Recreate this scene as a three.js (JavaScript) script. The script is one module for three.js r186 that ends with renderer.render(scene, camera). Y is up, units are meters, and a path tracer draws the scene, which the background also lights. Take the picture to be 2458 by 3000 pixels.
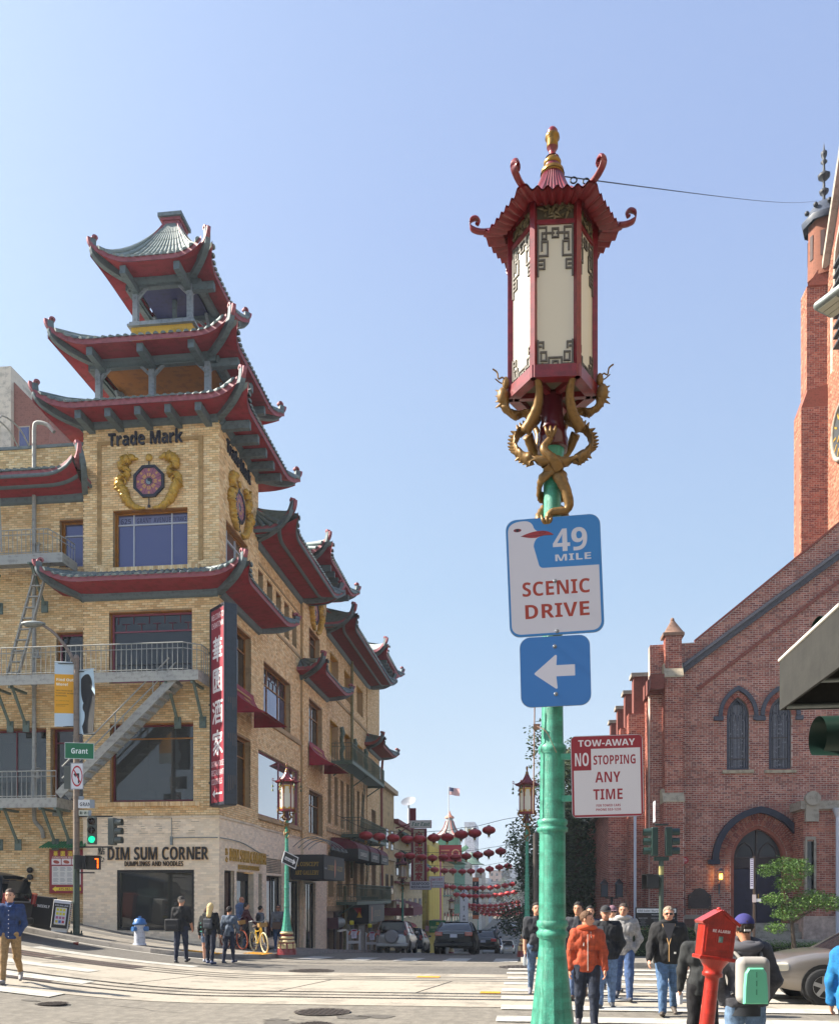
import * as THREE from 'three';
import { mergeGeometries } from 'three/addons/utils/BufferGeometryUtils.js';
import { RoundedBoxGeometry } from 'three/addons/geometries/RoundedBoxGeometry.js';
import { TextGeometry } from 'three/addons/geometries/TextGeometry.js';
import { FontLoader } from 'three/addons/loaders/FontLoader.js';
import { createNoise3D, createNoise2D } from 'simplex-noise';

// ---------- camera, sky, sun, exposure ----------
const scene = new THREE.Scene();
const camera = new THREE.PerspectiveCamera(90, 2458 / 5246, 0.1, 3000);
camera.position.set(0, 1.95, 0);
camera.rotation.y = 0.11764;
camera.setViewOffset(2458, 5246, 0, 0, 2458, 3000);   // level camera with a rising-front lens
const renderer = new THREE.WebGLRenderer({ antialias: true });
renderer.setSize(838, 1024);
renderer.toneMapping = THREE.LinearToneMapping;
renderer.toneMappingExposure = 2.85;
renderer.shadowMap.enabled = true;

const lerp = (a, b, t) => a + (b - a) * t, clamp = (x, a, b) => Math.max(a, Math.min(b, x));
const SUN_ALT = 40 * Math.PI / 180, SUN_OFF = 14 * Math.PI / 180;
const sunDir = new THREE.Vector3(-Math.cos(SUN_OFF) * Math.cos(SUN_ALT), Math.sin(SUN_ALT), -Math.sin(SUN_OFF) * Math.cos(SUN_ALT));
{
const w = 512, h = 256, data = new Float32Array(w * h * 4), d = new THREE.Vector3();
const stops = [[0, 0.255, 0.295, 0.33], [0.10, 0.212, 0.264, 0.323], [0.31, 0.155, 0.216, 0.305], [0.6, 0.123, 0.168, 0.282], [1, 0.096, 0.135, 0.246]];
for (let j = 0; j < h; j++) for (let i = 0; i < w; i++) {
const up = ((j + 0.5) / h - 0.5) * Math.PI, az = ((i + 0.5) / w - 0.5) * 2 * Math.PI;
d.set(Math.cos(az) * Math.cos(up), Math.sin(up), Math.sin(az) * Math.cos(up));
const y = Math.max(0, d.y); let k = 0; while (k < stops.length - 2 && y > stops[k + 1][0]) k++;
const a = stops[k], b = stops[k + 1], t = Math.min(1, (y - a[0]) / (b[0] - a[0]));
const chi = Math.acos(clamp(d.dot(sunDir), -1, 1)), f = 1 + 7 * Math.exp(-4.2 * chi) + 0.3 * Math.cos(chi) ** 2, o = (j * w + i) * 4;   // clear-sky brightening round the sun
for (let n = 0; n < 3; n++) { const base = a[n + 1] + (b[n + 1] - a[n + 1]) * t; data[o + n] = base * Math.pow(f, [0.98, 0.86, 0.56][n]); }
data[o + 3] = 1;
}
const sky = new THREE.DataTexture(data, w, h, THREE.RGBAFormat, THREE.FloatType);
sky.mapping = THREE.EquirectangularReflectionMapping; sky.magFilter = THREE.LinearFilter; sky.needsUpdate = true;
scene.background = sky; scene.environment = sky;
}
const sun = new THREE.DirectionalLight(new THREE.Color(1, 0.925, 0.81), 5);
sun.position.copy(sunDir).multiplyScalar(120); sun.target.position.set(0, 0, -25);
sun.castShadow = true; sun.shadow.radius = 1.2; sun.shadow.mapSize.set(4096, 4096);
Object.assign(sun.shadow.camera, { left: -70, right: 70, top: 70, bottom: -70, near: 1, far: 300 });
scene.add(sun, sun.target);

// ---------- helpers ----------
let seed = 7;
const rnd = () => { seed = (seed + 0x6d2b79f5) | 0; let t = Math.imul(seed ^ (seed >>> 15), 1 | seed); t = (t + Math.imul(t ^ (t >>> 7), 61 | t)) ^ t; return ((t ^ (t >>> 14)) >>> 0) / 4294967296; };
const rr = (a, b) => a + (b - a) * rnd();
const V = (x, y, z) => new THREE.Vector3(x, y, z);
const sst = (a, b, x) => { const t = clamp((x - a) / (b - a), 0, 1); return t * t * (3 - 2 * t); };
const noise3 = createNoise3D(rnd), noise2 = createNoise2D(rnd);
const DEG = Math.PI / 180;
const fontB = await new FontLoader().loadAsync('fonts/droid/droid_sans_bold.typeface.json');
const fontS = await new FontLoader().loadAsync('fonts/droid/droid_serif_bold.typeface.json');

function boxUV(g) {
if (g.index) g = g.toNonIndexed();
if (!g.attributes.normal) g.computeVertexNormals();
const p = g.attributes.position, n = g.attributes.normal, uv = new Float32Array(p.count * 2);
for (let i = 0; i < p.count; i++) {
const ax = Math.abs(n.getX(i)), ay = Math.abs(n.getY(i)), az = Math.abs(n.getZ(i));
const [a, b] = ay >= ax && ay >= az ? [p.getX(i), p.getZ(i)] : ax >= az ? [p.getZ(i), p.getY(i)] : [p.getX(i), p.getY(i)];
uv[2 * i] = a; uv[2 * i + 1] = b;
}
g.setAttribute('uv', new THREE.BufferAttribute(uv, 2));
for (const k of Object.keys(g.attributes)) if (!['position', 'normal', 'uv', 'color'].includes(k)) g.deleteAttribute(k);
return g;
}
const flat = (a) => (Array.isArray(a) ? a.flat(Infinity) : [a]);
function join(list) {
const l = flat(list).map((g) => { g = g.index ? g.toNonIndexed() : g; if (!g.attributes.normal) g.computeVertexNormals(); for (const k of Object.keys(g.attributes)) if (!['position', 'normal', 'uv'].includes(k)) g.deleteAttribute(k); if (!g.attributes.uv) g.setAttribute('uv', new THREE.BufferAttribute(new Float32Array(g.attributes.position.count * 2), 2)); return g; });
return l.length === 1 ? l[0] : mergeGeometries(l, false);
}
const used = new Map();
function numbered(name) { const n = used.get(name) ?? 0; used.set(name, n + 1); return n ? name + '_' + String(n).padStart(3, '0') : name; }
function obj(name, geos, m, parent, keepUV) {
let g = join(geos); if (!keepUV) g = boxUV(g);
const o = new THREE.Mesh(g, m); o.name = name; o.castShadow = o.receiveShadow = true;
if (parent) parent.add(o);
return o;
}
function tag(o, label, category, group, kind) { o.userData.label = label; o.userData.category = category; if (group) o.userData.group = group; if (kind) o.userData.kind = kind; return o; }
function thing(name, label, category, [x, y, z] = [0, 0, 0], turn = 0, group) {
const o = new THREE.Group(); o.name = numbered(name); scene.add(o); o.position.set(x, y, z); o.rotation.y = turn;
return tag(o, label, category, group);
}
function single(name, label, category, geos, m, pos = [0, 0, 0], turn = 0, group) {
const o = obj(numbered(name), geos, m, scene); o.position.set(...pos); o.rotation.y = turn; return tag(o, label, category, group);
}
function struct(name, geos, m, label, keepUV) { const o = obj(numbered(name), geos, m, scene, keepUV); o.userData.kind = 'structure'; if (label) o.userData.label = label; return o; }
function dup(root, [x, y, z], turn, label, group) {
const r = root.clone(); r.userData = { ...root.userData }; r.name = numbered(root.name.replace(/_\d{3}$/, '')); scene.add(r); r.position.set(x, y, z); r.rotation.y = turn;
if (label) r.userData.label = label; if (group) r.userData.group = group; return r;
}
const bx = (w, h, d, x = 0, y = 0, z = 0, ry = 0, rx = 0, rz = 0) => { const g = new THREE.BoxGeometry(w, h, d); if (rx) g.rotateX(rx); if (rz) g.rotateZ(rz); if (ry) g.rotateY(ry); return g.translate(x, y, z); };
const b2 = (x0, x1, y0, y1, z0, z1) => bx(Math.abs(x1 - x0), Math.abs(y1 - y0), Math.abs(z1 - z0), (x0 + x1) / 2, (y0 + y1) / 2, (z0 + z1) / 2);
const rbx = (w, h, d, r, x = 0, y = 0, z = 0, ry = 0) => { const g = new RoundedBoxGeometry(w, h, d, 2, Math.min(r, w / 2.01, h / 2.01, d / 2.01)); if (ry) g.rotateY(ry); return g.translate(x, y, z); };
const cyl = (r0, r1, h, x = 0, y = 0, z = 0, n = 16) => new THREE.CylinderGeometry(r1, r0, h, n).translate(x, y + h / 2, z);
const sph = (r, x = 0, y = 0, z = 0, sx = 1, sy = 1, sz = 1, n = 14) => new THREE.SphereGeometry(r, n, Math.ceil(n * 0.7)).scale(sx, sy, sz).translate(x, y, z);
const lathe = (pts, n = 20) => new THREE.LatheGeometry(pts.map(([r, y]) => new THREE.Vector2(r, y)), n);
function bar(a, b, r, n = 6, r2 = r) {
a = V(...a); b = V(...b); const d = b.clone().sub(a), g = new THREE.CylinderGeometry(r2, r, d.length(), n);
g.applyQuaternion(new THREE.Quaternion().setFromUnitVectors(V(0, 1, 0), d.clone().normalize())); return g.translate((a.x + b.x) / 2, (a.y + b.y) / 2, (a.z + b.z) / 2);
}
function beam(a, b, w, h) {   // box from a to b, w wide (level), h high
a = V(...a); b = V(...b); const d = b.clone().sub(a), g = new THREE.BoxGeometry(w, h, d.length());
const m = new THREE.Matrix4().lookAt(a, b, V(0, 1, 0)); g.applyMatrix4(m); return g.translate((a.x + b.x) / 2, (a.y + b.y) / 2, (a.z + b.z) / 2);
}
const tube = (pts, r, seg = 24, n = 7) => new THREE.TubeGeometry(new THREE.CatmullRomCurve3(pts.map((p) => V(...p))), seg, r, n);
function vtube(pts, radii, seg = 40, n = 9, bump = 0, closed = true) {  // tube whose radius changes along it
const c = new THREE.CatmullRomCurve3(pts.map((p) => V(...p))), fr = c.computeFrenetFrames(seg), pos = [], idx = [];
for (let i = 0; i <= seg; i++) {
const t = i / seg, k = t * (radii.length - 1), a = Math.floor(Math.min(k, radii.length - 1.001)), r = lerp(radii[a], radii[Math.min(a + 1, radii.length - 1)], k - a), p = c.getPoint(t);
for (let j = 0; j < n; j++) {
const q = j / n * Math.PI * 2, dir = fr.normals[i].clone().multiplyScalar(Math.cos(q)).addScaledVector(fr.binormals[i], Math.sin(q));
const rr_ = r * (1 + bump * noise3(i * 0.9, j * 1.3, pts[0][0] * 9));
pos.push(p.x + dir.x * rr_, p.y + dir.y * rr_, p.z + dir.z * rr_);
if (i < seg) { const A = i * n + j, B = i * n + (j + 1) % n; idx.push(A, A + n, B, B, A + n, B + n); }
}
}
if (closed) for (const [e, f] of [[0, 1], [seg, -1]]) { const p = c.getPoint(e / seg); pos.push(p.x, p.y, p.z); const ci = pos.length / 3 - 1; for (let j = 0; j < n; j++) { const A = e * n + j, B = e * n + (j + 1) % n; f > 0 ? idx.push(ci, A, B) : idx.push(ci, B, A); } }
const g = new THREE.BufferGeometry(); g.setAttribute('position', new THREE.Float32BufferAttribute(pos, 3)); g.setIndex(idx); g.computeVertexNormals(); return g;
}
function grid(nu, nv, f) {   // surface from f(u, v) -> [x, y, z], smooth normals
const pos = [], idx = [], uv = [];
for (let i = 0; i <= nu; i++) for (let j = 0; j <= nv; j++) { pos.push(...f(i / nu, j / nv)); uv.push(i / nu, j / nv); }
for (let i = 0; i < nu; i++) for (let j = 0; j < nv; j++) { const a = i * (nv + 1) + j, b = a + nv + 1; idx.push(a, b, a + 1, a + 1, b, b + 1); }
const g = new THREE.BufferGeometry(); g.setAttribute('position', new THREE.Float32BufferAttribute(pos, 3)); g.setAttribute('uv', new THREE.Float32BufferAttribute(uv, 2)); g.setIndex(idx); g.computeVertexNormals(); return g;
}
const shapeOf = (pts, holes = []) => { const s = new THREE.Shape(pts.map(([x, y]) => new THREE.Vector2(x, y))); for (const h of holes) s.holes.push(new THREE.Path(h.map(([x, y]) => new THREE.Vector2(x, y)))); return s; };
const extrude = (pts, depth, holes = [], bevel = 0) => new THREE.ExtrudeGeometry(shapeOf(pts, holes), { depth, bevelEnabled: bevel > 0, bevelSize: bevel, bevelThickness: bevel, bevelSegments: 1, curveSegments: 8 });
const rect = (x0, y0, x1, y1) => [[x0, y0], [x1, y0], [x1, y1], [x0, y1]];
function rrect(w, h, r, n = 6) { const p = []; for (const [cx, cy, a] of [[w / 2 - r, h / 2 - r, 0], [-w / 2 + r, h / 2 - r, 90], [-w / 2 + r, -h / 2 + r, 180], [w / 2 - r, -h / 2 + r, 270]]) for (let i = 0; i <= n; i++) { const t = (a + 90 * i / n) * DEG; p.push([cx + r * Math.cos(t), cy + r * Math.sin(t)]); } return p; }
function sweepUp(pts, w, h, up) {   // box section along points; h measured along the in-plane normal, w sideways
const pos = [], idx = [], n = pts.length, side = V(...up);
pts = pts.map((p) => V(...p));
for (let i = 0; i < n; i++) {
const t = pts[Math.min(n - 1, i + 1)].clone().sub(pts[Math.max(0, i - 1)]).normalize(), nn = side.clone().cross(t).normalize(), ww = Array.isArray(w) ? w[i] : w, hh = Array.isArray(h) ? h[i] : h;
for (const [a, b] of [[-1, 0], [1, 0], [1, 1], [-1, 1]]) { const q = pts[i].clone().addScaledVector(side, a * ww / 2).addScaledVector(nn, b * hh); pos.push(q.x, q.y, q.z); }
}
for (let i = 0; i < n - 1; i++) for (let j = 0; j < 4; j++) { const a = i * 4 + j, b = i * 4 + (j + 1) % 4; idx.push(a, b, a + 4, b, b + 4, a + 4); }
idx.push(0, 2, 1, 0, 3, 2); const e = (n - 1) * 4; idx.push(e, e + 1, e + 2, e, e + 2, e + 3);
let g = new THREE.BufferGeometry(); g.setAttribute('position', new THREE.Float32BufferAttribute(pos, 3)); g.setIndex(idx); g = g.toNonIndexed(); g.computeVertexNormals(); return g;
}

// ---------- materials ----------
function noiseTex(n, f) {
const d = new Uint8Array(n * n * 4);
for (let j = 0; j < n; j++) for (let i = 0; i < n; i++) { const v = f(i / n, j / n), o = (j * n + i) * 4; for (let k = 0; k < 3; k++) d[o + k] = clamp(255 * (Array.isArray(v) ? v[k] : v), 0, 255); d[o + 3] = 255; }
const t = new THREE.DataTexture(d, n, n); t.wrapS = t.wrapT = THREE.RepeatWrapping; t.magFilter = THREE.LinearFilter; t.needsUpdate = true; return t;
}
const TAU = Math.PI * 2;
const n4 = createNoise3D(rnd);
function tile(u, v, f, s = 0) { const a = u * TAU, b = v * TAU, r = f / TAU; return 0.5 * (n4(Math.cos(a) * r + s, Math.sin(a) * r, Math.cos(b) * r * 0.7 + s) + n4(Math.cos(b) * r + s * 2, Math.sin(b) * r, Math.sin(a) * r * 0.7 - s)); }
const texGrain = noiseTex(512, (u, v) => 0.80 + 0.10 * tile(u, v, 9, 1) + 0.07 * tile(u, v, 40, 4) + 0.22 * (rnd() - 0.5) * rnd());
const texBlotch = noiseTex(512, (u, v) => 0.86 + 0.13 * tile(u, v, 5, 11) + 0.09 * tile(u, v, 22, 3) + 0.05 * tile(u, v, 80, 8));
const texDirt = noiseTex(512, (u, v) => { const a = tile(u, v, 6, 21) + 0.5 * tile(u, v, 25, 6); return 0.93 - 0.13 * sst(-0.1, 0.7, a) + 0.05 * tile(u, v, 90, 4) - 0.12 * sst(0.45, 0.9, tile(u, v, 60, 2) + 0.4 * a); });
const texStreak = noiseTex(512, (u, v) => 0.86 + 0.10 * tile(u * 1, 0.37 * Math.sin(v * TAU), 30, 2) + 0.06 * tile(u, v, 18, 5));
const texFine = noiseTex(256, () => 0.5 + 0.5 * (rnd() - 0.5));
for (const t of [texGrain, texBlotch, texDirt, texStreak]) t.colorSpace = THREE.SRGBColorSpace;
const texCache = new Map();
function rep(t, s) { const k = t.uuid + s; if (!texCache.has(k)) { const c = t.clone(); c.repeat.set(1 / s, 1 / s); texCache.set(k, c); } return texCache.get(k); }
function mat(color, { rough = 0.7, metal = 0, map, scale = 2, bump = 0, bscale = 0.15, ...rest } = {}) {
const m = new THREE.MeshPhysicalMaterial({ color: new THREE.Color(color), roughness: rough, metalness: metal, ...rest });
if (map) m.map = rep(map, scale);
if (bump) { m.bumpMap = rep(texFine, bscale); m.bumpScale = bump; }
return m;
}
const M = {
tanMortar: mat('#c0a47c', { rough: 0.95, map: texDirt, scale: 3 }), cream: mat('#f4dfc0', { rough: 0.8, map: texDirt, scale: 4, bump: 0.0015, bscale: 0.4 }),
redMortar: mat('#d2b9ab', { rough: 0.95, map: texBlotch, scale: 3 }), orangeFrame: mat('#b5740f', { rough: 0.5, map: texBlotch, scale: 1 }), redFrame: mat('#7d2333', { rough: 0.5, map: texBlotch, scale: 1 }),
pinkFrame: mat('#8f4456', { rough: 0.55 }), whiteFrame: mat('#b9bcc4', { rough: 0.5 }), tileGrey: mat('#6f7f80', { rough: 0.6, map: texDirt, scale: 0.8 }), tileLight: mat('#8d9792', { rough: 0.6, map: texDirt, scale: 0.7 }),
soffit: mat('#a02c38', { rough: 0.75, map: texDirt, scale: 1.6 }), fascia: mat('#a35a62', { rough: 0.6, map: texDirt, scale: 0.9 }), beam: mat('#66757a', { rough: 0.65, map: texDirt, scale: 1.1 }), post: mat('#90989f', { rough: 0.7, map: texDirt, scale: 0.8 }),
yellow: mat('#e0ae3c', { rough: 0.7, map: texDirt, scale: 1.5 }), orangeSoffit: mat('#b06a18', { rough: 0.7, map: texDirt, scale: 1.5 }), blueSoffit: mat('#333a6b', { rough: 0.7, map: texDirt, scale: 1 }),
navy: mat('#14182b', { rough: 0.45 }), gold: mat('#9c7836', { rough: 0.38, metal: 0.6, map: texDirt, scale: 0.4 }), goldPaint: mat('#e2b244', { rough: 0.4, metal: 0.25, map: texBlotch, scale: 0.5 }), black: mat('#111214', { rough: 0.5 }), rubber: mat('#16171a', { rough: 0.85, bump: 0.0005, bscale: 0.05 }),
steel: mat('#8a8f94', { rough: 0.4, metal: 0.8 }), galv: mat('#9ba3a1', { rough: 0.55, metal: 0.35, map: texBlotch, scale: 0.6 }), escape: mat('#adada6', { rough: 0.6, map: texDirt, scale: 0.9 }), escapeDark: mat('#66786f', { rough: 0.6, map: texDirt, scale: 0.9 }), escapeGreen: mat('#5f7361', { rough: 0.6, map: texDirt, scale: 0.7 }),
glassBlue: mat('#55587c', { rough: 0.06, metal: 0.4, ior: 1.7 }), glassDark: mat('#20242a', { rough: 0.04, ior: 1.6, specularIntensity: 1 }), glassSky: mat('#c8c8c8', { rough: 0.03, metal: 0.9 }), glassSee: mat('#9aa0a0', { rough: 0.03, transmission: 0.88, thickness: 0, ior: 1.65 }), glassBrown: mat('#2c2320', { rough: 0.06, ior: 1.65 }),
pane: new THREE.MeshPhysicalMaterial({ color: 0xffffff, roughness: 0.02, transmission: 1, thickness: 0, ior: 1.5 }),
asphalt: mat('#8d867a', { rough: 0.92, map: texGrain, scale: 1.7, bump: 0.004, bscale: 0.5 }), concrete: mat('#a69d8e', { rough: 0.9, map: texDirt, scale: 5, bump: 0.002, bscale: 0.4 }), walk: mat('#8a8378', { rough: 0.92, map: texDirt, scale: 4, bump: 0.002, bscale: 0.4 }), curb: mat('#8d877f', { rough: 0.9, map: texDirt, scale: 2 }),
paintWhite: mat('#bcb8ae', { rough: 0.75, map: texDirt, scale: 1.3 }), paintYellow: mat('#d79a1c', { rough: 0.75, map: texDirt, scale: 0.8 }), iron: mat('#4a413b', { rough: 0.7, metal: 0.3, map: texBlotch, scale: 0.4, bump: 0.003, bscale: 0.3 }), rail: mat('#6d6a68', { rough: 0.35, metal: 0.8 }), slot: mat('#1c1a19', { rough: 0.9 }),
lampRed: mat('#86222b', { rough: 0.36, map: texBlotch, scale: 0.25, clearcoat: 0.3, clearcoatRoughness: 0.3 }), lampDarkRed: mat('#4a0d18', { rough: 0.3, clearcoat: 0.4 }), teal: mat('#43a68a', { rough: 0.42, map: texBlotch, scale: 0.3, clearcoat: 0.35, clearcoatRoughness: 0.25, bump: 0.004, bscale: 0.3 }), lampPanel: mat('#e8e2cf', { rough: 0.5, transmission: 0.3, thickness: 0 }), fret: mat('#5f5a52', { rough: 0.55, metal: 0.2 }), bronze: mat('#8a6a3c', { rough: 0.45, metal: 0.45, map: texDirt, scale: 0.15 }), leafPanel: mat('#7d7258', { rough: 0.5, metal: 0.35 }),
signBlue: mat('#2f74b5', { rough: 0.45 }), signBack: mat('#8e9499', { rough: 0.45, metal: 0.6 }), poleGreen: mat('#3a4a40', { rough: 0.5, map: texDirt, scale: 0.7 }), poleBrown: mat('#8a7a6c', { rough: 0.55, map: texDirt, scale: 0.8 }), sigGreen: mat('#1e352e', { rough: 0.35 }), sigGrey: mat('#565b55', { rough: 0.5 }),
};
// ---------- writing ----------
let canvasCount = 0;
function canvasMat(w, h, draw, opt = {}) {
const c = document.createElement('canvas'); c.width = w; c.height = h; const x = c.getContext('2d'); draw(x, w, h);
const t = new THREE.CanvasTexture(c); t.colorSpace = THREE.SRGBColorSpace; t.anisotropy = 8; canvasCount++;
return new THREE.MeshPhysicalMaterial({ map: t, roughness: 0.55, ...opt });
}
function fit(x, text, cx, cy, maxW, size, font = 'bold SZpx sans-serif', squeeze) {   // text fitted to maxW by squeezing
x.font = font.replace('SZ', size); x.textAlign = 'center'; x.textBaseline = 'middle'; const w = x.measureText(text).width, k = squeeze ? maxW / w : Math.min(1, maxW / w);
x.save(); x.translate(cx, cy); x.scale(k, 1); x.fillText(text, 0, 0); x.restore();
}
const plane = (w, h, x = 0, y = 0, z = 0, ry = 0) => { const g = new THREE.PlaneGeometry(w, h); if (ry) g.rotateY(ry); return g.translate(x, y, z); };
const HAN = {
hua: [[1, 8.6, 9, 8.6], [3.3, 9.8, 3.3, 7.6], [6.7, 9.8, 6.7, 7.6], [1.8, 6.8, 8.2, 6.8], [0.7, 5, 9.3, 5], [3, 6.8, 3, 3.6], [7, 6.8, 7, 3.6], [1.8, 3.4, 8.2, 3.4], [0.8, 1.8, 9.2, 1.8], [5, 7.6, 5, 0]],
yuan: [[1, 9.4, 1, 0.4], [9, 9.4, 9, 0.4], [1, 9.4, 9, 9.4], [1, 0.6, 9, 0.6], [2.8, 8, 7.2, 8], [5, 9, 5, 6.6], [2.2, 6.6, 7.8, 6.6], [3.4, 5.6, 6.6, 5.6], [3.4, 5.6, 3.4, 4.2], [6.6, 5.6, 6.6, 4.2], [3.4, 4.2, 6.6, 4.2], [4.6, 4.2, 2.4, 2], [4, 3, 4, 1.4], [5.2, 3.6, 7.6, 1.6]],
jiu: [[0.8, 8.8, 2, 7.9], [0.4, 6.2, 1.6, 5.3], [0.6, 0.6, 2.2, 3.6], [3, 9, 9.6, 9], [3.4, 6.8, 9.2, 6.8], [3.4, 6.8, 3.4, 0.3], [9.2, 6.8, 9.2, 0.3], [5.4, 9, 5.2, 4.6], [7.2, 9, 7.2, 4.8], [3.4, 3, 9.2, 3], [3.4, 0.7, 9.2, 0.7]],
jia: [[5, 10, 5, 8.8], [0.8, 8.6, 9.2, 8.6], [0.8, 8.6, 0.6, 7], [9.2, 8.6, 8.8, 7.2], [2, 7, 8, 7], [5.2, 7, 2, 4.8], [4.4, 5.8, 6, 3.4], [6, 3.4, 5.6, 0.2], [5.6, 0.2, 4.4, 0.6], [5.2, 4.6, 1, 2.4], [5.6, 3, 1.4, 0.4], [6, 4.4, 8.6, 5.8], [6, 3.8, 9.6, 0.8]],
dian: [[0.8, 9.4, 4.6, 9.4], [0.8, 9.4, 0.8, 6.4], [4.6, 9.4, 4.6, 6.4], [0.8, 6.4, 4.6, 6.4], [2.7, 9.4, 2.7, 3], [0.4, 4.8, 5, 4.8], [0.2, 3, 5.2, 3], [0.6, 1.6, 0.2, 0.2], [2, 1.6, 2.2, 0.4], [3.4, 1.6, 3.8, 0.4], [4.8, 1.8, 5.4, 0.4], [7.4, 9.8, 7.4, 5], [7.4, 7.6, 9.8, 7.6], [6.2, 5, 9.4, 5], [6.2, 5, 6.2, 0.6], [9.4, 5, 9.4, 0.6], [6.2, 0.8, 9.4, 0.8]],
xin: [[1.6, 5.6, 0.6, 2.4], [3.2, 7, 3.4, 2], [3.4, 2, 5, 1], [5, 1, 7.6, 1.2], [7.6, 1.2, 7.8, 2.8], [5, 8.4, 6, 6.6], [8.2, 6.6, 9.4, 4]],
hai: [[0.8, 8.8, 2, 7.9], [0.4, 6.2, 1.6, 5.3], [0.6, 0.6, 2.2, 3.6], [4.6, 9.8, 3.2, 7.4], [4, 8.4, 9.4, 8.4], [4.4, 6.6, 8.6, 6.6], [4.4, 6.6, 3.8, 1.6], [8.6, 6.6, 8.2, 0.4], [2.8, 4.2, 9.8, 4.2], [3.8, 1.6, 8.8, 1.6], [6.2, 6, 6.6, 5], [6, 3.6, 6.4, 2.4]],
xian: [[2.4, 9.8, 0.8, 7.4], [2, 9, 4, 9], [4, 9, 3, 7.4], [0.8, 7, 4.4, 7], [0.8, 7, 0.8, 3.6], [4.4, 7, 4.4, 3.6], [0.8, 5.3, 4.4, 5.3], [0.8, 3.6, 4.4, 3.6], [2.6, 7, 2.6, 3.6], [0.6, 2.4, 0.4, 0.8], [2.2, 2.4, 2.6, 1], [4, 2.4, 4.8, 0.8], [6, 9.6, 6.8, 8.2], [9, 9.6, 8.2, 8.2], [5.6, 7.6, 9.6, 7.6], [5.8, 5.4, 9.4, 5.4], [5.2, 3, 9.8, 3], [7.6, 7.6, 7.6, 0]],
};
function han(x, key, cx, cy, s, lw = 1.15, sy = s) {
x.lineCap = 'round'; x.lineWidth = lw * s / 10;
for (const [a, b, c, d] of HAN[key]) { x.beginPath(); x.moveTo(cx + (a - 5) * s / 10, cy - (b - 5) * sy / 10); x.quadraticCurveTo(cx + ((a + c) / 2 - 5.15) * s / 10, cy - ((b + d) / 2 - 4.85) * sy / 10, cx + (c - 5) * s / 10, cy - (d - 5) * sy / 10); x.stroke(); }
}
function text3(str, size, depth, font = fontB) { const g = new TextGeometry(str, { font, size, depth, curveSegments: 4, bevelEnabled: false }); g.computeBoundingBox(); const b = g.boundingBox; g.translate(-(b.min.x + b.max.x) / 2, -(b.min.y + b.max.y) / 2, 0); return g; }

// ---------- the lie of the land ----------
const GZ = [[40, 0], [-18, 0], [-26, 0.08], [-31, 0.25], [-38, 0.57], [-47, 1.1], [-60, 1.95], [-87, 3.95], [-103, 4.8], [-150, 6.1], [-184, 6.45], [-240, 6.7], [-300, 6.0], [-420, -4], [-700, -30]];
function gz(z) { for (let i = 0; i < GZ.length - 1; i++) if (z >= GZ[i + 1][0]) { const [a, b] = [GZ[i], GZ[i + 1]]; return lerp(a[1], b[1], clamp((z - a[0]) / (b[0] - a[0]), 0, 1)); } return GZ.at(-1)[1]; }
function hgt(x, z) {
const g = 0.25 * (gz(z - 2.5) + 2 * gz(z) + gz(z + 2.5)), t = Math.max(0, -5.7 - x), calif = 1 - sst(-32, -48, z);
const w = t < 9.5 ? 0.0105 * t * t : 0.0105 * 90.25 + 0.2 * (t - 9.5);
return -g + w * Math.max(calif, z > -48 ? 0 : 0) - 0.02 * Math.max(0, x - 5) * calif + 0.11 * sst(-6, -11, x) * sst(-25, -18, z);
}
const NCURB = -25.6, SCURB = -7.6, WCURB = -8.1, ECURB = -0.15, WALK = 0.14;
function sheet(x0, x1, z0, z1, dy, sx = 0.5, sz = 0.5) {
const nx = Math.max(1, Math.ceil((x1 - x0) / sx)), nz = Math.max(1, Math.ceil((z1 - z0) / sz));
return grid(nx, nz, (u, v) => { const x = lerp(x0, x1, u), z = lerp(z1, z0, v); return [x, hgt(x, z) + dy, z]; });
}
function quadSheet(a, b, c, d, dy, n = 6) { return grid(n, n, (u, v) => { const x = lerp(lerp(a[0], b[0], u), lerp(d[0], c[0], u), v), z = lerp(lerp(a[1], b[1], u), lerp(d[1], c[1], u), v); return [x, hgt(x, z) + dy, z]; }); }
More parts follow.
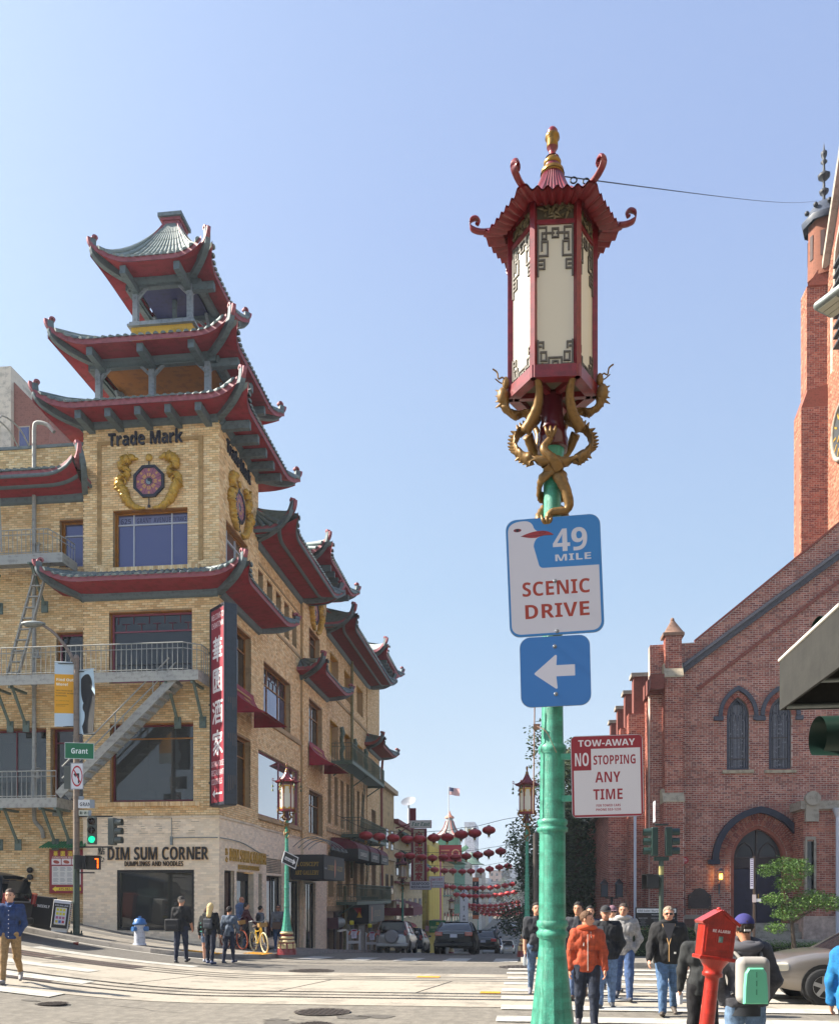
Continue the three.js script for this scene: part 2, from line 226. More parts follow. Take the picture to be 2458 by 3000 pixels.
{
struct('road', [sheet(-90, 90, -34, 30, 0, 0.75, 0.75), sheet(-60, 60, -120, -34, 0, 2, 2), sheet(-60, 60, -440, -120, 0, 4, 8)], M.asphalt);
struct('road', sheet(-60, 60, -25.5, -22.6, 0.004, 0.75, 0.5), mat('#79746c', { rough: 0.92, map: texGrain, scale: 1.1, bump: 0.004, bscale: 0.5 }), 'darker asphalt strip north of the rails');  // strip in a darker grey than the main road asphalt
struct('road', [quadSheet([-2.6, -12.6], [-0.6, -12.6], [-0.9, -9.6], [-3.4, -9.6], 0.004)], mat('#99928a', { rough: 0.92, map: texGrain, scale: 0.9, bump: 0.003, bscale: 0.4 }), 'paler asphalt patch');
struct('track_bed', [sheet(-60, 60, -22.6, -15.6, 0.008, 0.75, 0.5)], M.concrete, 'pale concrete bed of the cable car tracks');
for (const zc of [-21.0, -17.2]) for (const [dz, w, m, n] of [[-0.53, 0.06, M.rail, 'rail'], [0.53, 0.06, M.rail, 'rail'], [-0.44, 0.05, M.slot, 'flangeway'], [0.44, 0.05, M.slot, 'flangeway'], [0, 0.05, M.slot, 'cable_slot'], [-0.055, 0.03, M.rail, 'slot_rail'], [0.055, 0.03, M.rail, 'slot_rail']])
struct(n, sheet(-60, 60, zc + dz - w / 2, zc + dz + w / 2, 0.014, 0.75, 1), m);
for (let i = 0; i < 22; i++) { const x = -30 + i * 3.1 + rr(-0.3, 0.3); for (const [a, b] of [[-20.4, -17.8]]) struct('slab_joint', quadSheet([x, b], [x + 0.035, b], [x + 0.035 + 0.5, a], [x + 0.5, a], 0.012, 3), M.slot); }
for (const zc of [-21.0, -17.2]) for (let i = 0; i < 9; i++) struct('track_panel', sheet(-30 + i * 2.3, -30 + i * 2.3 + 2.22, zc - 0.42, zc + 0.42, 0.0115, 0.5, 0.4), mat(i % 2 ? '#57433b' : '#4d3f3a', { rough: 0.85, map: texDirt, scale: 1, bump: 0.003, bscale: 0.3 }));
}
function slab(name, x0, x1, z0, z1, m = M.walk, edges = 'nsew', label) {
const g = [sheet(x0, x1, z0, z1, WALK, 0.75, 0.75)], top = (x, z) => [x, hgt(x, z) + WALK, z], bot = (x, z) => [x, hgt(x, z) - 0.3, z];
const side = (ax, az, bx_, bz) => grid(Math.max(2, Math.ceil(Math.hypot(bx_ - ax, bz - az))), 1, (u, v) => (v < 0.5 ? bot : top)(lerp(ax, bx_, u), lerp(az, bz, u)));
struct(name, g, m, label);
const k = 0.15, s = [];
const strip = (ax, az, bx_, bz, nx, nz) => s.push(grid(Math.max(2, Math.ceil(Math.hypot(bx_ - ax, bz - az))), 2, (u, v) => { const x = lerp(ax, bx_, u), z = lerp(az, bz, u), o = v < 0.25 ? 0 : v < 0.75 ? 0 : -k; return [x + nx * o, hgt(x, z) + (v < 0.25 ? -0.2 : WALK + 0.004), z + nz * o]; }));
if (edges.includes('s')) strip(x0, z1, x1, z1, 0, 1); if (edges.includes('n')) strip(x1, z0, x0, z0, 0, -1);
if (edges.includes('e')) strip(x1, z1, x1, z0, 1, 0); if (edges.includes('w')) strip(x0, z0, x0, z1, -1, 0);
if (s.length) struct('kerb', s, M.curb);
}
slab('pavement', -60, -11.1, -36, NCURB, M.walk, 's', 'grey concrete pavement in front of the tiled corner building');
slab('pavement', -11.1, WCURB, -300, -28.6, M.walk, 'e', 'pavement along the shops of the lantern street');
slab('pavement', 2.85, 60, -36, NCURB, M.walk, 's', 'grey concrete pavement in front of the brick church');
slab('pavement', ECURB, 2.85, -300, -28.6, M.walk, 'w');
slab('pavement', 2.85, 4.5, -300, -36, M.walk, '');
slab('pavement', ECURB, 60, SCURB, 20, M.walk, 'nw');
slab('pavement', -60, WCURB, SCURB, 20, M.walk, 'ne');
function fan(cx, cz, r, a0, a1, label) {   // rounded street corner
const pt = (q, d) => [cx + Math.cos(q) * d, cz + Math.sin(q) * d];
struct('pavement', grid(14, 5, (u, v) => { const [x, z] = pt(lerp(a0, a1, u), lerp(0.001, r, 1 - v)); return [x, hgt(x, z) + WALK, z]; }), M.walk, label);
struct('kerb', grid(14, 2, (u, v) => { const [x, z] = pt(lerp(a0, a1, u), v > 0.75 ? r - 0.15 : r); return [x, hgt(x, z) + (v < 0.25 ? -0.2 : WALK + 0.004), z]; }), M.curb);
}
fan(-11.1, -28.6, 3, Math.PI / 2, 0, 'rounded pavement corner with yellow ramps'); fan(2.85, -28.6, 3, Math.PI, Math.PI / 2, 'rounded pavement corner below the traffic signal');
{ // paving joints of the corner pavement
const j = mat('#5c5955', { rough: 0.95 });
for (let i = 0; i < 16; i++) { const x = -24 + i * 1.05; if (x < -11.2) struct('pavement_joint', sheet(x, x + 0.02, -29.9, NCURB - 0.16, WALK + 0.004, 1, 0.5), j); }
struct('pavement_joint', sheet(-24, -11.2, -27.9, -28.68, WALK + 0.004, 0.5, 1), j);
}
function paint(g, m = M.paintWhite, label) { return struct('crosswalk_stripe', g, m, label); }
for (let i = 0; i < 12; i++) { const z = -8.18 - i * 1.48; if (z > -24.8) paint(sheet(-0.45 + rr(-0.05, 0.05), 5.4, z - 0.32, z + 0.30, 0.018, 0.5, 0.3)); }
for (const [z, x1] of [[-11.7, -8.9], [-13.5, -8.9], [-15.3, -8.4], [-17.25, -8.8], [-19.1, -9.6], [-22.7, -8.6]]) paint(sheet(-13.2 + rr(-0.2, 0.2), x1, z - 0.3, z + 0.28, 0.018, 0.4, 0.3));
for (let i = 0; i < 5; i++) paint(sheet(-7.5 + i * 1.62, -6.72 + i * 1.62, -31.4, -28.4, 0.012, 0.4, 0.4));
paint([sheet(-8.0, -0.3, -27.75, -27.63, 0.012, 0.5, 0.2)]);
paint(sheet(-14, -8.3, -25.6, -25.45, 0.012, 0.4, 0.2));
paint([sheet(-2.6, -2.05, -21.7, -21.3, 0.02, 0.3, 0.3)], M.paintYellow, 'small yellow paint mark beside the rails'); paint([sheet(-0.9, -0.5, -18.1, -17.75, 0.02, 0.3, 0.3)], M.paintYellow, 'small yellow paint dab between the rails');
for (const [a, b, c, d] of [[-10.4, -9.2, -26.75, -26.15], [-8.9, -8.2, -28.6, -27.5], [0.1, 0.9, -28.8, -27.7], [1.6, 3.0, -26.7, -26.1]]) {
const x0 = Math.min(a, b), x1 = Math.max(a, b), z0 = Math.min(c, d), z1 = Math.max(c, d), g = [sheet(x0, x1, z0, z1, WALK + 0.008, 0.3, 0.3)];
for (let x = x0 + 0.06; x < x1; x += 0.12) for (let z = z0 + 0.06; z < z1; z += 0.12) g.push(cyl(0.03, 0.022, 0.012, x, hgt(x, z) + WALK + 0.008, z, 6));
struct('tactile_ramp', g, M.paintYellow);
}
function manhole(x, z, r, label) {
const y = hgt(x, z), t = thing('manhole_cover', label, 'manhole', [x, y + 0.008, z]);
obj('frame', new THREE.RingGeometry(r * 0.9, r, 32).rotateX(-Math.PI / 2).translate(0, 0.012, 0), M.iron, t);
const g = [cyl(r * 0.89, r * 0.89, 0.012, 0, -0.004, 0, 28)]; for (let i = -4; i <= 4; i++) for (let j = -4; j <= 4; j++) if (Math.hypot(i, j) < 4.4) g.push(bx(r * 0.13, 0.006, r * 0.13, i * r * 0.19, 0.011, j * r * 0.19));
obj('cover', g, M.iron, t); return t;
}
manhole(-3.35, -14.6, 0.47, 'large round iron manhole cover south of the rails'); manhole(-3.15, -13.2, 0.26, 'small iron cover just beside the large manhole'); manhole(-8.0, -14.4, 0.27, 'small dark iron cover alone on the asphalt'); manhole(-5.6, -23.1, 0.6, 'round iron manhole cover north of the rails'); manhole(-0.1, -25.4, 0.65, 'wide round iron cover at the crosswalk end');

{ // cracks, tar seams, oil and tyre marks on the asphalt
const tar = mat('#3b3835', { rough: 0.85 }), oil = mat('#6b655c', { rough: 0.75, map: texGrain, scale: 0.6 });
for (let i = 0; i < 26; i++) { let x = rr(-12, 6), z = rr(-15.2, -8.5), a = rr(0, TAU); if (i % 3 === 0) z = rr(-25, -23); const g = []; for (let k = 0; k < 7; k++) { const l = rr(0.15, 0.45), nx = x + Math.cos(a) * l, nz = z + Math.sin(a) * l * 0.6, w = rr(0.006, 0.02); g.push(quadSheet([x, z], [nx, nz], [nx, nz + w], [x, z + w], 0.007, 1)); x = nx; z = nz; a += rr(-0.7, 0.7); } struct('road_crack', g, tar); }
for (let i = 0; i < 30; i++) { const cx = rr(-10, 7), cz = i % 2 ? rr(-15.2, -8.6) : rr(-24.8, -22.9), r = rr(0.04, 0.2), p = rr(0, 9); struct('oil_stain', grid(14, 2, (u, v) => { const q = u * TAU, d = (1 - v) * r * (1 + 0.35 * noise2(Math.cos(q) * 1.5 + p, Math.sin(q) * 1.5)), x = cx + Math.cos(q) * d * 1.6, z = cz - Math.sin(q) * d; return [x, hgt(x, z) + 0.0065, z]; }), oil); }
}

// ---------- bricks ----------
const brickUnit = new THREE.BoxGeometry(1, 1, 1);
class BrickWork {
constructor(parent, colors, opt = {}) { Object.assign(this, { parent, colors, list: [], L: 0.2, H: 0.066, pitchL: 0.213, pitchH: 0.08, proud: 0.008, depth: 0.05 }, opt); }
wall(o, u, w, h, spans, { v0 = 0, weight = 1, phase = 0, tone = 0 } = {}) {
const U = V(u[0], 0, u[1]).normalize(), N = V(-U.z, 0, U.x), q = new THREE.Quaternion().setFromRotationMatrix(new THREE.Matrix4().makeBasis(U, V(0, 1, 0), N));
let row = 0;
for (let v = v0 + this.pitchH / 2; v < h; v += this.pitchH, row++) {
for (const [a, b] of spans(v)) {
const hd = this.header && row % this.header === 2 ? 0.5 : 1, pl = this.pitchL * hd, off = (row % 2 ? this.pitchL / 2 : 0) + phase; let s = Math.floor((a - off) / pl) * pl + off;
for (; s < b; s += pl) {
const l = Math.max(s, a), r = Math.min(s + pl - (this.pitchL - this.L), b); if (r - l < 0.03) continue;
const c = (l + r) / 2, pr = this.proud * (0.75 + 0.5 * rnd()), k = this.depth;
this.list.push({ p: V(o[0] + U.x * c + N.x * (pr - k / 2), o[1] + v + rr(-0.0015, 0.0015), o[2] + U.z * c + N.z * (pr - k / 2)), q, s: V(r - l, this.H * rr(0.96, 1.02), k), w: weight * (r - l > 0.15 ? 1 : 0) * (0.9 + 0.1 * rnd()), c: this.pick(tone) });
}
}
}
}
add(p, q, s, w = 0) { this.list.push({ p, q, s, w, c: this.pick(0) }); }
pick(tone) { const k = this.colors[Math.floor(rnd() * this.colors.length)], f = 1 + rr(-0.13, 0.10) + tone; return new THREE.Color(k).multiplyScalar(f); }
finish(n = 300, rough = 0.85) {
const P = this.parent, mats = this.colors.map((c) => mat(c, { rough, bump: 0.0015, bscale: 1.5 }));
this.list.sort((a, b) => b.w - a.w);
const one = this.list.slice(0, n), rest = this.list.slice(n);
for (const b of one) { const o = new THREE.Mesh(brickUnit, mats[Math.floor(rnd() * mats.length)]); o.name = 'brick'; o.position.copy(b.p); o.quaternion.copy(b.q); o.scale.copy(b.s); o.castShadow = o.receiveShadow = true; P.add(o); }
if (!rest.length) return;
const I = new THREE.InstancedMesh(brickUnit, mat('#ffffff', { rough, bump: 0.0015, bscale: 1.5 }), rest.length), m = new THREE.Matrix4();
rest.forEach((b, i) => { I.setMatrixAt(i, m.compose(b.p, b.q, b.s)); I.setColorAt(i, b.c); });
I.name = 'brick_courses'; I.userData.kind = 'stuff'; I.castShadow = I.receiveShadow = true; P.add(I);
}
}
function spansOf(w, holes, u0 = 0) { return (v) => { let s = [[u0, w]]; for (const [a, y0, b, y1] of holes) if (v > y0 - 0.03 && v < y1 + 0.03) s = s.flatMap(([p, q]) => (b <= p || a >= q ? [[p, q]] : [[p, a], [b, q]].filter(([x, y]) => y - x > 0.03))); return s; }; }

// ---------- tiled eaves with upswept corners ----------
const halfTile = (() => { const g = new THREE.CylinderGeometry(0.5, 0.42, 1, 8, 1, false, -Math.PI / 2, Math.PI).rotateX(-Math.PI / 2); return boxUV(g); })();   // axis along z, round side up (+y after turn)
{ halfTile.rotateZ(0); halfTile.computeBoundingBox(); }
function addTile(parent, a, b, n, w, m) {   // barrel tile from a (lower) to b (upper), n = surface normal
const t = b.clone().sub(a), L = t.length(); t.normalize(); const x = n.clone().cross(t).normalize(), y = t.clone().cross(x).normalize();
const o = new THREE.Mesh(halfTile, m); o.name = 'roof_tile'; o.quaternion.setFromRotationMatrix(new THREE.Matrix4().makeBasis(x, y, t)); o.position.copy(a).lerp(b, 0.5); o.scale.set(w, w * 0.8, L * 1.06); o.castShadow = o.receiveShadow = true; parent.add(o); return o;
}
function roof(parent, { x0, x1, z0, z1, top: [tx0, tx1, tz0, tz1], wall: [wx0, wx1, wz0, wz1], yE, yT, yW, rise = 0.75, pow = 1.7, sides = 'sewn', corners = ['se', 'sw', 'ne', 'nw'], pitch = 0.3, rows = 4, thick = 0.14, rafters = 0, tiles = sides, tileMat = M.tileGrey, flare = 0.28, horn = 0.75, soffit = M.soffit, fascia = M.fascia, beam: beamMat = M.beam, edgeBeam = true, mould = false }) {
thick *= 0.72;
const C = { sw: [x0, z1], se: [x1, z1], ne: [x1, z0], nw: [x0, z0] }, T = { sw: [tx0, tz1], se: [tx1, tz1], ne: [tx1, tz0], nw: [tx0, tz0] }, Wl = { sw: [wx0, wz1], se: [wx1, wz1], ne: [wx1, wz0], nw: [wx0, wz0] };
const SIDE = { s: ['sw', 'se'], e: ['se', 'ne'], n: ['ne', 'nw'], w: ['nw', 'sw'] };
const outDir = { s: [0, 1], e: [1, 0], n: [0, -1], w: [-1, 0] };
const has = (c) => (corners.includes(c) ? 1 : 0);
for (const sd of sides) {
const [A, B] = SIDE[sd], [ox, oz] = outDir[sd], len = Math.hypot(C[B][0] - C[A][0], C[B][1] - C[A][1]);
const cr = (s) => { const d = Math.min(1.35, len * 0.42) / len; return has(A) * Math.pow(clamp(1 - s / d, 0, 1), 2.6) + has(B) * Math.pow(clamp(1 - (1 - s) / d, 0, 1), 2.6); };
const eave = (s) => { const k = cr(s) * flare; return V(lerp(C[A][0], C[B][0], s) + ox * k, yE + rise * cr(s), lerp(C[A][1], C[B][1], s) + oz * k); };
const inner = (s) => V(lerp(T[A][0], T[B][0], s), yT, lerp(T[A][1], T[B][1], s));
const P = (s, t) => { const e = eave(s), i = inner(s); const q = e.clone().lerp(i, t); q.y = lerp(e.y, i.y, Math.pow(t, pow) * 0.85 + 0.15 * t); return q; };
const under = (s, t) => { const e = eave(s); e.y -= thick; const w = V(lerp(Wl[A][0], Wl[B][0], s), yW, lerp(Wl[A][1], Wl[B][1], s)); const q = e.clone().lerp(w, t); return q; };
const ns = Math.max(10, Math.ceil(len / 0.25)), ar = (q) => [q.x, q.y, q.z];
obj('roof_deck', grid(ns, 8, (u, v) => ar(P(u, v))), tileMat, parent);
obj('soffit', grid(ns, 4, (u, v) => ar(under(u, v))), soffit, parent);
obj('fascia', [grid(ns, 1, (u, v) => { const q = eave(u); q.y += v < 0.5 ? -thick : 0.03; return [q.x + ox * 0.02, q.y, q.z + oz * 0.02]; }), grid(ns, 1, (u, v) => { const q = eave(u); return [q.x + ox * 0.02 * v, q.y + 0.03, q.z + oz * 0.02 * v]; })], fascia, parent);
if (mould) obj('eave_moulding', grid(ns, 3, (u, v) => { const q = eave(u), o = [0.021, 0.05, 0.05, -0.02][Math.round(v * 3)], y = [-thick * 0.55, -thick * 0.65, -thick - 0.05, -thick - 0.05][Math.round(v * 3)]; return [q.x + ox * o, q.y + y, q.z + oz * o]; }), beamMat, parent);
if (edgeBeam) obj('wall_plate', grid(ns, 3, (u, v) => { const q = V(lerp(Wl[A][0], Wl[B][0], u), yW, lerp(Wl[A][1], Wl[B][1], u)), o = [0.16, 0.16, 0.06, 0.0][Math.round(v * 3)], y = [0.06, -0.12, -0.2, -0.2][Math.round(v * 3)]; return [q.x + ox * o, q.y + y, q.z + oz * o]; }), beamMat, parent);
if (mould) for (const t of [0.42]) obj('soffit_moulding', grid(ns, 2, (u, v) => { const q = under(u, t + (v - 0.5) * 0.1); q.y -= v > 0.3 && v < 0.7 ? 0.09 : 0; return ar(q); }), beamMat, parent);
if (tiles.includes(sd)) {
const n = Math.max(3, Math.round(len / pitch));
for (let i = 0; i < n; i++) {
const s = (i + 0.5) / n, kk = Math.hypot(T[B][0] - T[A][0], T[B][1] - T[A][1]) / len, mirror = 0;
for (let j = 0; j < rows; j++) {
const t0 = j / rows, t1 = (j + 1) / rows, a = P(s, t0), b = P(s, t1), du = P(Math.min(1, s + 0.01), t0).sub(P(Math.max(0, s - 0.01), t0)), nrm = du.clone().cross(b.clone().sub(a)).normalize(); if (nrm.y < 0) nrm.negate();
const wd = pitch * 0.62 * lerp(1, kk, (t0 + t1) / 2) + 0.03;
if (j === 0) a.add(V(ox * 0.06, -0.01, oz * 0.06));
a.addScaledVector(nrm, 0.012); b.addScaledVector(nrm, 0.0);
addTile(parent, a, b, nrm, Math.max(0.06, wd), rnd() < 0.22 ? M.tileLight : tileMat);
}
}
}
if (rafters && sd !== 'n' && sd !== 'w') {
const n = rafters, wA = Wl[A], wB = Wl[B], ov = Math.abs(ox ? C[A][0] - wA[0] : C[A][1] - wA[1]);
for (let i = 0; i < n; i++) { const q = lerp(0.07, 0.93, n > 1 ? i / (n - 1) : 0.5), px = lerp(wA[0], wB[0], q), pz = lerp(wA[1], wB[1], q), y = Math.min(yE - thick, yW) - 0.14; obj('rafter', [beam([px - ox * 0.1, y, pz - oz * 0.1], [px + ox * (ov - 0.12), y, pz + oz * (ov - 0.12)], 0.22, 0.28)], beamMat, parent); }
}
}
for (const c of corners) {   // hip rafter with upswept horn and scroll
const e = V(C[c][0], yE + rise, C[c][1]), w = V(Wl[c][0], yW, Wl[c][1]), i = V(T[c][0], yT, T[c][1]), out = V(c[1] === 'e' ? 1 : -1, 0, c[0] === 's' ? 1 : -1).normalize(), side = V(-out.z, 0, out.x);
const f = flare * 0.7 + 0.1, A = [], hp = [];
const e2 = e.clone().addScaledVector(out, f), base = yE - thick - 0.02;
for (let k = 0; k <= 14; k++) { const t = k / 14, p = w.clone().lerp(e2, t); p.y = lerp(yW - 0.14, base, Math.min(1, t * 1.3)) + (rise + horn * 0.85) * Math.pow(t, 3.4); p.addScaledVector(out, 0.28 * Math.sin(Math.PI * Math.pow(t, 2)) - 0.0 * t); hp.push(p); }
const hh = hp.map((_, k) => lerp(0.32, 0.2, k / 14)), ww = hp.map((_, k) => lerp(0.22, 0.17, k / 14));
obj('hip_rafter', sweepUp(hp.map((p) => [p.x, p.y, p.z]), ww, hh, [side.x, side.y, side.z]), beamMat, parent);
const rp = []; for (let k = 0; k <= 18; k++) { const t = k / 18; let p; if (t < 0.55) { const q = t / 0.55; p = i.clone().lerp(e, q); const tt = 1 - q; p.y = lerp(yE + rise * Math.pow(q, 3), yT, Math.pow(tt, pow) * 0.85 + 0.15 * tt) + 0.06; } else { const q = (t - 0.55) / 0.45; p = e.clone().addScaledVector(out, lerp(0, f, Math.sin(q * 1.57))); p.y = yE + rise + 0.06 + horn * 0.5 * Math.pow(q, 1.8); } rp.push(p); }
obj('hip_ridge', sweepUp(rp.map((p) => [p.x, p.y, p.z]), rp.map((_, k) => lerp(0.19, 0.12, k / 18)), rp.map((_, k) => -lerp(0.13, 0.1, k / 18)), [side.x, side.y, side.z]), fascia, parent);
const tip = hp[14].clone().addScaledVector(out, -0.06); tip.y += 0.03; const q = [];
for (let k = 0; k <= 16; k++) { const a = 0.2 - k / 16 * 4.6, r = lerp(0.15, 0.04, k / 16); q.push(tip.clone().addScaledVector(out, Math.cos(a) * r - 0.13)); q[k].y += -Math.sin(a) * r + 0.02; }
obj('scroll', sweepUp(q.map((p) => [p.x, p.y, p.z]), 0.17, 0.06, [side.x, side.y, side.z]), fascia, parent);
}
}

// ---------- facade helpers: u runs along the wall (x for a south front, -z for an east front), v up, w outwards ----------
function rebase(g, [x, y, z]) { g.position.set(x, y, z); for (const c of g.children) c.position.sub(g.position); return g; }
const toPlane = (g, pl) => (pl.k === 's' ? g.translate(0, 0, pl.c) : pl.k === 'w' ? g.rotateY(-Math.PI / 2).translate(pl.c, 0, 0) : g.rotateY(Math.PI / 2).translate(pl.c, 0, 0));
const fb = (pl, u0, u1, v0, v1, w0, w1) => toPlane(b2(u0, u1, v0, v1, w0, w1), pl);
function wallSheet(parent, pl, pts, holes, m, thick = 0.4, back = 0, name = 'wall') { return obj(name, toPlane(extrude(pts, thick, holes.map(([a, b, c, d]) => rect(a, b, c, d))).translate(0, 0, -thick - back), pl), m, parent); }
function win(parent, pl, u0, v0, u1, v1, { frame = M.orangeFrame, pane = M.glassDark, cols = [1], rows = [1], rec = 0.24, fw = 0.09, bar: bw = 0.045, lining = M.orangeFrame, sill, lattice, inner } = {}) {
const g = [fb(pl, u0 + 0.003, u1 - 0.003, v1 - fw, v1 - 0.003, -rec - 0.06, -rec + 0.02), fb(pl, u0 + 0.003, u1 - 0.003, v0 + 0.003, v0 + fw, -rec - 0.06, -rec + 0.02), fb(pl, u0 + 0.003, u0 + fw, v0 + fw, v1 - fw, -rec - 0.06, -rec + 0.02), fb(pl, u1 - fw, u1 - 0.003, v0 + fw, v1 - fw, -rec - 0.06, -rec + 0.02)];
const U = [u0 + fw], Vv = [v0 + fw], sc = cols.reduce((a, b) => a + b), sr = rows.reduce((a, b) => a + b);
for (const c of cols) U.push(U.at(-1) + c / sc * (u1 - u0 - 2 * fw)); for (const r of rows) Vv.push(Vv.at(-1) + r / sr * (v1 - v0 - 2 * fw));
const bars = [];
for (let i = 1; i < cols.length; i++) bars.push(fb(pl, U[i] - bw / 2, U[i] + bw / 2, v0 + fw, v1 - fw, -rec - 0.04, -rec + 0.012));
for (let i = 1; i < rows.length; i++) bars.push(fb(pl, u0 + fw, u1 - fw, Vv[i] - bw / 2, Vv[i] + bw / 2, -rec - 0.042, -rec + 0.015));
const w = obj('window', g, frame, parent);
if (bars.length) obj('glazing_bar', bars, inner || frame, w);
for (let i = 0; i < cols.length; i++) for (let j = 0; j < rows.length; j++) { obj('pane', fb(pl, U[i], U[i + 1], Vv[j], Vv[j + 1], -rec - 0.034, -rec - 0.022), Array.isArray(pane) ? pane[(i * rows.length + j) % pane.length] : pane, w); }
if (lattice) { const j = rows.length - 1, L = []; const a = U[0], b = U.at(-1), y0 = Vv[j], y1 = Vv[j + 1], n = Math.round((b - a) / 0.3); for (let i = 0; i < n; i++) { const x = lerp(a, b, (i + 0.5) / n); L.push(fb(pl, x - 0.012, x + 0.012, i % 2 ? y0 : (y0 + y1) / 2, i % 2 ? (y0 + y1) / 2 : y1, -rec - 0.02, -rec + 0.004)); if (i % 2) L.push(fb(pl, lerp(a, b, i / n), lerp(a, b, (i + 1) / n), (y0 + y1) / 2 - 0.012, (y0 + y1) / 2 + 0.012, -rec - 0.02, -rec + 0.006)); } obj('lattice', L, M.redFrame, w); }
if (lining) obj('lining', [fb(pl, u0 + 0.002, u1 - 0.002, v1 - 0.03, v1 - 0.002, -rec + 0.022, -0.005), fb(pl, u0 + 0.002, u0 + 0.03, v0, v1 - 0.031, -rec + 0.022, -rec + 0.1)], lining, w);
if (sill) obj('sill', fb(pl, u0 - 0.12, u1 + 0.12, v0 - 0.11, v0 - 0.004, -rec, 0.09), sill, w);
return w;
}
const TAN = ['#eecb94', '#f4d6a2', '#e6c18a', '#f6dcac', '#efcf9c', '#e9c792', '#d8b17e'];
const CREAM = ['#f5e0c2', '#f3ddbe', '#f6e2c5'];

// ---------- corner building with the pagoda tower ----------
const pagodaHouse = thing('corner_building', 'tan brick corner building with three-tiered green tiled pagoda tower', 'building');
{
const B = pagodaHouse, S = { k: 's', c: -30 }, SL = { k: 's', c: -30.25 }, E = { k: 'e', c: -10.54 }, EM = { k: 'e', c: -10.69 };
const brick = new BrickWork(B, TAN), paintB = new BrickWork(B, CREAM, { proud: 0.0015, L: 0.209, H: 0.0765 });
const X0 = -15.48, X1 = -10.54, Yc = 4.67;
const hS = [[-14.38, 13.44, -11.66, 15.47], [-14.53, 9.4, -11.5, 11.9], [-14.5, 5.22, -11.45, 7.97]], hStore = [[-14.23, 0.72, -11.42, 2.84]];
wallSheet(B, S, rect(X0, Yc, X1 - 0.002, 18.42), hS, M.tanMortar);
wallSheet(B, S, rect(X0, -2.5, X1 - 0.002, Yc - 0.004), hStore, M.cream, 0.4, -0.02);
brick.wall([0, Yc, -30], [1, 0], 0, 18.42 - Yc, (v) => spansOf(X1 + 0.005, hS, X0)(v + Yc), { weight: 3 });
paintB.wall([0, -0.6, -29.98], [1, 0], 0, Yc + 0.6, (v) => spansOf(X1 + 0.02, hStore, X0)(v - 0.6), { weight: 2 });
win(B, S, ...[-14.38, 13.44, -11.66, 15.47], { frame: M.orangeFrame, inner: M.whiteFrame, pane: M.glassBlue, cols: [0.9, 2.2, 0.9], rows: [3, 0.7], lining: M.orangeFrame });
win(B, S, ...[-14.53, 9.4, -11.5, 11.9], { frame: M.pinkFrame, pane: [M.glassDark], cols: [1], rows: [3, 0.95], lattice: true });
win(B, S, ...[-14.5, 5.22, -11.45, 7.97], { frame: M.redFrame, pane: M.glassSee, cols: [1], rows: [3.6, 0.7], inner: M.orangeFrame });
obj('sill', fb(S, -14.95, -11.2, 5.06, 5.2, -0.05, 0.13), M.tanMortar, B); obj('sill', fb(S, -15.0, -11.25, 13.28, 13.42, -0.05, 0.11), M.tanMortar, B);
{ const c = []; for (let i = 0; i < 50; i++) { brick.add(V(-14.92 + i * 0.0755, 13.35, -29.93), new THREE.Quaternion(), V(0.064, 0.15, 0.13)); brick.add(V(-14.92 + i * 0.0755, 5.13, -29.91), new THREE.Quaternion(), V(0.064, 0.15, 0.13)); } }
for (const g of [fb(S, -14.95, -14.8, 13.6, 17.9, -0.02, 0.05), fb(S, -11.25, -11.1, 13.6, 17.9, -0.02, 0.05), fb(S, -14.8, -11.25, 17.78, 17.9, -0.02, 0.05)]) obj('panel_border', g, mat('#bd9a66', { rough: 0.9, map: texDirt, scale: 1.2 }), B);
const shopFrame = obj('shop_window', [fb(S, -14.23, -11.42, 2.74, 2.838, -0.16, -0.02), fb(S, -14.23, -14.13, 0.82, 2.74, -0.16, -0.02), fb(S, -11.52, -11.42, 0.82, 2.74, -0.16, -0.02), fb(S, -14.23, -11.42, 0.722, 0.82, -0.16, -0.02)], M.black, B);
obj('pane', fb(S, -14.13, -11.52, 0.82, 2.74, -0.12, -0.11), mat('#707a80', { rough: 0.03, transmission: 0.85, thickness: 0, ior: 1.6 }), shopFrame);
const hL = [[-16.5, 13.66, -15.62, 15.35], [-16.62, 9.42, -15.62, 11.34], [-19.6, 5.27, -17.0, 7.94], [-16.85, 5.27, -15.62, 7.94], [-23.5, 5.27, -20.2, 7.94], [-23.5, 9.42, -20.5, 11.7], [-23.5, 13.66, -20.5, 15.4]];
wallSheet(B, SL, rect(-46, -2.5, X0 + 0.1, 17.95), hL, M.tanMortar, 0.4);
brick.wall([0, -0.2, -30.25], [1, 0], 0, 18.15, (v) => spansOf(X0 - 0.002, hL, -26)(v - 0.2), { weight: 2, tone: -0.05 });
win(B, SL, ...hL[0], { pane: M.glassBlue, cols: [1], rows: [2.6, 1], inner: M.whiteFrame });
win(B, SL, ...hL[1], { frame: M.pinkFrame, pane: M.glassDark, rows: [1] });
win(B, SL, ...hL[2], { frame: M.redFrame, pane: M.glassSee, cols: [1, 1], rec: 0.3 });
win(B, SL, ...hL[3], { frame: M.redFrame, pane: M.glassBrown, cols: [1], rows: [3, 0.6], rec: 0.3 });
for (const h of hL.slice(4)) win(B, SL, ...h, { frame: M.redFrame, pane: M.glassBrown, cols: [1, 1] });
obj('parapet_cap', b2(-46, X0 - 0.01, 17.95, 18.06, -30.75, -30.2), M.beam, B);
const hE = [[30.73, 13.56, 33.25, 15.3], [31.0, 9.5, 33.66, 11.9], [31.0, 5.3, 33.6, 7.9]], hE0 = [[30.52, 0.35, 31.58, 2.84], [31.87, 0.02, 33.96, 2.83]];
wallSheet(B, E, rect(30.4, Yc, 34.6, 18.42), hE, M.tanMortar); wallSheet(B, E, rect(30.4, -2.5, 34.6, Yc - 0.004), hE0, M.cream, 0.4, -0.02);
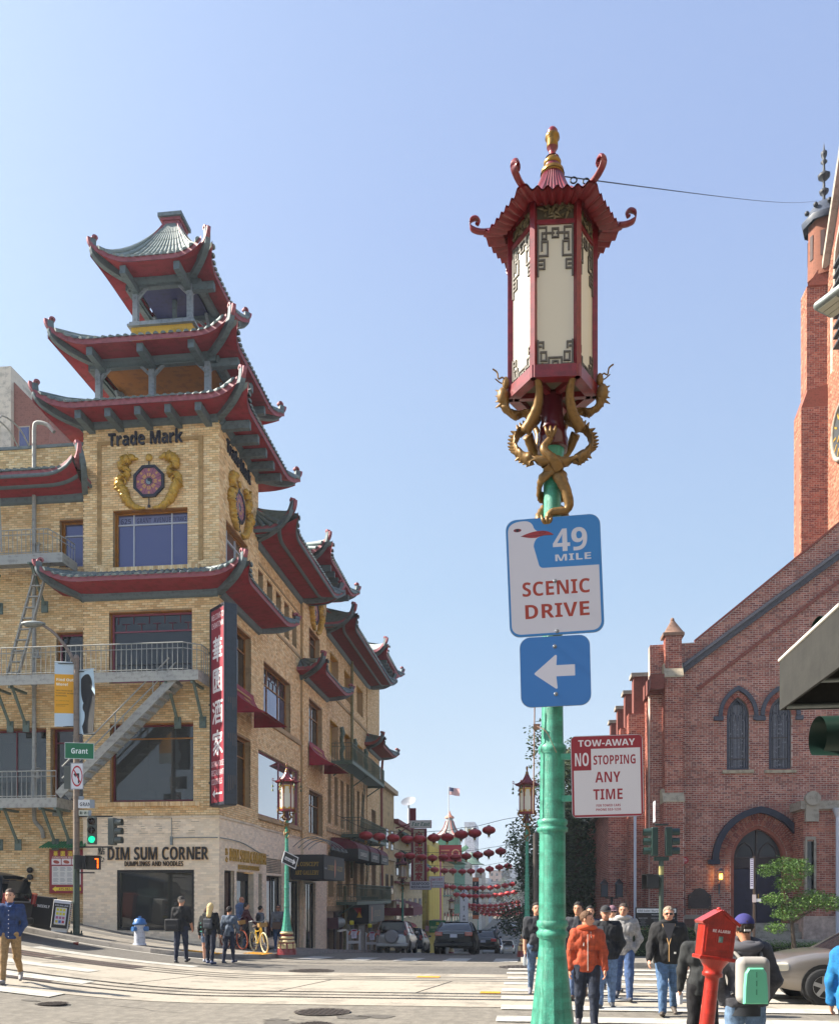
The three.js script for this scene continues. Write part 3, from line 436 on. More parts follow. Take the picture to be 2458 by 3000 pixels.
brick.wall([-10.54, Yc, 0], [0, -1], 0, 18.42 - Yc, (v) => spansOf(34.6, hE, 29.995)(v + Yc)); paintB.wall([-10.52, -0.6, 0], [0, -1], 0, Yc + 0.6, (v) => spansOf(34.6, hE0, 29.98)(v - 0.6));
const hM = []; for (let i = 0; i < 5; i++) hM.push([34.95 + i * 1.36, 13.55, 35.75 + i * 1.36, 15.12]);
hM.push([35.84, 9.35, 40.07, 11.62], [34.85, 5.22, 41.6, 7.83]); const hM0 = [[34.75, 0.2, 35.56, 2.82], [36.18, 0.15, 38.52, 2.78], [36.18, 2.9, 38.48, 3.5], [39.0, -0.9, 41.7, 2.62]];
wallSheet(B, EM, rect(34.604, Yc, 41.9, 17.35), hM, M.tanMortar); wallSheet(B, EM, rect(34.604, -3, 41.9, Yc - 0.004), hM0, M.cream, 0.4, -0.02);
brick.wall([-10.69, Yc, 0], [0, -1], 0, 17.35 - Yc, (v) => spansOf(41.9, hM, 34.6)(v + Yc)); paintB.wall([-10.67, -1.2, 0], [0, -1], 0, Yc + 1.2, (v) => spansOf(41.9, hM0, 34.6)(v - 1.2));
const hN = [[43.0, 13.7, 45.3, 15.15], [43.0, 9.3, 45.85, 11.66], [43.0, 5.02, 46.0, 7.17]], hN0 = [[42.3, -1.2, 44.3, 2.56]];
wallSheet(B, E, rect(41.904, Yc, 46.9, 17.9), hN, M.tanMortar); wallSheet(B, E, rect(41.904, -3.5, 46.9, Yc - 0.004), hN0, M.cream, 0.4, -0.02);
brick.wall([-10.54, Yc, 0], [0, -1], 0, 17.9 - Yc, (v) => spansOf(46.9, hN, 41.89)(v + Yc)); paintB.wall([-10.52, -1.8, 0], [0, -1], 0, Yc + 1.8, (v) => spansOf(46.9, hN0, 41.89)(v - 1.8));
win(B, E, ...hE[0], { pane: M.glassSky, cols: [1, 1.4, 1], rows: [3, 0.8], inner: M.whiteFrame }); win(B, E, ...hE[1], { pane: M.glassBrown, cols: [1], rows: [3, 1] }); win(B, E, ...hE[2], { pane: M.glassBrown, rows: [3, 1] });
for (let i = 0; i < 5; i++) win(B, EM, ...hM[i], { pane: M.glassDark, rec: 0.32 });
win(B, EM, ...hM[5], { pane: [M.glassBlue, M.glassDark], cols: [1, 1.5, 1], rows: [2, 1], lattice: true }); win(B, EM, ...hM[6], { frame: M.pinkFrame, pane: M.glassSky, cols: [1.15, 1], rec: 0.1, fw: 0.06, lining: null });
for (const h of hN) win(B, E, ...h, { pane: M.glassDark, cols: [1, 1], rows: [2.4, 1] });
obj('sill', fb(EM, 34.7, 41.8, 9.1, 9.3, -0.05, 0.08), M.tanMortar, B); obj('sill', fb(EM, 34.7, 41.8, 5.02, 5.2, -0.05, 0.1), M.tanMortar, B); obj('string_course', fb(EM, 34.62, 41.88, 13.25, 13.37, -0.02, 0.05), M.tanMortar, B); obj('string_course', fb(EM, 34.62, 41.88, 15.3, 15.38, -0.02, 0.05), M.tanMortar, B);
const dark = mat('#171518', { rough: 0.5 });
const sf = (pl, h, o = {}) => win(B, pl, ...h, { frame: M.black, pane: M.glassDark, rec: 0.12, fw: 0.06, lining: null, ...o });
sf(E, hE0[0], { pane: mat('#3a1519', { rough: 0.05, ior: 1.6 }) }); sf(EM, hM0[0], { pane: mat('#2c1d2c', { rough: 0.05, ior: 1.6 }) }); sf(EM, hM0[1], { cols: [1.2, 0.4, 1], pane: [mat('#4b1a22', { rough: 0.05, ior: 1.6 }), M.glassDark, M.glassDark] });
const vent = obj('vent', fb(EM, 36.18, 38.48, 2.9, 3.5, -0.2, -0.16), dark, B); for (let i = 0; i < 8; i++) for (const [a, b] of [[36.22, 37.3], [37.36, 38.44]]) obj('louvre', fb(EM, a, b, 2.93 + i * 0.07, 2.965 + i * 0.07, -0.12, 0.03), M.cream, vent);
const fd = obj('door', [fb(E, 31.9, 32.0, 0.03, 2.8, -0.3, -0.2), fb(E, 33.85, 33.94, 0.03, 2.8, -0.3, -0.2), fb(E, 31.9, 33.94, 2.5, 2.8, -0.3, -0.2)], M.black, B); obj('pane', fb(E, 32.0, 33.85, 0.05, 2.5, -0.27, -0.25), M.glassDark, fd); obj('handle', fb(E, 32.95, 32.98, 0.8, 1.3, -0.24, -0.17), M.steel, fd);
sf(EM, hM0[3], { cols: [1.3, 0.5], pane: [mat('#6b5a3e', { rough: 0.04, ior: 1.6 }), M.glassDark] }); sf(E, hN0[0], { cols: [1, 1], pane: [mat('#4f5a48', { rough: 0.1 }), M.glassDark] });
obj('cornice', fb(S, X0 - 0.01, X1 + 0.03, Yc - 0.03, Yc + 0.05, -0.02, 0.05), M.cream, B); obj('cornice', fb(E, 29.96, 34.6, Yc - 0.03, Yc + 0.05, -0.02, 0.05), M.cream, B); obj('cornice', fb(EM, 34.6, 41.9, Yc - 0.03, Yc + 0.05, -0.02, 0.05), M.cream, B);
const core = mat('#8f7a5c', { rough: 0.9 });
obj('wall', [b2(-46, -15.8, -3, 5.2, -46.8, -30.7), b2(-46, -15.8, 8.1, 17.9, -46.8, -30.7), b2(-46, -15.8, 5.2, 8.1, -46.8, -34), b2(-15.4, -14.6, 3.2, 18.3, -46, -30.5), b2(-15.4, -11.1, 3.2, 5.0, -46, -30.45), b2(-15.8, -11.2, 8.05, 9.2, -46.8, -30.5), b2(-15.8, -11.2, 12.1, 13.3, -46.8, -30.5), b2(-15.8, -11.2, 15.6, 17.3, -46.8, -30.5), b2(-14.6, -12.5, -3, 17.2, -46.8, -33.5)], core, B);
obj('wall', [b2(-15.4, -11.0, 17.6, 18.35, -34.5, -30.5), b2(-15.48, -10.96, 17.0, 18.4, -34.9, -34.5)], M.tanMortar, B);
obj('ceiling', b2(-14.4, -11.0, 2.95, 3.15, -33.4, -30.45), mat('#4a4440', { rough: 0.9 }), B); obj('floor', b2(-14.4, -11.0, -0.1, 0.05, -33.4, -30.45), mat('#3b342e', { rough: 0.8 }), B);
const beams = (x0, x1, z0, z1, y, h, w, m) => [b2(x0, x1, y - h, y, z1 - w / 2, z1 + w / 2), b2(x0, x1, y - h, y, z0 - w / 2, z0 + w / 2), b2(x0 - w / 2, x0 + w / 2, y - h, y - 0.002, z0, z1), b2(x1 - w / 2, x1 + w / 2, y - h, y - 0.002, z0, z1)];
const tier = (xs, zs, y0, y1, ceil, pw = 0.2) => {
for (const x of xs) for (const z of zs) { if (x !== xs[0] && x !== xs.at(-1) && z !== zs[0] && z !== zs.at(-1)) continue; obj('post', bx(pw, y1 - y0, pw, x, (y0 + y1) / 2, z), M.post, B); for (const [dx, dz] of [[1, 0], [-1, 0], [0, 1], [0, -1]]) { const nx = x + dx * 0.42, nz = z + dz * 0.42; if (nx < xs[0] - 0.1 || nx > xs.at(-1) + 0.1 || nz < Math.min(...zs) - 0.1 || nz > Math.max(...zs) + 0.1) continue; if (dx && z !== zs[0] && z !== zs.at(-1)) continue; if (dz && x !== xs[0] && x !== xs.at(-1)) continue; obj('brace', beam([x, y1 - 0.62, z], [nx, y1 - 0.2, nz], 0.09, 0.1), M.post, B); } }
obj('beam', beams(xs[0] - 0.3, xs.at(-1) + 0.3, Math.min(...zs) - 0.001, Math.max(...zs) + 0.001, y1 + 0.02, 0.26, 0.2), M.beam, B);
obj('ceiling', b2(xs[0], xs.at(-1), y1 - 0.08, y1 - 0.02, Math.min(...zs), Math.max(...zs)), ceil, B);
};
roof(B, { x0: -16.4, x1: -9.4, z0: -35.7, z1: -28.8, top: [-15.32, -11.0, -34.25, -30.45], wall: [X0, X1, -34.6, -30], yE: 18.66, yT: 19.62, yW: 18.55, rise: 0.32, rafters: 5, tiles: 'se', thick: 0.24, horn: 0.62, rows: 2, pow: 1.3, pitch: 0.27 });
obj('floor', b2(-15.36, -10.96, 19.55, 19.68, -34.3, -30.4), M.beam, B);
tier([-15.2, -13.2, -11.15], [-34.1, -32.35, -30.6], 19.66, 21.05, M.orangeSoffit);
roof(B, { x0: -16.15, x1: -9.95, z0: -35.25, z1: -29.35, top: [-14.4, -11.9, -33.7, -31.2], wall: [-15.3, -11.05, -34.2, -30.5], yE: 21.12, yT: 22.2, yW: 21.05, rise: 0.32, rafters: 3, tiles: 'se', thick: 0.22, horn: 0.6, rows: 3, pow: 1.3, pitch: 0.27 });
obj('parapet', b2(-14.3, -12.0, 22.0, 22.72, -33.6, -31.3), M.yellow, B); obj('rail', [b2(-14.42, -11.88, 22.72, 22.8, -33.72, -31.18), b2(-14.36, -11.94, 22.8, 22.9, -33.66, -31.24)], M.post, B);
tier([-14.18, -12.12], [-33.45, -31.42], 22.9, 24.42, M.blueSoffit, 0.19); obj('post', bx(0.14, 1.5, 0.14, -13.1, 23.6, -32.4), M.beam, B);
roof(B, { x0: -14.98, x1: -11.1, z0: -34.3, z1: -30.1, top: [-13.42, -12.82, -32.75, -32.1], wall: [-14.3, -12, -33.6, -31.3], yE: 24.38, yT: 27.02, yW: 24.45, rise: 0.32, rafters: 2, tiles: 'se', thick: 0.2, horn: 0.6, rows: 8, pow: 1.75, pitch: 0.26, tileMat: M.tileLight });
obj('roof_cap', [b2(-13.44, -12.8, 26.95, 27.12, -32.78, -32.08), b2(-13.5, -12.74, 27.12, 27.22, -32.84, -32.02)], M.fascia, B); obj('roof_cap', b2(-13.58, -12.66, 27.22, 27.36, -32.92, -31.94), M.beam, B);
roof(B, { x0: -16.35, x1: -9.4, z0: -35.6, z1: -28.95, top: [X0 - 0.1, X1 - 0.02, -34.65, -30.02], wall: [X0, X1, -34.6, -30], yE: 12.78, yT: 13.32, yW: 12.5, rise: 0.32, sides: 'sewn', corners: ['se', 'sw', 'ne'], tiles: 'se', thick: 0.2, horn: 0.45, rows: 2, pitch: 0.27, pow: 1.15 });
roof(B, { x0: -46, x1: -15.2, z0: -31.2, z1: -28.95, top: [-46, -15.5, -30.9, -30.24], wall: [-46, -15.5, -30.9, -30.25], yE: 16.5, yT: 17.15, yW: 16.15, rise: 0.32, sides: 'se', corners: ['se'], tiles: '', thick: 0.2, horn: 0.7, rows: 2, pow: 1.15, mould: true });
{ const T = []; for (let i = 0; i < 34; i++) { const x = -15.75 - i * 0.27; addTile(B, V(x, 16.53, -28.88), V(x, 16.82, -29.6), V(0, 0.92, 0.38), 0.2, M.tileGrey); addTile(B, V(x, 16.82, -29.6), V(x, 17.15, -30.24), V(0, 0.88, 0.45), 0.2, M.tileGrey); } }
roof(B, { x0: -11.5, x1: -9.05, z0: -42.9, z1: -34.0, top: [-10.95, -10.7, -42, -34.55], wall: [-11, -10.69, -41.9, -34.6], yE: 16.35, yT: 17.35, yW: 16.1, rise: 0.45, sides: 'sen', corners: ['se', 'ne'], tiles: 'se', thick: 0.24, horn: 0.7, rows: 2, pow: 1.2, mould: true });
roof(B, { x0: -11.5, x1: -9.15, z0: -47.6, z1: -40.7, top: [-12, -11.2, -46.4, -42.4], wall: [-11, -10.54, -46.9, -41.9], yE: 17.95, yT: 19.0, yW: 17.85, rise: 0.4, sides: 'sen', corners: ['se', 'ne'], tiles: 'se', thick: 0.2, horn: 0.6, rows: 2, rafters: 6, pow: 1.2 });
roof(B, { x0: -11.5, x1: -9.5, z0: -47.7, z1: -41.2, top: [-11, -10.56, -46.8, -42], wall: [-11, -10.54, -46.9, -41.9], yE: 12.7, yT: 13.3, yW: 12.45, rise: 0.35, sides: 'sen', corners: ['se', 'ne'], tiles: 'se', thick: 0.2, horn: 0.45, rows: 2, pow: 1.15 });
obj('drain_pipe', [cyl(0.075, 0.075, 13.6, -17.35, 4.9, -30.05, 10), ...[13.2, 9.4, 6.3].map((y) => cyl(0.1, 0.1, 0.14, -17.35, y, -30.05, 10)), tube([[-17.35, 18.4, -30.05], [-17.3, 18.75, -30.05], [-16.9, 18.7, -30.05], [-16.6, 18.4, -30.05]], 0.07), tube([[-17.35, 4.95, -30.05], [-17.32, 4.6, -30.05], [-17.1, 4.3, -30.1], [-17.08, 4.0, -30.2]], 0.075)], M.escape, B);
for (const y of [14.05, 10.35, 6.1]) obj('standpipe_valve', [cyl(0.05, 0.05, 0.3, -17.15, y, -29.95, 8), bar([-17.35, y + 0.05, -30.0], [-17.05, y + 0.05, -29.95], 0.045), new THREE.TorusGeometry(0.09, 0.018, 6, 14).rotateX(Math.PI / 2).translate(-17.15, y + 0.36, -29.95)], M.escape, B);
obj('wall_lamp', [rbx(0.3, 0.17, 0.2, 0.02, -16.5, 4.85, -30.1), b2(-16.6, -16.4, 4.93, 5.0, -30.2, -30.05)], M.galv, B);
for (const y of [2.95, 3.2]) obj('hose_inlet', [sph(0.11, -17.55, y - 0.35, -30.12), cyl(0.12, 0.12, 0.02, -17.55, y - 0.36, -30.12, 12)], M.black, B);
obj('conduit', [tube([[-12.2, 3.95, -29.93], [-11.4, 3.96, -29.93], [-10.6, 3.95, -29.93], [-10.49, 3.95, -30.2], [-10.48, 3.9, -32.5], [-10.48, 3.65, -34.5], [-10.6, 3.6, -36.2]], 0.018, 40), b2(-12.26, -12.18, 3.7, 4.0, -29.97, -29.9), tube([[-12.22, 4.0, -29.93], [-12.22, 4.3, -29.95], [-12.22, 4.65, -29.94]], 0.014)], M.galv, B);
brick.finish(300); paintB.finish(0, 0.75);
rebase(B, [-13, 0, -36]);
}
{
const t = thing('shop_counter', 'dark counter inside the corner restaurant window', 'counter', [-12.2, 0.05, -32.2]); obj('top', rbx(1.6, 0.06, 0.5, 0.02, 0, 1.0, 0), mat('#5a4a3c'), t); obj('front', bx(1.5, 0.97, 0.42, 0, 0.485, 0), mat('#322a26'), t);
const board = thing('menu_screen', 'black menu board with white lines inside the restaurant window', 'menu board', [-11.85, 2.3, -31.2]); obj('panel', bx(0.62, 0.75, 0.04), M.black, board); obj('print', plane(0.58, 0.7, 0, 0, 0.024), canvasMat(128, 160, (x, w, h) => { x.fillStyle = '#141516'; x.fillRect(0, 0, w, h); x.fillStyle = '#aab'; for (let i = 0; i < 16; i++) { x.fillRect(8, 8 + i * 9, 50 + (i * 37) % 20, 3); x.fillRect(88, 8 + i * 9, 18, 3); } }), board, true);
const scr = thing('poster', 'pale blue picture panel hung inside the restaurant window', 'poster', [-13.75, 1.9, -31.5]); obj('panel', bx(0.75, 0.6, 0.03), mat('#8fa3b4', { rough: 0.4 }), scr); obj('border', [bx(0.79, 0.02, 0.04, 0, 0.31, 0), bx(0.79, 0.02, 0.04, 0, -0.31, 0)], M.black, scr);
for (const [x, z, c, l] of [[-13.75, -30.55, '#6d3b78', 'violet potted orchid behind the restaurant window'], [-14.0, -30.6, '#3d6a36', 'green potted plant behind the restaurant window'], [-12.45, -30.55, '#7a3d70', 'small orchid beside the red cloth in the window']]) {
const p = thing('potted_plant', l, 'plant', [x, 0.78, z]); obj('pot', lathe([[0, 0], [0.06, 0], [0.08, 0.14], [0, 0.14]]), mat('#6d6d70'), p);
const lv = [], fl = []; for (let i = 0; i < 9; i++) { const a = i * 2.4, h = rr(0.15, 0.38); lv.push(new THREE.SphereGeometry(0.1, 6, 4).scale(0.3, 1, 0.12).translate(0, 0.1, 0).rotateX(0.6).rotateY(a).translate(0, 0.14, 0)); fl.push(sph(0.035, Math.cos(a) * 0.13, 0.2 + h, Math.sin(a) * 0.08, 1, 0.8, 0.5, 6)); }
obj('leaves', lv, mat('#31512b'), p); obj('flowers', fl, mat(c), p);
}
single('shop_shelf', 'window shelf inside the corner restaurant', 'shelf', [bx(2.7, 0.05, 0.4)], mat('#6d6358'), [-12.83, 0.75, -30.68]);
}

{ // stored goods behind the first-floor window
const card = [mat('#9a7d5c', { rough: 0.9 }), mat('#c9c2b4', { rough: 0.8 }), mat('#b79a74', { rough: 0.9 })];
[[-12.9, 5.6, 0.5, 0.42], [-12.35, 5.6, 0.45, 0.36], [-12.7, 6.02, 0.42, 0.34], [-12.05, 5.96, 0.36, 0.3], [-13.5, 5.55, 0.4, 0.34], [-11.9, 5.58, 0.4, 0.4]].forEach(([x, y, w, h], i) => { const t = thing('cardboard_box', ['brown box at the bottom of the pile', 'white box beside the brown box', 'brown box on top of the pile', 'brown box on the white box', 'white box apart from the pile', 'tan box at the end of the pile'][i] + ' in the first-floor window', 'box', [x, y - 0.02, -31.0], rr(-0.3, 0.3)); obj('carton', bx(w, h, 0.4, 0, h / 2 - 0.15, 0), card[i % 3], t); obj('tape', bx(0.06, 0.003, 0.4, 0, h - 0.148, 0), mat('#d8c9a4'), t); });
single('window_table', 'low table under the boxes in the first-floor window', 'table', [bx(2.4, 0.05, 0.7, 0, 0.38, 0), ...[-1, 1].flatMap((s) => [-1, 1].map((d) => bx(0.06, 0.38, 0.06, s * 1.1, 0.19, d * 0.3)))], mat('#5a4030'), [-12.6, 5.02, -31.0]);
const b = thing('bucket', 'white bucket on the first-floor window ledge', 'bucket', [-12.3, 5.3, -30.55]); obj('pail', lathe([[0, 0], [0.13, 0], [0.17, 0.3], [0.165, 0.3], [0.125, 0.02]], 16), mat('#cfd2d4', { rough: 0.5 }), b); obj('rim', new THREE.TorusGeometry(0.17, 0.012, 6, 18).rotateX(Math.PI / 2).translate(0, 0.3, 0), mat('#cfd2d4', { rough: 0.5 }), b);
}

{ const t = thing('window_lettering', 'dark words 625 GRANT AVENUE ENTRANCE across the top panes of the upper window', 'lettering', [-13.02, 15.18, -30.255]); obj('print', plane(2.5, 0.3), canvasMat(512, 62, (x, W, H) => { x.fillStyle = '#6d7094'; x.fillRect(0, 0, W, H); x.fillStyle = '#25274c'; fit(x, '625', 50, H / 2 + 2, 84, 54, 'bold SZpx sans-serif', true); fit(x, 'GRANT  AVENUE', 260, H / 2 + 2, 260, 50, 'bold SZpx sans-serif', true); fit(x, 'ENTRANCE', 456, H / 2 + 2, 100, 50, 'bold SZpx sans-serif', true); }, { roughness: 0.1 }), t, true); }

for (const [x, l] of [[-13.35, 'small lit ceiling spot above the pale picture panel in the restaurant'], [-12.1, 'small lit ceiling spot above the menu board in the restaurant']]) { const t = thing('ceiling_spot', l, 'lamp', [x, 2.9, -31.3]); obj('housing', cyl(0.05, 0.06, 0.1, 0, -0.05, 0, 12), M.black, t); obj('bulb', sph(0.04, 0, -0.07, 0, 1, 1, 1, 10), new THREE.MeshStandardMaterial({ color: '#ffdca0', emissive: '#ffc878', emissiveIntensity: 2 }), t); const p = new THREE.PointLight('#ffd9a0', 5); p.position.set(0, -0.16, 0); p.castShadow = true; t.add(p); }

// ---------- lettering, medallions, signs, awnings and fire escapes of the corner building ----------
function lettering(name, label, str, size, depth, face, pos, turn, { font = fontB, width, side, group } = {}) {
const t = thing(name, label, 'lettering', pos, turn, group), glyphs = []; let x = 0;
for (const ch of str) { if (ch === ' ') { x += size * 0.4; continue; } const g = new TextGeometry(ch, { font, size, depth, curveSegments: 4, bevelEnabled: false }); g.computeBoundingBox(); g.translate(x - g.boundingBox.min.x, 0, 0); x += g.boundingBox.max.x - g.boundingBox.min.x + size * 0.13; glyphs.push(g); }
const k = width ? width / x : 1;
for (const g of glyphs) { g.scale(k, 1, 1).translate(-x * k / 2, 0, 0); g.clearGroups(); if (side) { const b = g.clone().scale(1, 1, 0.75).translate(0, 0, -0.004); obj('letter', b, side, t).add(obj('letter_face', g.clone().scale(0.999, 0.999, 0.2).translate(0, 0, depth * 0.72), face)); } else obj('letter', g, face, t); }
return t;
}
lettering('wall_lettering', 'dark navy words Trade Mark on the broad side of the tower', 'Trade Mark', 0.44, 0.08, M.navy, [-13.15, 17.72, -29.99], 0, { width: 2.75 });
lettering('wall_lettering', 'dark navy words Trade Mark on the narrow street side of the tower', 'Trade Mark', 0.44, 0.08, M.navy, [-10.53, 17.72, -32.1], Math.PI / 2, { width: 2.75 });
lettering('shop_lettering', 'black and gold words DIM SUM CORNER above the broad shop window', 'DIM SUM CORNER', 0.45, 0.06, M.black, [-12.7, 3.19, -29.975], 0, { width: 3.7, side: M.goldPaint });
lettering('shop_lettering', 'small black and gold words DUMPLINGS AND NOODLES above the broad shop window', 'DUMPLINGS AND NOODLES', 0.17, 0.04, M.black, [-12.86, 2.97, -29.975], 0, { width: 2.15, side: M.goldPaint });
lettering('shop_lettering', 'gold words DIM SUM CORNER above the corner shop door', 'DIM SUM CORNER', 0.45, 0.06, M.goldPaint, [-10.515, 3.19, -33.3], Math.PI / 2, { width: 4.5 });
lettering('shop_lettering', 'small gold words DUMPLINGS AND NOODLES above the corner shop door', 'DUMPLINGS AND NOODLES', 0.17, 0.04, M.goldPaint, [-10.515, 2.92, -33.3], Math.PI / 2, { width: 2.6 });
function hanLetters(label, keys, size, m, pos, turn, dy) { const t = thing('shop_lettering', label, 'lettering', pos, turn); keys.forEach((k, i) => obj('letter', HAN[k].map(([a, b, c, d]) => { const x0 = (a - 5) * size / 10, y0 = (b - 5) * size / 10, x1 = (c - 5) * size / 10, y1 = (d - 5) * size / 10, L = Math.hypot(x1 - x0, y1 - y0) + 0.012; return bx(L, size * 0.075, 0.03, (x0 + x1) / 2, (y0 + y1) / 2 - i * dy, 0.015 + (a % 1) * 0.001, 0, 0, Math.atan2(y1 - y0, x1 - x0)); }), m, t)); }
hanLetters('two small black characters beside DIM SUM CORNER on the broad side', ['dian', 'xin'], 0.24, M.black, [-14.8, 3.5, -29.975], 0, 0.27);
hanLetters('two small gold characters beside the corner shop door', ['dian', 'xin'], 0.24, M.goldPaint, [-10.515, 3.5, -30.7], Math.PI / 2, 0.27);
{ const t = thing('wall_traces', 'bare mortar traces of removed letters in the cream band', 'wall mark', [-13.2, 4.32, -29.974]); const g = []; for (let c = 0; c < 6; c++) for (let r = 0; r < 6; r++) if (rnd() < 0.8) g.push(bx(rr(0.12, 0.34), 0.012, 0.006, -1.35 + c * 0.62 + rr(-0.1, 0.1), -0.2 + r * 0.08, 0)); obj('mortar_line', g, mat('#8b7a63', { rough: 0.95 }), t); t.userData.kind = 'stuff'; }

const octa = (r) => Array.from({ length: 8 }, (_, i) => { const a = (i + 0.5) * Math.PI / 4; return [Math.cos(a) * r, Math.sin(a) * r]; });
const bagua = canvasMat(256, 256, (x, w) => {
x.fillStyle = '#96586a'; x.fillRect(0, 0, w, w); x.translate(w / 2, w / 2);
for (let i = 0; i < 8; i++) { x.save(); x.rotate(i * Math.PI / 4); x.strokeStyle = '#2a2230'; x.lineWidth = 3; x.save(); x.rotate(Math.PI / 8); x.beginPath(); x.moveTo(0, -30); x.lineTo(0, -128); x.stroke(); x.restore(); x.fillStyle = '#dcb23c'; for (let k = 0; k < 3; k++) { const y = -52 - k * 10; if ((i >> k) & 1) x.fillRect(-17, y, 34, 5); else { x.fillRect(-17, y, 14, 5); x.fillRect(3, y, 14, 5); } } x.fillRect(-11, -108, 22, 4); x.fillRect(-2, -114, 4, 26); x.fillRect(-11, -98, 22, 4); x.restore(); }
x.fillStyle = '#1c1c24'; x.beginPath(); x.arc(0, 0, 33, 0, TAU); x.fill(); x.fillStyle = '#7c8a90'; x.beginPath(); x.arc(0, 0, 28, 0, TAU); x.fill();
x.fillStyle = '#20222c'; x.beginPath(); x.arc(0, 0, 28, -1.57, 1.57); x.arc(0, 14, 14, 1.57, -1.57, true); x.arc(0, -14, 14, 1.57, -1.57, false); x.fill();
});
function medallion(label, pos, turn) {
const t = thing('dragon_medallion', label, 'medallion', pos, turn, 'medallions on the brick fronts');
obj('disc', extrude(octa(0.5), 0.05), mat('#96586a', { rough: 0.6 }), t);
const f = obj('disc_face', new THREE.ShapeGeometry(shapeOf(octa(0.495))).translate(0, 0, 0.053), bagua, t, true); { const u = f.geometry.attributes.uv, p = f.geometry.attributes.position; for (let i = 0; i < u.count; i++) u.setXY(i, p.getX(i) + 0.5, p.getY(i) + 0.5); }
obj('octagon_frame', extrude(octa(0.6), 0.09, [octa(0.5).reverse()]), M.navy, t);
obj('finial', [bar([0, 0.56, 0.04], [0, 0.78, 0.04], 0.02), bar([0, -0.56, 0.04], [0, -0.85, 0.04], 0.018), bx(0.08, 0.08, 0.06, 0, -0.87, 0.04)], M.navy, t); obj('pearl', sph(0.13, 0, 0.83, 0.05, 1, 1, 0.55), M.goldPaint, t);
for (const s of [-1, 1]) {
const p = [[0.13, -0.93], [0.45, -0.9], [0.72, -0.72], [0.86, -0.5], [0.95, -0.28], [1.08, -0.08], [1.0, 0.16], [0.82, 0.2], [0.82, 0.4], [0.95, 0.52], [0.9, 0.72], [0.7, 0.84]].map(([x, y]) => [s * x, y, 0.06]);
const d = obj('dragon', vtube(p, [0.03, 0.1, 0.14, 0.16, 0.16, 0.19, 0.17, 0.16, 0.15, 0.16, 0.17, 0.17], 90, 12, 0.42), M.goldPaint, t);
obj('head', [sph(0.15, s * 0.64, 0.84, 0.1, 1.2, 0.8, 0.7, 8), sph(0.09, s * 0.48, 0.78, 0.1, 1.4, 0.6, 0.7, 8), ...[0, 1, 2, 3, 4].map((i) => bar([s * 0.68, 0.86, 0.1], [s * (0.78 + 0.1 * i), 1.06 - i * 0.09, 0.08], 0.035, 5, 0.004))], M.goldPaint, d);
const sp = []; for (let i = 1; i < 11; i++) { const a = V(...p[i]), o = V(s * (i % 2 ? 0.17 : 0.13), rr(-0.08, 0.08), 0); sp.push(bar([a.x, a.y, 0.06], [a.x + o.x, a.y + o.y, 0.06], 0.05, 4, 0.005)); if (i % 3 === 0) sp.push(vtube([[a.x, a.y, 0.08], [a.x - s * 0.16, a.y - 0.1, 0.1], [a.x - s * 0.14, a.y - 0.22, 0.08]], [0.05, 0.045, 0.03], 8, 6)); }
obj('spines', sp, M.goldPaint, d);
}
return t;
}
medallion('eight-sided pink plaque with gold dragons on the broad tower side', [-13.04, 16.41, -29.985], 0);
medallion('eight-sided plaque with gold dragons on the tower side facing the lantern street', [-10.52, 16.3, -32.1], Math.PI / 2);
medallion('eight-sided plaque with gold dragons farther along, between two long tiled eaves', [-10.52, 16.2, -44.2], Math.PI / 2);

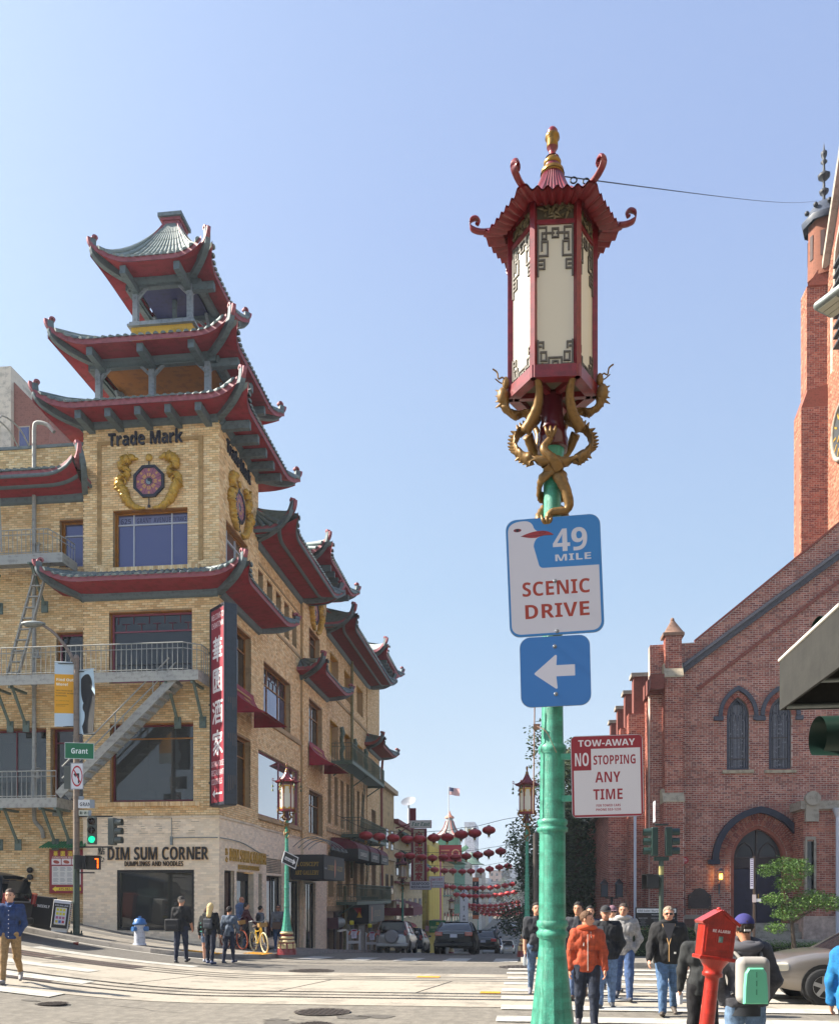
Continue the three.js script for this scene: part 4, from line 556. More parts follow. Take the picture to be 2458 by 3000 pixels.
{
const t = thing('vertical_sign', 'tall red and navy vertical sign with white characters at the building corner', 'sign', [-10.1, 4.95, -29.25], -Math.PI / 4);
const w = 1.12, h = 6.75, d = 0.46;
obj('cabinet', rbx(w, h, d, 0.06, 0, h / 2, 0), mat('#283440', { rough: 0.45, map: texDirt, scale: 1.2 }), t);
const face = canvasMat(170, 1024, (x, W, H) => {
x.fillStyle = '#151a28'; x.fillRect(0, 0, W, H); x.fillStyle = '#8f1f33'; x.fillRect(7, 12, W - 14, H - 24); x.fillStyle = '#eee6e2'; x.strokeStyle = '#eee6e2';
fit(x, 'WELCOME TO', W / 2, 48, 150, 40, 'SZpx sans-serif', true); fit(x, 'CHINATOWN', W / 2, 92, 145, 40, 'SZpx sans-serif', true);
['hua', 'yuan', 'jiu', 'jia'].forEach((k, i) => han(x, k, W / 2, 218 + i * 162, 122, 1.25));
fit(x, 'CATHAY HOUSE', W / 2, 812, 152, 40, 'SZpx sans-serif', true); fit(x, 'RESTAURANT', W / 2, 858, 152, 40, 'SZpx sans-serif', true); fit(x, 'COCKTAILS', W / 2 - 8, 904, 132, 40, 'SZpx sans-serif', true);
x.lineWidth = 10; x.lineCap = 'butt'; x.beginPath(); x.moveTo(35, 966); x.lineTo(140, 966); x.stroke(); x.beginPath(); x.moveTo(20, 966); x.lineTo(52, 946); x.lineTo(52, 986); x.fill();
});
obj('sign_face', plane(w - 0.08, h - 0.1, 0, h / 2, d / 2 + 0.004), face, t, true);
obj('border', [b2(-w / 2 + 0.005, -w / 2 + 0.06, 0.02, h - 0.02, d / 2 - 0.01, d / 2 + 0.025), b2(w / 2 - 0.06, w / 2 - 0.005, 0.02, h - 0.02, d / 2 - 0.01, d / 2 + 0.025), b2(-w / 2 + 0.06, w / 2 - 0.06, h - 0.07, h - 0.02, d / 2 - 0.01, d / 2 + 0.025), b2(-w / 2 + 0.06, w / 2 - 0.06, 0.02, 0.07, d / 2 - 0.01, d / 2 + 0.025)], M.navy, t);
for (const y of [0.9, 3.6, 5.4]) obj('bracket', bx(0.9, 0.08, 0.08, -w / 2 - 0.2, y, 0), M.black, t);
for (const [y, s] of [[3.6, 0.5], [2.4, 0.5], [1.0, 0.6]]) obj('rust_streak', [0, 1, 2, 3].map((i) => b2(w / 2, w / 2 + 0.003, y - s * rr(0.3, 1), y, -0.15 + i * 0.08, -0.13 + i * 0.08)), mat('#5f5548', { rough: 0.8 }), t);
}
function curveAwning(label, pos, w, h, d, group) {
const t = thing('awning', label, 'awning', pos, Math.PI / 2, group), red = mat('#9c1730', { rough: 0.7, map: texDirt, scale: 1.2 });
const prof = (v) => [h * (1 - v) , d * Math.pow(v, 2.1)];
obj('canopy', grid(6, 12, (u, v) => { const [y, z] = prof(v); return [lerp(-w / 2, w / 2, u), y, 0.05 + z]; }), red, t);
for (const s of [-1, 1]) obj('side', grid(1, 12, (u, v) => { const [y, z] = prof(v); return [s * w / 2, y, 0.05 + z * u]; }), red, t);
obj('lettering', [0, 1, 2, 3].map((i) => { const v = 0.2 + i * 0.19, [y, z] = prof(v); return bx(w * (i ? 0.2 : 0.6), 0.13, 0.012, 0, y, 0.06 + z + 0.01, 0, -0.5 - v * 0.5); }), mat('#b98c4a'), t);
return t;
}
curveAwning('red curved awning with faint gold writing beside the tall corner sign', [-10.52, 8.45, -32.35], 2.9, 1.25, 1.35, 'red curved awnings');
curveAwning('red curved awning with faint gold writing above the street lantern', [-10.52, 8.3, -44.4], 3.2, 1.2, 1.35, 'red curved awnings');
{
const t = thing('awning', 'black box awning with gold writing over the gallery entrance', 'awning', [-10.5, 2.66, -41.6], Math.PI / 2), w = 4.6, d = 1.55, h = 1.12;
obj('canopy', [b2(-w / 2, w / 2, 0, h, 0.04, d)], mat('#15171c', { rough: 0.7 }), t);
obj('front_print', plane(w - 0.05, h - 0.05, 0, h / 2, d + 0.004), canvasMat(512, 128, (x, W, H) => { x.fillStyle = '#16181d'; x.fillRect(0, 0, W, H); x.fillStyle = '#c9a23a'; fit(x, 'IL CONCEPT', 165, 64, 150, 38, 'SZpx serif', true); fit(x, 'GALLERY', 385, 64, 150, 38, 'SZpx serif', true); x.fillStyle = '#d98a62'; x.beginPath(); x.moveTo(268, 8); x.quadraticCurveTo(300, 60, 262, 122); x.quadraticCurveTo(240, 80, 268, 8); x.fill(); x.fillStyle = '#ddd'; fit(x, '607 GRANT AVE', 40, 70, 60, 14, 'SZpx sans-serif', true); }), t, true);
obj('side_print', plane(d - 0.1, h - 0.05, -w / 2 - 0.004, h / 2, d / 2, -Math.PI / 2), canvasMat(160, 128, (x, W, H) => { x.fillStyle = '#16181d'; x.fillRect(0, 0, W, H); x.fillStyle = '#d8ad33'; fit(x, 'IL CONCEPT', 80, 48, 120, 30, 'SZpx serif', true); fit(x, 'ART GALLERY', 80, 94, 120, 30, 'SZpx serif', true); }), t, true);
for (let i = 0; i < 4; i++) { const x = -1.6 + i * 0.95; const l = obj('gooseneck_lamp', [tube([[x, 1.5, -0.05], [x, 1.85, 0.4], [x, 1.95, 1.0], [x + 0.1, 1.65, 1.6], [x + 0.1, 1.5, 1.75]], 0.02, 16, 6)], M.galv, t); obj('lamp_shade', cyl(0.13, 0.05, 0.16, x + 0.1, 1.36, 1.78, 10), M.sigGrey, l); }
}
{
const t = thing('menu_board', 'red framed menu board with a small green tiled roof on the brick wall', 'menu board', [-16.15, 2.0, -30.2]);
obj('frame', [bx(1.32, 1.62, 0.1, 0, 0.8, 0.08)], M.orangeFrame, t);
obj('menu_print', plane(1.24, 1.54, 0, 0.8, 0.134), canvasMat(256, 318, (x, W, H) => {
x.fillStyle = '#8d1f2c'; x.fillRect(0, 0, W, H); x.strokeStyle = '#e8d040'; ['hua', 'yuan', 'jiu', 'jia'].forEach((k, i) => han(x, k, 45 + i * 56, 28, 36, 1.4)); x.fillStyle = '#f0e0d0'; fit(x, 'CATHAY HOUSE RESTAURANT', W / 2, 56, 220, 18);
x.fillStyle = '#e6dada'; for (let i = 0; i < 3; i++) x.fillRect(14 + i * 78, 66, 72, 44); for (let i = 0; i < 3; i++) { x.fillStyle = ['#a23a2e', '#a8422c', '#b56a3a'][i]; x.beginPath(); x.ellipse(50 + i * 78, 90, 24, 12, 0.2, 0, TAU); x.fill(); }
x.fillStyle = '#d8d4cc'; x.fillRect(16, 120, 224, 136); x.fillStyle = '#8a8a8c'; for (let c = 0; c < 4; c++) for (let r = 0; r < 16; r++) if (r % 5 !== 4) x.fillRect(26 + c * 54, 128 + r * 8, 30 + ((c * 7 + r * 5) % 14), 3);
x.fillStyle = '#ecd23a'; x.beginPath(); x.moveTo(18, 288); x.lineTo(46, 268); x.lineTo(46, 276); x.lineTo(240, 276); x.lineTo(240, 300); x.lineTo(46, 300); x.lineTo(46, 308); x.fill(); x.fillStyle = '#7a1a20'; fit(x, '415-982-3388', 144, 289, 180, 24);
}), t, true);
const r = obj('roof', grid(4, 4, (u, v) => [lerp(-0.86, 0.86, u) * lerp(1, 0.86, v), 1.62 + 0.22 * v * v + 0.02, lerp(0.5, 0.02, v)]), mat('#2c7a4e', { rough: 0.5 }), t);
for (let i = 0; i < 16; i++) obj('roof_tile', bar([-0.8 + i * 0.107, 1.63, 0.5], [-0.7 + i * 0.0935, 1.86, 0.03], 0.03, 6), mat('#2f8453', { rough: 0.5 }), r);
}
// ---------- fire escapes ----------
function railing(pts, h, n, m, parent, r = 0.012) {   // pts: ground line of the railing
const rails = [], bal = [];
for (let i = 0; i < pts.length - 1; i++) { const a = pts[i], b = pts[i + 1], L = Math.hypot(b[0] - a[0], b[1] - a[1], b[2] - a[2]); rails.push(bar([a[0], a[1] + h, a[2]], [b[0], b[1] + h, b[2]], r * 1.7), bar([a[0], a[1] + h * 0.8, a[2]], [b[0], b[1] + h * 0.8, b[2]], r * 1.2), bar([a[0], a[1] + 0.06, a[2]], [b[0], b[1] + 0.06, b[2]], r * 1.2)); const k = Math.max(1, Math.round(L / n)); for (let j = 0; j <= k; j++) { const t = j / k, x = lerp(a[0], b[0], t), y = lerp(a[1], b[1], t), z = lerp(a[2], b[2], t); bal.push([x, y, z]); } }
const R = obj('railing', rails, m, parent); for (const [x, y, z] of bal) obj('baluster', bar([x, y, z], [x, y + h, z], r, 5), m, R); return R;
}
{
const t = thing('fire_escape', 'grey steel fire escape with balconies and stair on the broad brick side', 'fire escape', [-15.5, 0, -30]), X = (x) => x + 15.5, Z = (z) => z + 30;
const deck = (x0, x1, y, z0, z1) => { const p = obj('platform', [b2(X(x0), X(x1), y - 0.34, y, Z(z1) - 0.03, Z(z1)), b2(X(x0), X(x0) + 0.03, y - 0.34, y - 0.002, Z(z0), Z(z1) - 0.03), b2(X(x1) - 0.03, X(x1), y - 0.34, y - 0.002, Z(z0), Z(z1) - 0.03)], M.escape, t); for (let z = z0 + 0.04; z < z1 - 0.05; z += 0.09) obj('grate_slat', b2(X(x0) + 0.03, X(x1) - 0.03, y - 0.09, y - 0.04, Z(z), Z(z) + 0.045), M.escape, p); return p; };
const brace = (x, y) => obj('bracket', [beam([X(x), y - 0.3, Z(-29.05)], [X(x), y - 1.5, Z(-29.93)], 0.09, 0.05), b2(X(x) - 0.12, X(x) + 0.12, y - 1.75, y - 1.35, Z(-29.98), Z(-29.93)), b2(X(x) - 0.04, X(x) + 0.04, y - 0.42, y - 0.341, Z(-29.96), Z(-28.9))], M.escapeDark, t);
deck(-24, -10.85, 9.5, -29.9, -28.85); for (const x of [-18.2, -17.6, -15.2, -12.0, -11.1]) brace(x, 9.5);
railing([[X(-24), 9.5, Z(-28.9)], [X(-11.4), 9.5, Z(-28.9)], [X(-10.9), 9.5, Z(-29.3)], [X(-10.9), 9.5, Z(-29.9)]], 0.95, 0.18, M.escape, t);
deck(-24, -15.9, 5.3, -30.1, -28.95); for (const x of [-18.6, -17.9, -16.5, -15.95]) brace(x, 5.3); railing([[X(-24), 5.3, Z(-29.0)], [X(-15.95), 5.3, Z(-29.0)]], 0.92, 0.18, M.escape, t);
deck(-24, -15.75, 13.72, -30.1, -29.05); for (const x of [-18.6, -16.9]) brace(x, 13.72); railing([[X(-24), 13.72, Z(-29.1)], [X(-16.3), 13.72, Z(-29.1)], [X(-15.85), 13.5, Z(-29.5)], [X(-15.8), 13.5, Z(-30)]], 0.85, 0.16, M.escape, t);
for (const z of [-29.55, -28.95]) obj('stringer', sweepUp([[X(-11.65), 9.15, Z(z)], [X(-15.75), 5.28, Z(z)]], 0.05, -0.28, [0, 0, 1]), M.escape, t);
for (let i = 0; i < 17; i++) { const q = (i + 0.6) / 17.6; obj('step', bx(0.26, 0.035, 0.56, X(lerp(-11.65, -15.75, q)), lerp(9.2, 5.33, q), Z(-29.25)), M.escape, t); }
for (const z of [-29.55, -28.95]) { obj('handrail', [bar([X(-11.9), 9.95, Z(z)], [X(-15.7), 6.35, Z(z)], 0.025), bar([X(-11.9), 9.55, Z(z)], [X(-15.7), 5.95, Z(z)], 0.02), ...[0.15, 0.5, 0.85].map((q) => bar([X(lerp(-11.9, -15.7, q)), lerp(9.0, 5.4, q), Z(z)], [X(lerp(-11.9, -15.7, q)), lerp(9.95, 6.35, q), Z(z)], 0.02))], M.escape, t); }
for (const dx of [0, 0.42]) obj('ladder_rail', beam([X(-16.75 + dx), 13.6, Z(-29.3)], [X(-17.95 + dx), 9.5, Z(-29.3)], 0.12, 0.05), M.escape, t);
for (let i = 0; i < 11; i++) { const q = (i + 0.5) / 11; obj('rung', b2(X(lerp(-16.75, -17.95, q)), X(lerp(-16.75, -17.95, q)) + 0.42, lerp(13.6, 9.5, q), lerp(13.6, 9.5, q) + 0.035, Z(-29.36), Z(-29.24)), M.escape, t); }
for (const dx of [0, 0.42]) obj('ladder_rail', [tube([[X(-18.35 + dx), 13.8, Z(-29.0)], [X(-18.35 + dx), 18.0, Z(-28.75)], [X(-18.3 + dx), 18.45, Z(-28.9)], [X(-18.1 + dx), 18.4, Z(-29.6)], [X(-18.05 + dx), 18.05, Z(-30.2)]], 0.028, 30)], M.escape, t);
for (let i = 0; i < 14; i++) obj('rung', bar([X(-18.35), 14 + i * 0.32, Z(-28.98 + i * 0.017)], [X(-17.93), 14 + i * 0.32, Z(-28.98 + i * 0.017)], 0.014), M.escape, t);
}

// ---------- second tan brick building along the lantern street ----------
{
const B = thing('brick_building', 'tan brick building with green fire escapes next to the corner building', 'building'), E = { k: 'e', c: -10.6 }, EE = { k: 'e', c: -10.54 };
const brick = new BrickWork(B, ['#dcb988', '#e3c394', '#d5b07c', '#e8cc9e', '#cda878']);
const h = []; for (const v of [[13.6, 15.3], [9.6, 11.6]]) for (let i = 0; i < 3; i++) h.push([48 + i * 3.9, v[0], 50.2 + i * 3.9, v[1]]);
for (let i = 0; i < 7; i++) h.push([47.5 + i * 1.68, 5.9, 48.4 + i * 1.68, 8.6]);
for (let i = 0; i < 5; i++) h.push([47.6 + i * 2.35, 1.9, 49.0 + i * 2.35, 4.3]);
wallSheet(B, E, rect(46.904, 1.2, 59.3, 17.3), h, M.tanMortar); brick.wall([-10.6, 1.2, 0], [0, -1], 0, 16.1, (v) => spansOf(59.3, h, 46.92)(v + 1.2));
const h2 = [[61, 9.9, 62.6, 11.3], [61, 5.6, 62.8, 7.9], [61, 2.0, 62.8, 4.2]];
wallSheet(B, EE, rect(59.304, 1.2, 64.3, 17.9), h2, M.tanMortar); brick.wall([-10.54, 1.2, 0], [0, -1], 0, 16.7, (v) => spansOf(64.3, h2, 59.3)(v + 1.2));
for (const q of h) win(B, E, ...q, { frame: M.tanMortar, pane: q[1] > 9 ? mat('#c0a04c', { rough: 0.3 }) : M.glassDark, rec: 0.35, lining: q[1] > 9 ? M.yellow : null, cols: q[1] > 9 ? [1, 1] : [1] });
for (const q of h2) win(B, EE, ...q, { frame: M.redFrame, pane: M.glassBrown, rec: 0.3, lining: null });
obj('wall', [b2(-24, -11.02, 1.2, 17.2, -64.2, -47), b2(-24, -11.3, -5, 1.2, -64.2, -46.95)], mat('#8f7a5c', { rough: 0.9 }), B);
obj('string_course', [fb(E, 46.95, 59.28, 12.9, 13.05, -0.02, 0.07), fb(E, 46.95, 59.28, 5.4, 5.6, -0.02, 0.08), fb(E, 46.95, 59.28, 1.1, 1.35, -0.02, 0.12)], M.tanMortar, B);
for (const u of [50.7, 54.6, 58.4]) obj('twisted_column', toPlane(vtube(Array.from({ length: 13 }, (_, i) => [u + 0.06 * Math.sin(i * 1.3), 9.6 + i * 0.17, 0.12 + 0.05 * Math.cos(i * 1.3)]), [0.14, 0.12, 0.13, 0.12, 0.14], 30, 8, 0.2), E), M.escapeGreen, B);
const ov = { sides: 'sen', corners: ['se', 'ne'], tiles: 'e', rows: 1, thick: 0.22, pitch: 0.34 };
roof(B, { ...ov, x0: -11.5, x1: -9.05, z0: -61, z1: -46.4, top: [-10.95, -10.62, -60, -47], wall: [-11, -10.6, -60, -47], yE: 16.35, yT: 17.3, yW: 16.1, rise: 0.45, horn: 0.7, mould: true, soffit: mat('#7d2a2c', { rough: 0.8, map: texDirt, scale: 1.2 }) });
roof(B, { ...ov, x0: -11.5, x1: -9.15, z0: -65.4, z1: -57.8, top: [-12, -11.2, -63.8, -59.6], wall: [-11, -10.54, -64.3, -59.3], yE: 17.95, yT: 19.1, yW: 17.85, rise: 0.4, horn: 0.6, rafters: 6 });
roof(B, { ...ov, x0: -11.5, x1: -9.5, z0: -65.3, z1: -58.6, top: [-11, -10.56, -64.2, -59.4], wall: [-11, -10.54, -64.3, -59.3], yE: 12.1, yT: 12.8, yW: 11.9, rise: 0.35, horn: 0.45, soffit: mat('#7d3a30', { rough: 0.8 }), fascia: mat('#8a4a44', { rough: 0.7 }) });
const wallG = mat('#a58e74', { rough: 0.85, map: texDirt, scale: 2 }), maroon = mat('#3d1a26', { rough: 0.6, map: texDirt, scale: 1 }), shut = mat('#9d8f86', { rough: 0.45, metal: 0.3, map: texStreak, scale: 1 });
const G = { k: 'e', c: -10.6 };
wallSheet(B, G, rect(46.91, -5, 64.3, 1.19), [[47.0, -4, 48.9, 0.2], [49.3, -4, 50.6, 0.6], [52.6, -4, 56.2, 0.2], [56.5, -4, 60.2, 0.0], [60.6, -4, 63.6, -0.1]], wallG, 0.5);
for (const [a, b, top] of [[47.0, 48.9, 0.2], [52.6, 56.2, 0.2], [56.5, 60.2, 0], [60.6, 63.6, -0.1]]) { const s = obj('roller_shutter', fb(G, a, b, -4, top, -0.3, -0.26), shut, B); for (let y = -2.6; y < top; y += 0.11) obj('shutter_slat', toPlane(cyl(0.055, 0.055, 1, 0, -0.5, 0, 6).rotateZ(Math.PI / 2).scale(b - a - 0.02, 1, 0.5).translate((a + b) / 2, y + 0.05, -0.25), G), shut, s); }
obj('door', [fb(G, 49.32, 50.58, -3, 0.58, -0.42, -0.3)], maroon, B); obj('door_surround', [fb(G, 48.95, 49.29, -3, 1.0, -0.05, 0.08), fb(G, 50.61, 50.95, -3, 1.0, -0.05, 0.08), fb(G, 48.95, 50.95, 0.62, 1.02, -0.05, 0.07)], maroon, B);
obj('drain_pipe', [cyl(0.09, 0.09, 13.5, -10.42, 3.0, -53.4, 10), cyl(0.1, 0.1, 5.5, -10.4, -3, -51.2, 10)], mat('#8a8458', { rough: 0.6, map: texDirt, scale: 1 }), B);
obj('ornament_band', Array.from({ length: 26 }, (_, i) => toPlane(new THREE.TorusGeometry(0.16, 0.045, 5, 10).translate(51.2 + i * 0.38, 0.85, 0.02), G)), mat('#b59a72', { rough: 0.8 }), B);
brick.finish(0, 0.85);
rebase(B, [-12, -2, -55]);
}
function escapeEast(label, y, z0, z1, ladder) {
const t = thing('fire_escape', label, 'fire escape', [-10.55, y, (z0 + z1) / 2], 0, 'green fire escapes on the second brick building'), L = (z0 - z1) / 2;
const p = obj('platform', [bx(0.04, 0.2, L * 2, 1.15, -0.1, 0), bx(1.15, 0.2, 0.04, 0.57, -0.1, L), bx(1.15, 0.2, 0.04, 0.57, -0.1, -L)], M.escapeGreen, t);
for (let i = 0; i < 11; i++) obj('grate_slat', bx(0.06, 0.03, L * 2 - 0.1, 0.1 + i * 0.1, -0.06, 0), M.escapeGreen, p);
railing([[0.02, 0, L], [1.15, 0, L], [1.15, 0, -L], [0.02, 0, -L]], 0.95, 0.16, M.escapeGreen, t);
for (const z of [-L + 0.3, 0, L - 0.3]) obj('bracket', beam([1.0, -0.15, z], [0.03, -0.8, z], 0.05, 0.07), M.escapeGreen, t);
if (ladder) { for (const z of [-0.25, 0.25]) obj('ladder_rail', bar([0.9, -0.1, z], [0.6, -3.7, z + 0.2], 0.025), M.escapeGreen, t); for (let i = 0; i < 10; i++) obj('rung', bar([lerp(0.9, 0.6, i / 10), -0.3 - i * 0.35, -0.25 + i * 0.02], [lerp(0.9, 0.6, i / 10), -0.3 - i * 0.35, 0.25 + i * 0.02], 0.015), M.escapeGreen, t); }
}
escapeEast('green fire escape balcony below the small tiled roof, topmost of three', 9.35, -48.2, -59.4, true); escapeEast('green fire escape balcony level with the maroon awnings, middle of three', 5.5, -50.8, -60.2, true); escapeEast('green fire escape balcony behind the first row of paper lanterns, lowest of three', 1.6, -49.5, -62.5, false);
for (const [z, w, txt, l] of [[-49.6, 3.3, 'LOWELLS', 'maroon and black awning reading LOWELLS'], [-53.5, 3.0, 'ANTIQUE', 'maroon and black awning reading ANTIQUE'], [-57.2, 3.0, 'GALLERY', 'maroon and black awning reading GALLERY']]) {
const t = thing('awning', l, 'awning', [-10.55, 3.95, z], Math.PI / 2, 'maroon and black awnings'), d = 1.5, mr = mat('#6f1c2f', { rough: 0.75, map: texDirt, scale: 1 });
const pf = (q) => [0.55 + 0.62 * Math.cos(q * Math.PI / 2), 0.03 + d * Math.sin(q * Math.PI / 2)];
obj('canopy', grid(2, 10, (u, v) => [lerp(-w / 2, w / 2, u), ...pf(v)]), mr, t); for (const s of [-1, 1]) obj('side', [grid(1, 10, (u, v) => { const [y, q] = pf(v); return [s * w / 2, lerp(0.55, y, 1 - u), q * 1]; })], mr, t);
obj('valance', [bx(w, 0.55, 0.02, 0, 0.27, d + 0.03), bx(0.02, 0.55, d, -w / 2, 0.27, d / 2), bx(0.02, 0.55, d, w / 2, 0.27, d / 2)], M.black, t);
obj('print', plane(w * 0.7, 0.4, 0, 0.28, d + 0.045), canvasMat(192, 48, (x, W, H) => { x.fillStyle = '#121318'; x.fillRect(0, 0, W, H); x.fillStyle = '#d9d2c0'; fit(x, txt, W / 2, H / 2, 160, 34, 'bold SZpx serif', true); }), t, true);
}
{
const t = thing('awning', 'black box awning with a red and yellow emblem over shuttered shops', 'awning', [-10.55, 0.25, -55.6], Math.PI / 2); obj('canopy', [b2(-3.0, 2.9, 0, 1.15, 0.04, 1.3)], mat('#17181d', { rough: 0.75 }), t);
obj('side_print', plane(1.1, 1.0, -3.004, 0.6, 0.7, -Math.PI / 2), canvasMat(96, 96, (x, W, H) => { x.fillStyle = '#17181d'; x.fillRect(0, 0, W, H); x.fillStyle = '#b3261f'; x.beginPath(); x.moveTo(16, 14); x.lineTo(60, 14); x.lineTo(60, 70); x.fill(); x.fillStyle = '#e2b32c'; x.beginPath(); x.moveTo(36, 70); x.lineTo(50, 34); x.lineTo(66, 70); x.fill(); }), t, true);
obj('front_print', plane(5.7, 1.05, 0, 0.57, 1.304), canvasMat(256, 48, (x, W, H) => { x.fillStyle = '#17181d'; x.fillRect(0, 0, W, H); x.fillStyle = '#cf7f5e'; x.fillRect(40, 4, 10, 40); x.fillStyle = '#9a7f4a'; fit(x, 'ART GALLERY', 130, 24, 110, 24, 'SZpx serif', true); }), t, true);
for (let i = 0; i < 5; i++) obj('spot_lamp', [bx(0.2, 0.22, 0.3, -2.4 + i * 1.1, 1.5, 0.9), bar([-2.4 + i * 1.1, 1.6, 0], [-2.4 + i * 1.1, 1.6, 0.9], 0.02)], M.sigGrey, t);
const s = thing('shutter_box', 'round metal shutter housing above the maroon doorway', 'shutter box', [-10.5, 0.15, -48.0], Math.PI / 2); obj('housing', [new THREE.CylinderGeometry(0.28, 0.28, 1.9, 18).rotateZ(Math.PI / 2).translate(0, 0.3, 0.3)], M.galv, s); obj('end_cap', bx(0.12, 0.6, 0.6, -0.98, 0.3, 0.28), mat('#4a2330'), s); obj('tube_lamp', [bx(1.7, 0.1, 0.14, 0.05, -0.12, 0.55)], mat('#d8d4c4', { rough: 0.4 }), s);
}

// ---------- brick church ----------
const archAt = (a, s, H) => { const R = (a * a + H * H) / (2 * a); return (v) => (v < s ? a : v > s + H ? 0 : Math.sqrt(Math.max(0, R * R - (v - s) * (v - s))) - (R - a)); };
function archPts(cx, a, y0, s, H, n = 10) { const R = (a * a + H * H) / (2 * a), p = [[cx - a, y0], [cx + a, y0]]; const end = Math.atan2(H, R - a) ; for (let i = 0; i <= n; i++) { const q = end * i / n; p.push([cx - (R - a) + R * Math.cos(q), s + R * Math.sin(q)]); } for (let i = n - 1; i >= 0; i--) { const q = end * i / n; p.push([cx + (R - a) - R * Math.cos(q), s + R * Math.sin(q)]); } return p; }
const archRing = (cx, a0, a1, s, H0, H1, y0, depth) => { const o = archPts(cx, a1, y0, s, H1), i = archPts(cx, a0, y0, s, H0); return extrude([...o.slice(1), o[0], i[0], ...i.slice(1).reverse()], depth); };
const church = thing('church', 'red brick church with pointed windows and a tall clock tower', 'church');
{
const B = church, F = { k: 's', c: -35 }, RED = ['#a15e4e', '#945345', '#ab6a58', '#884a3e', '#b27664', '#9a584a', '#7f4740'], stone = mat('#a9a092', { rough: 0.85, map: texDirt, scale: 1.2 }), paleStone = mat('#b9a98f', { rough: 0.85, map: texDirt, scale: 1 }), lead = mat('#4a4c58', { rough: 0.6, map: texDirt, scale: 0.5 }), hoodM = mat('#1d2236', { rough: 0.5 });
const bw = new BrickWork(B, RED, { L: 0.184, pitchL: 0.205, H: 0.057, pitchH: 0.0775, header: 4, proud: 0.005 }), bt = new BrickWork(B, ['#a9765f', '#9c6a53', '#b5846c', '#8f5d49'], { L: 0.184, pitchL: 0.205, H: 0.057, pitchH: 0.0775, header: 4, proud: 0.005 });  // bt: paler brick for tower sides, their sunlit look put into the colour
const topY = (u) => (u < 6.4 ? 11.5 : 11.56 + (u - 6.4) * 0.81), uMin = (v) => (v < 11.5 ? 4.72 : 6.4 + (v - 11.56) / 0.81);
const W1 = [7.96, 0.39, 6.68, 8.75, 0.68], W2 = [9.49, 0.39, 6.66, 8.72, 0.68], PX = 8.72;
const a1 = archAt(0.41, 8.75, 0.7), a2 = archAt(0.41, 8.72, 0.7), aP = archAt(1.02, 3.3, 1.3);
const sp = (v) => { let s = [[Math.max(4.72, uMin(v)), 12.6]]; const cut = (c, r) => { if (r > 0) s = s.flatMap(([p, q]) => (c + r <= p || c - r >= q ? [[p, q]] : [[p, c - r], [c + r, q]].filter(([x, y]) => y - x > 0.03))); };
if (v > 6.68) { cut(W1[0], a1(v)); cut(W2[0], a2(v)); } if (v < 4.7) cut(PX, aP(v)); return s; };
obj('wall', toPlane(extrude([[4.72, -1.5], [12.6, -1.5], [12.6, topY(12.6)], [6.4, 11.56], [4.72, 11.5]], 0.5, [archPts(W1[0], 0.41, 6.68, 8.75, 0.7).reverse(), archPts(W2[0], 0.41, 6.66, 8.72, 0.7).reverse(), archPts(PX, 1.02, -1.2, 3.3, 1.3).reverse()]).translate(0, 0, -0.5), F), M.redMortar, B);
bw.wall([0, 0.2, -35], [1, 0], 0, 17.4, (v) => sp(v + 0.2), { weight: 3 });
for (const [c, a, y0, s, H] of [W1, W2]) {
const w = obj('window', toPlane(extrude(archPts(c, a, y0 + 0.01, s, H), 0.07, [archPts(c, a - 0.09, y0 + 0.1, s, H - 0.1).reverse()]).translate(0, 0, -0.16), F), lead, B);
obj('pane', toPlane(new THREE.ShapeGeometry(shapeOf(archPts(c, a - 0.05, y0 + 0.05, s, H - 0.05))).translate(0, 0, -0.2), F), mat('#22242c', { rough: 0.25 }), w);
for (let i = 0; i < 11; i++) { const u = c - 0.27 + i * 0.054; obj('glazing_bar', fb(F, u - 0.011 + rr(-0.008, 0.008), u + 0.011, y0 + 0.1, s + archAt(a - 0.1, 0, H - 0.1)(0) * 0 + Math.sqrt(Math.max(0, 1 - ((u - c) / a) ** 2)) * H * 0.62, -0.17, -0.13), mat('#8a8a92', { rough: 0.7, map: texDirt, scale: 0.3 }), w); }
for (let i = 0; i < 12; i++) obj('lattice', Array.from({ length: 4 }, () => { const u = c + rr(-0.26, 0.2); return fb(F, u, u + rr(0.03, 0.07), y0 + 0.15 + i * 0.17 + rr(0, 0.1), y0 + 0.165 + i * 0.17 + 0.02, -0.168, -0.135); }), mat('#77777e', { rough: 0.7 }), w);
obj('transom', [fb(F, c - 0.3, c + 0.3, y0 + 0.42, y0 + 0.45, -0.16, -0.1), fb(F, c - 0.3, c + 0.3, y0 + 1.22, y0 + 1.25, -0.16, -0.11)], mat('#4d4340'), w);
obj('tracery', [toPlane(archRing(c - 0.15, 0.1, 0.13, s - 0.15, 0.26, 0.3, s - 0.2, 0.05).translate(0, 0, -0.15), F), toPlane(archRing(c + 0.15, 0.1, 0.13, s - 0.15, 0.26, 0.3, s - 0.2, 0.05).translate(0, 0, -0.15), F)], lead, w);
obj('sill', fb(F, c - 0.57, c + 0.57, y0 - 0.12, y0 - 0.004, -0.1, 0.09), paleStone, w);
obj('hood_mould', toPlane(archRing(c, a + 0.19, a + 0.33, s, H + 0.25, H + 0.42, s - 0.02, 0.13).translate(0, 0, -0.01), F), lead, w);
obj('label_stop', [fb(F, c - a - 0.5, c - a - 0.16, s - 0.2, s - 0.04, -0.01, 0.14), fb(F, c + a + 0.16, c + a + 0.42, s - 0.2, s - 0.041, -0.01, 0.139)], lead, w);
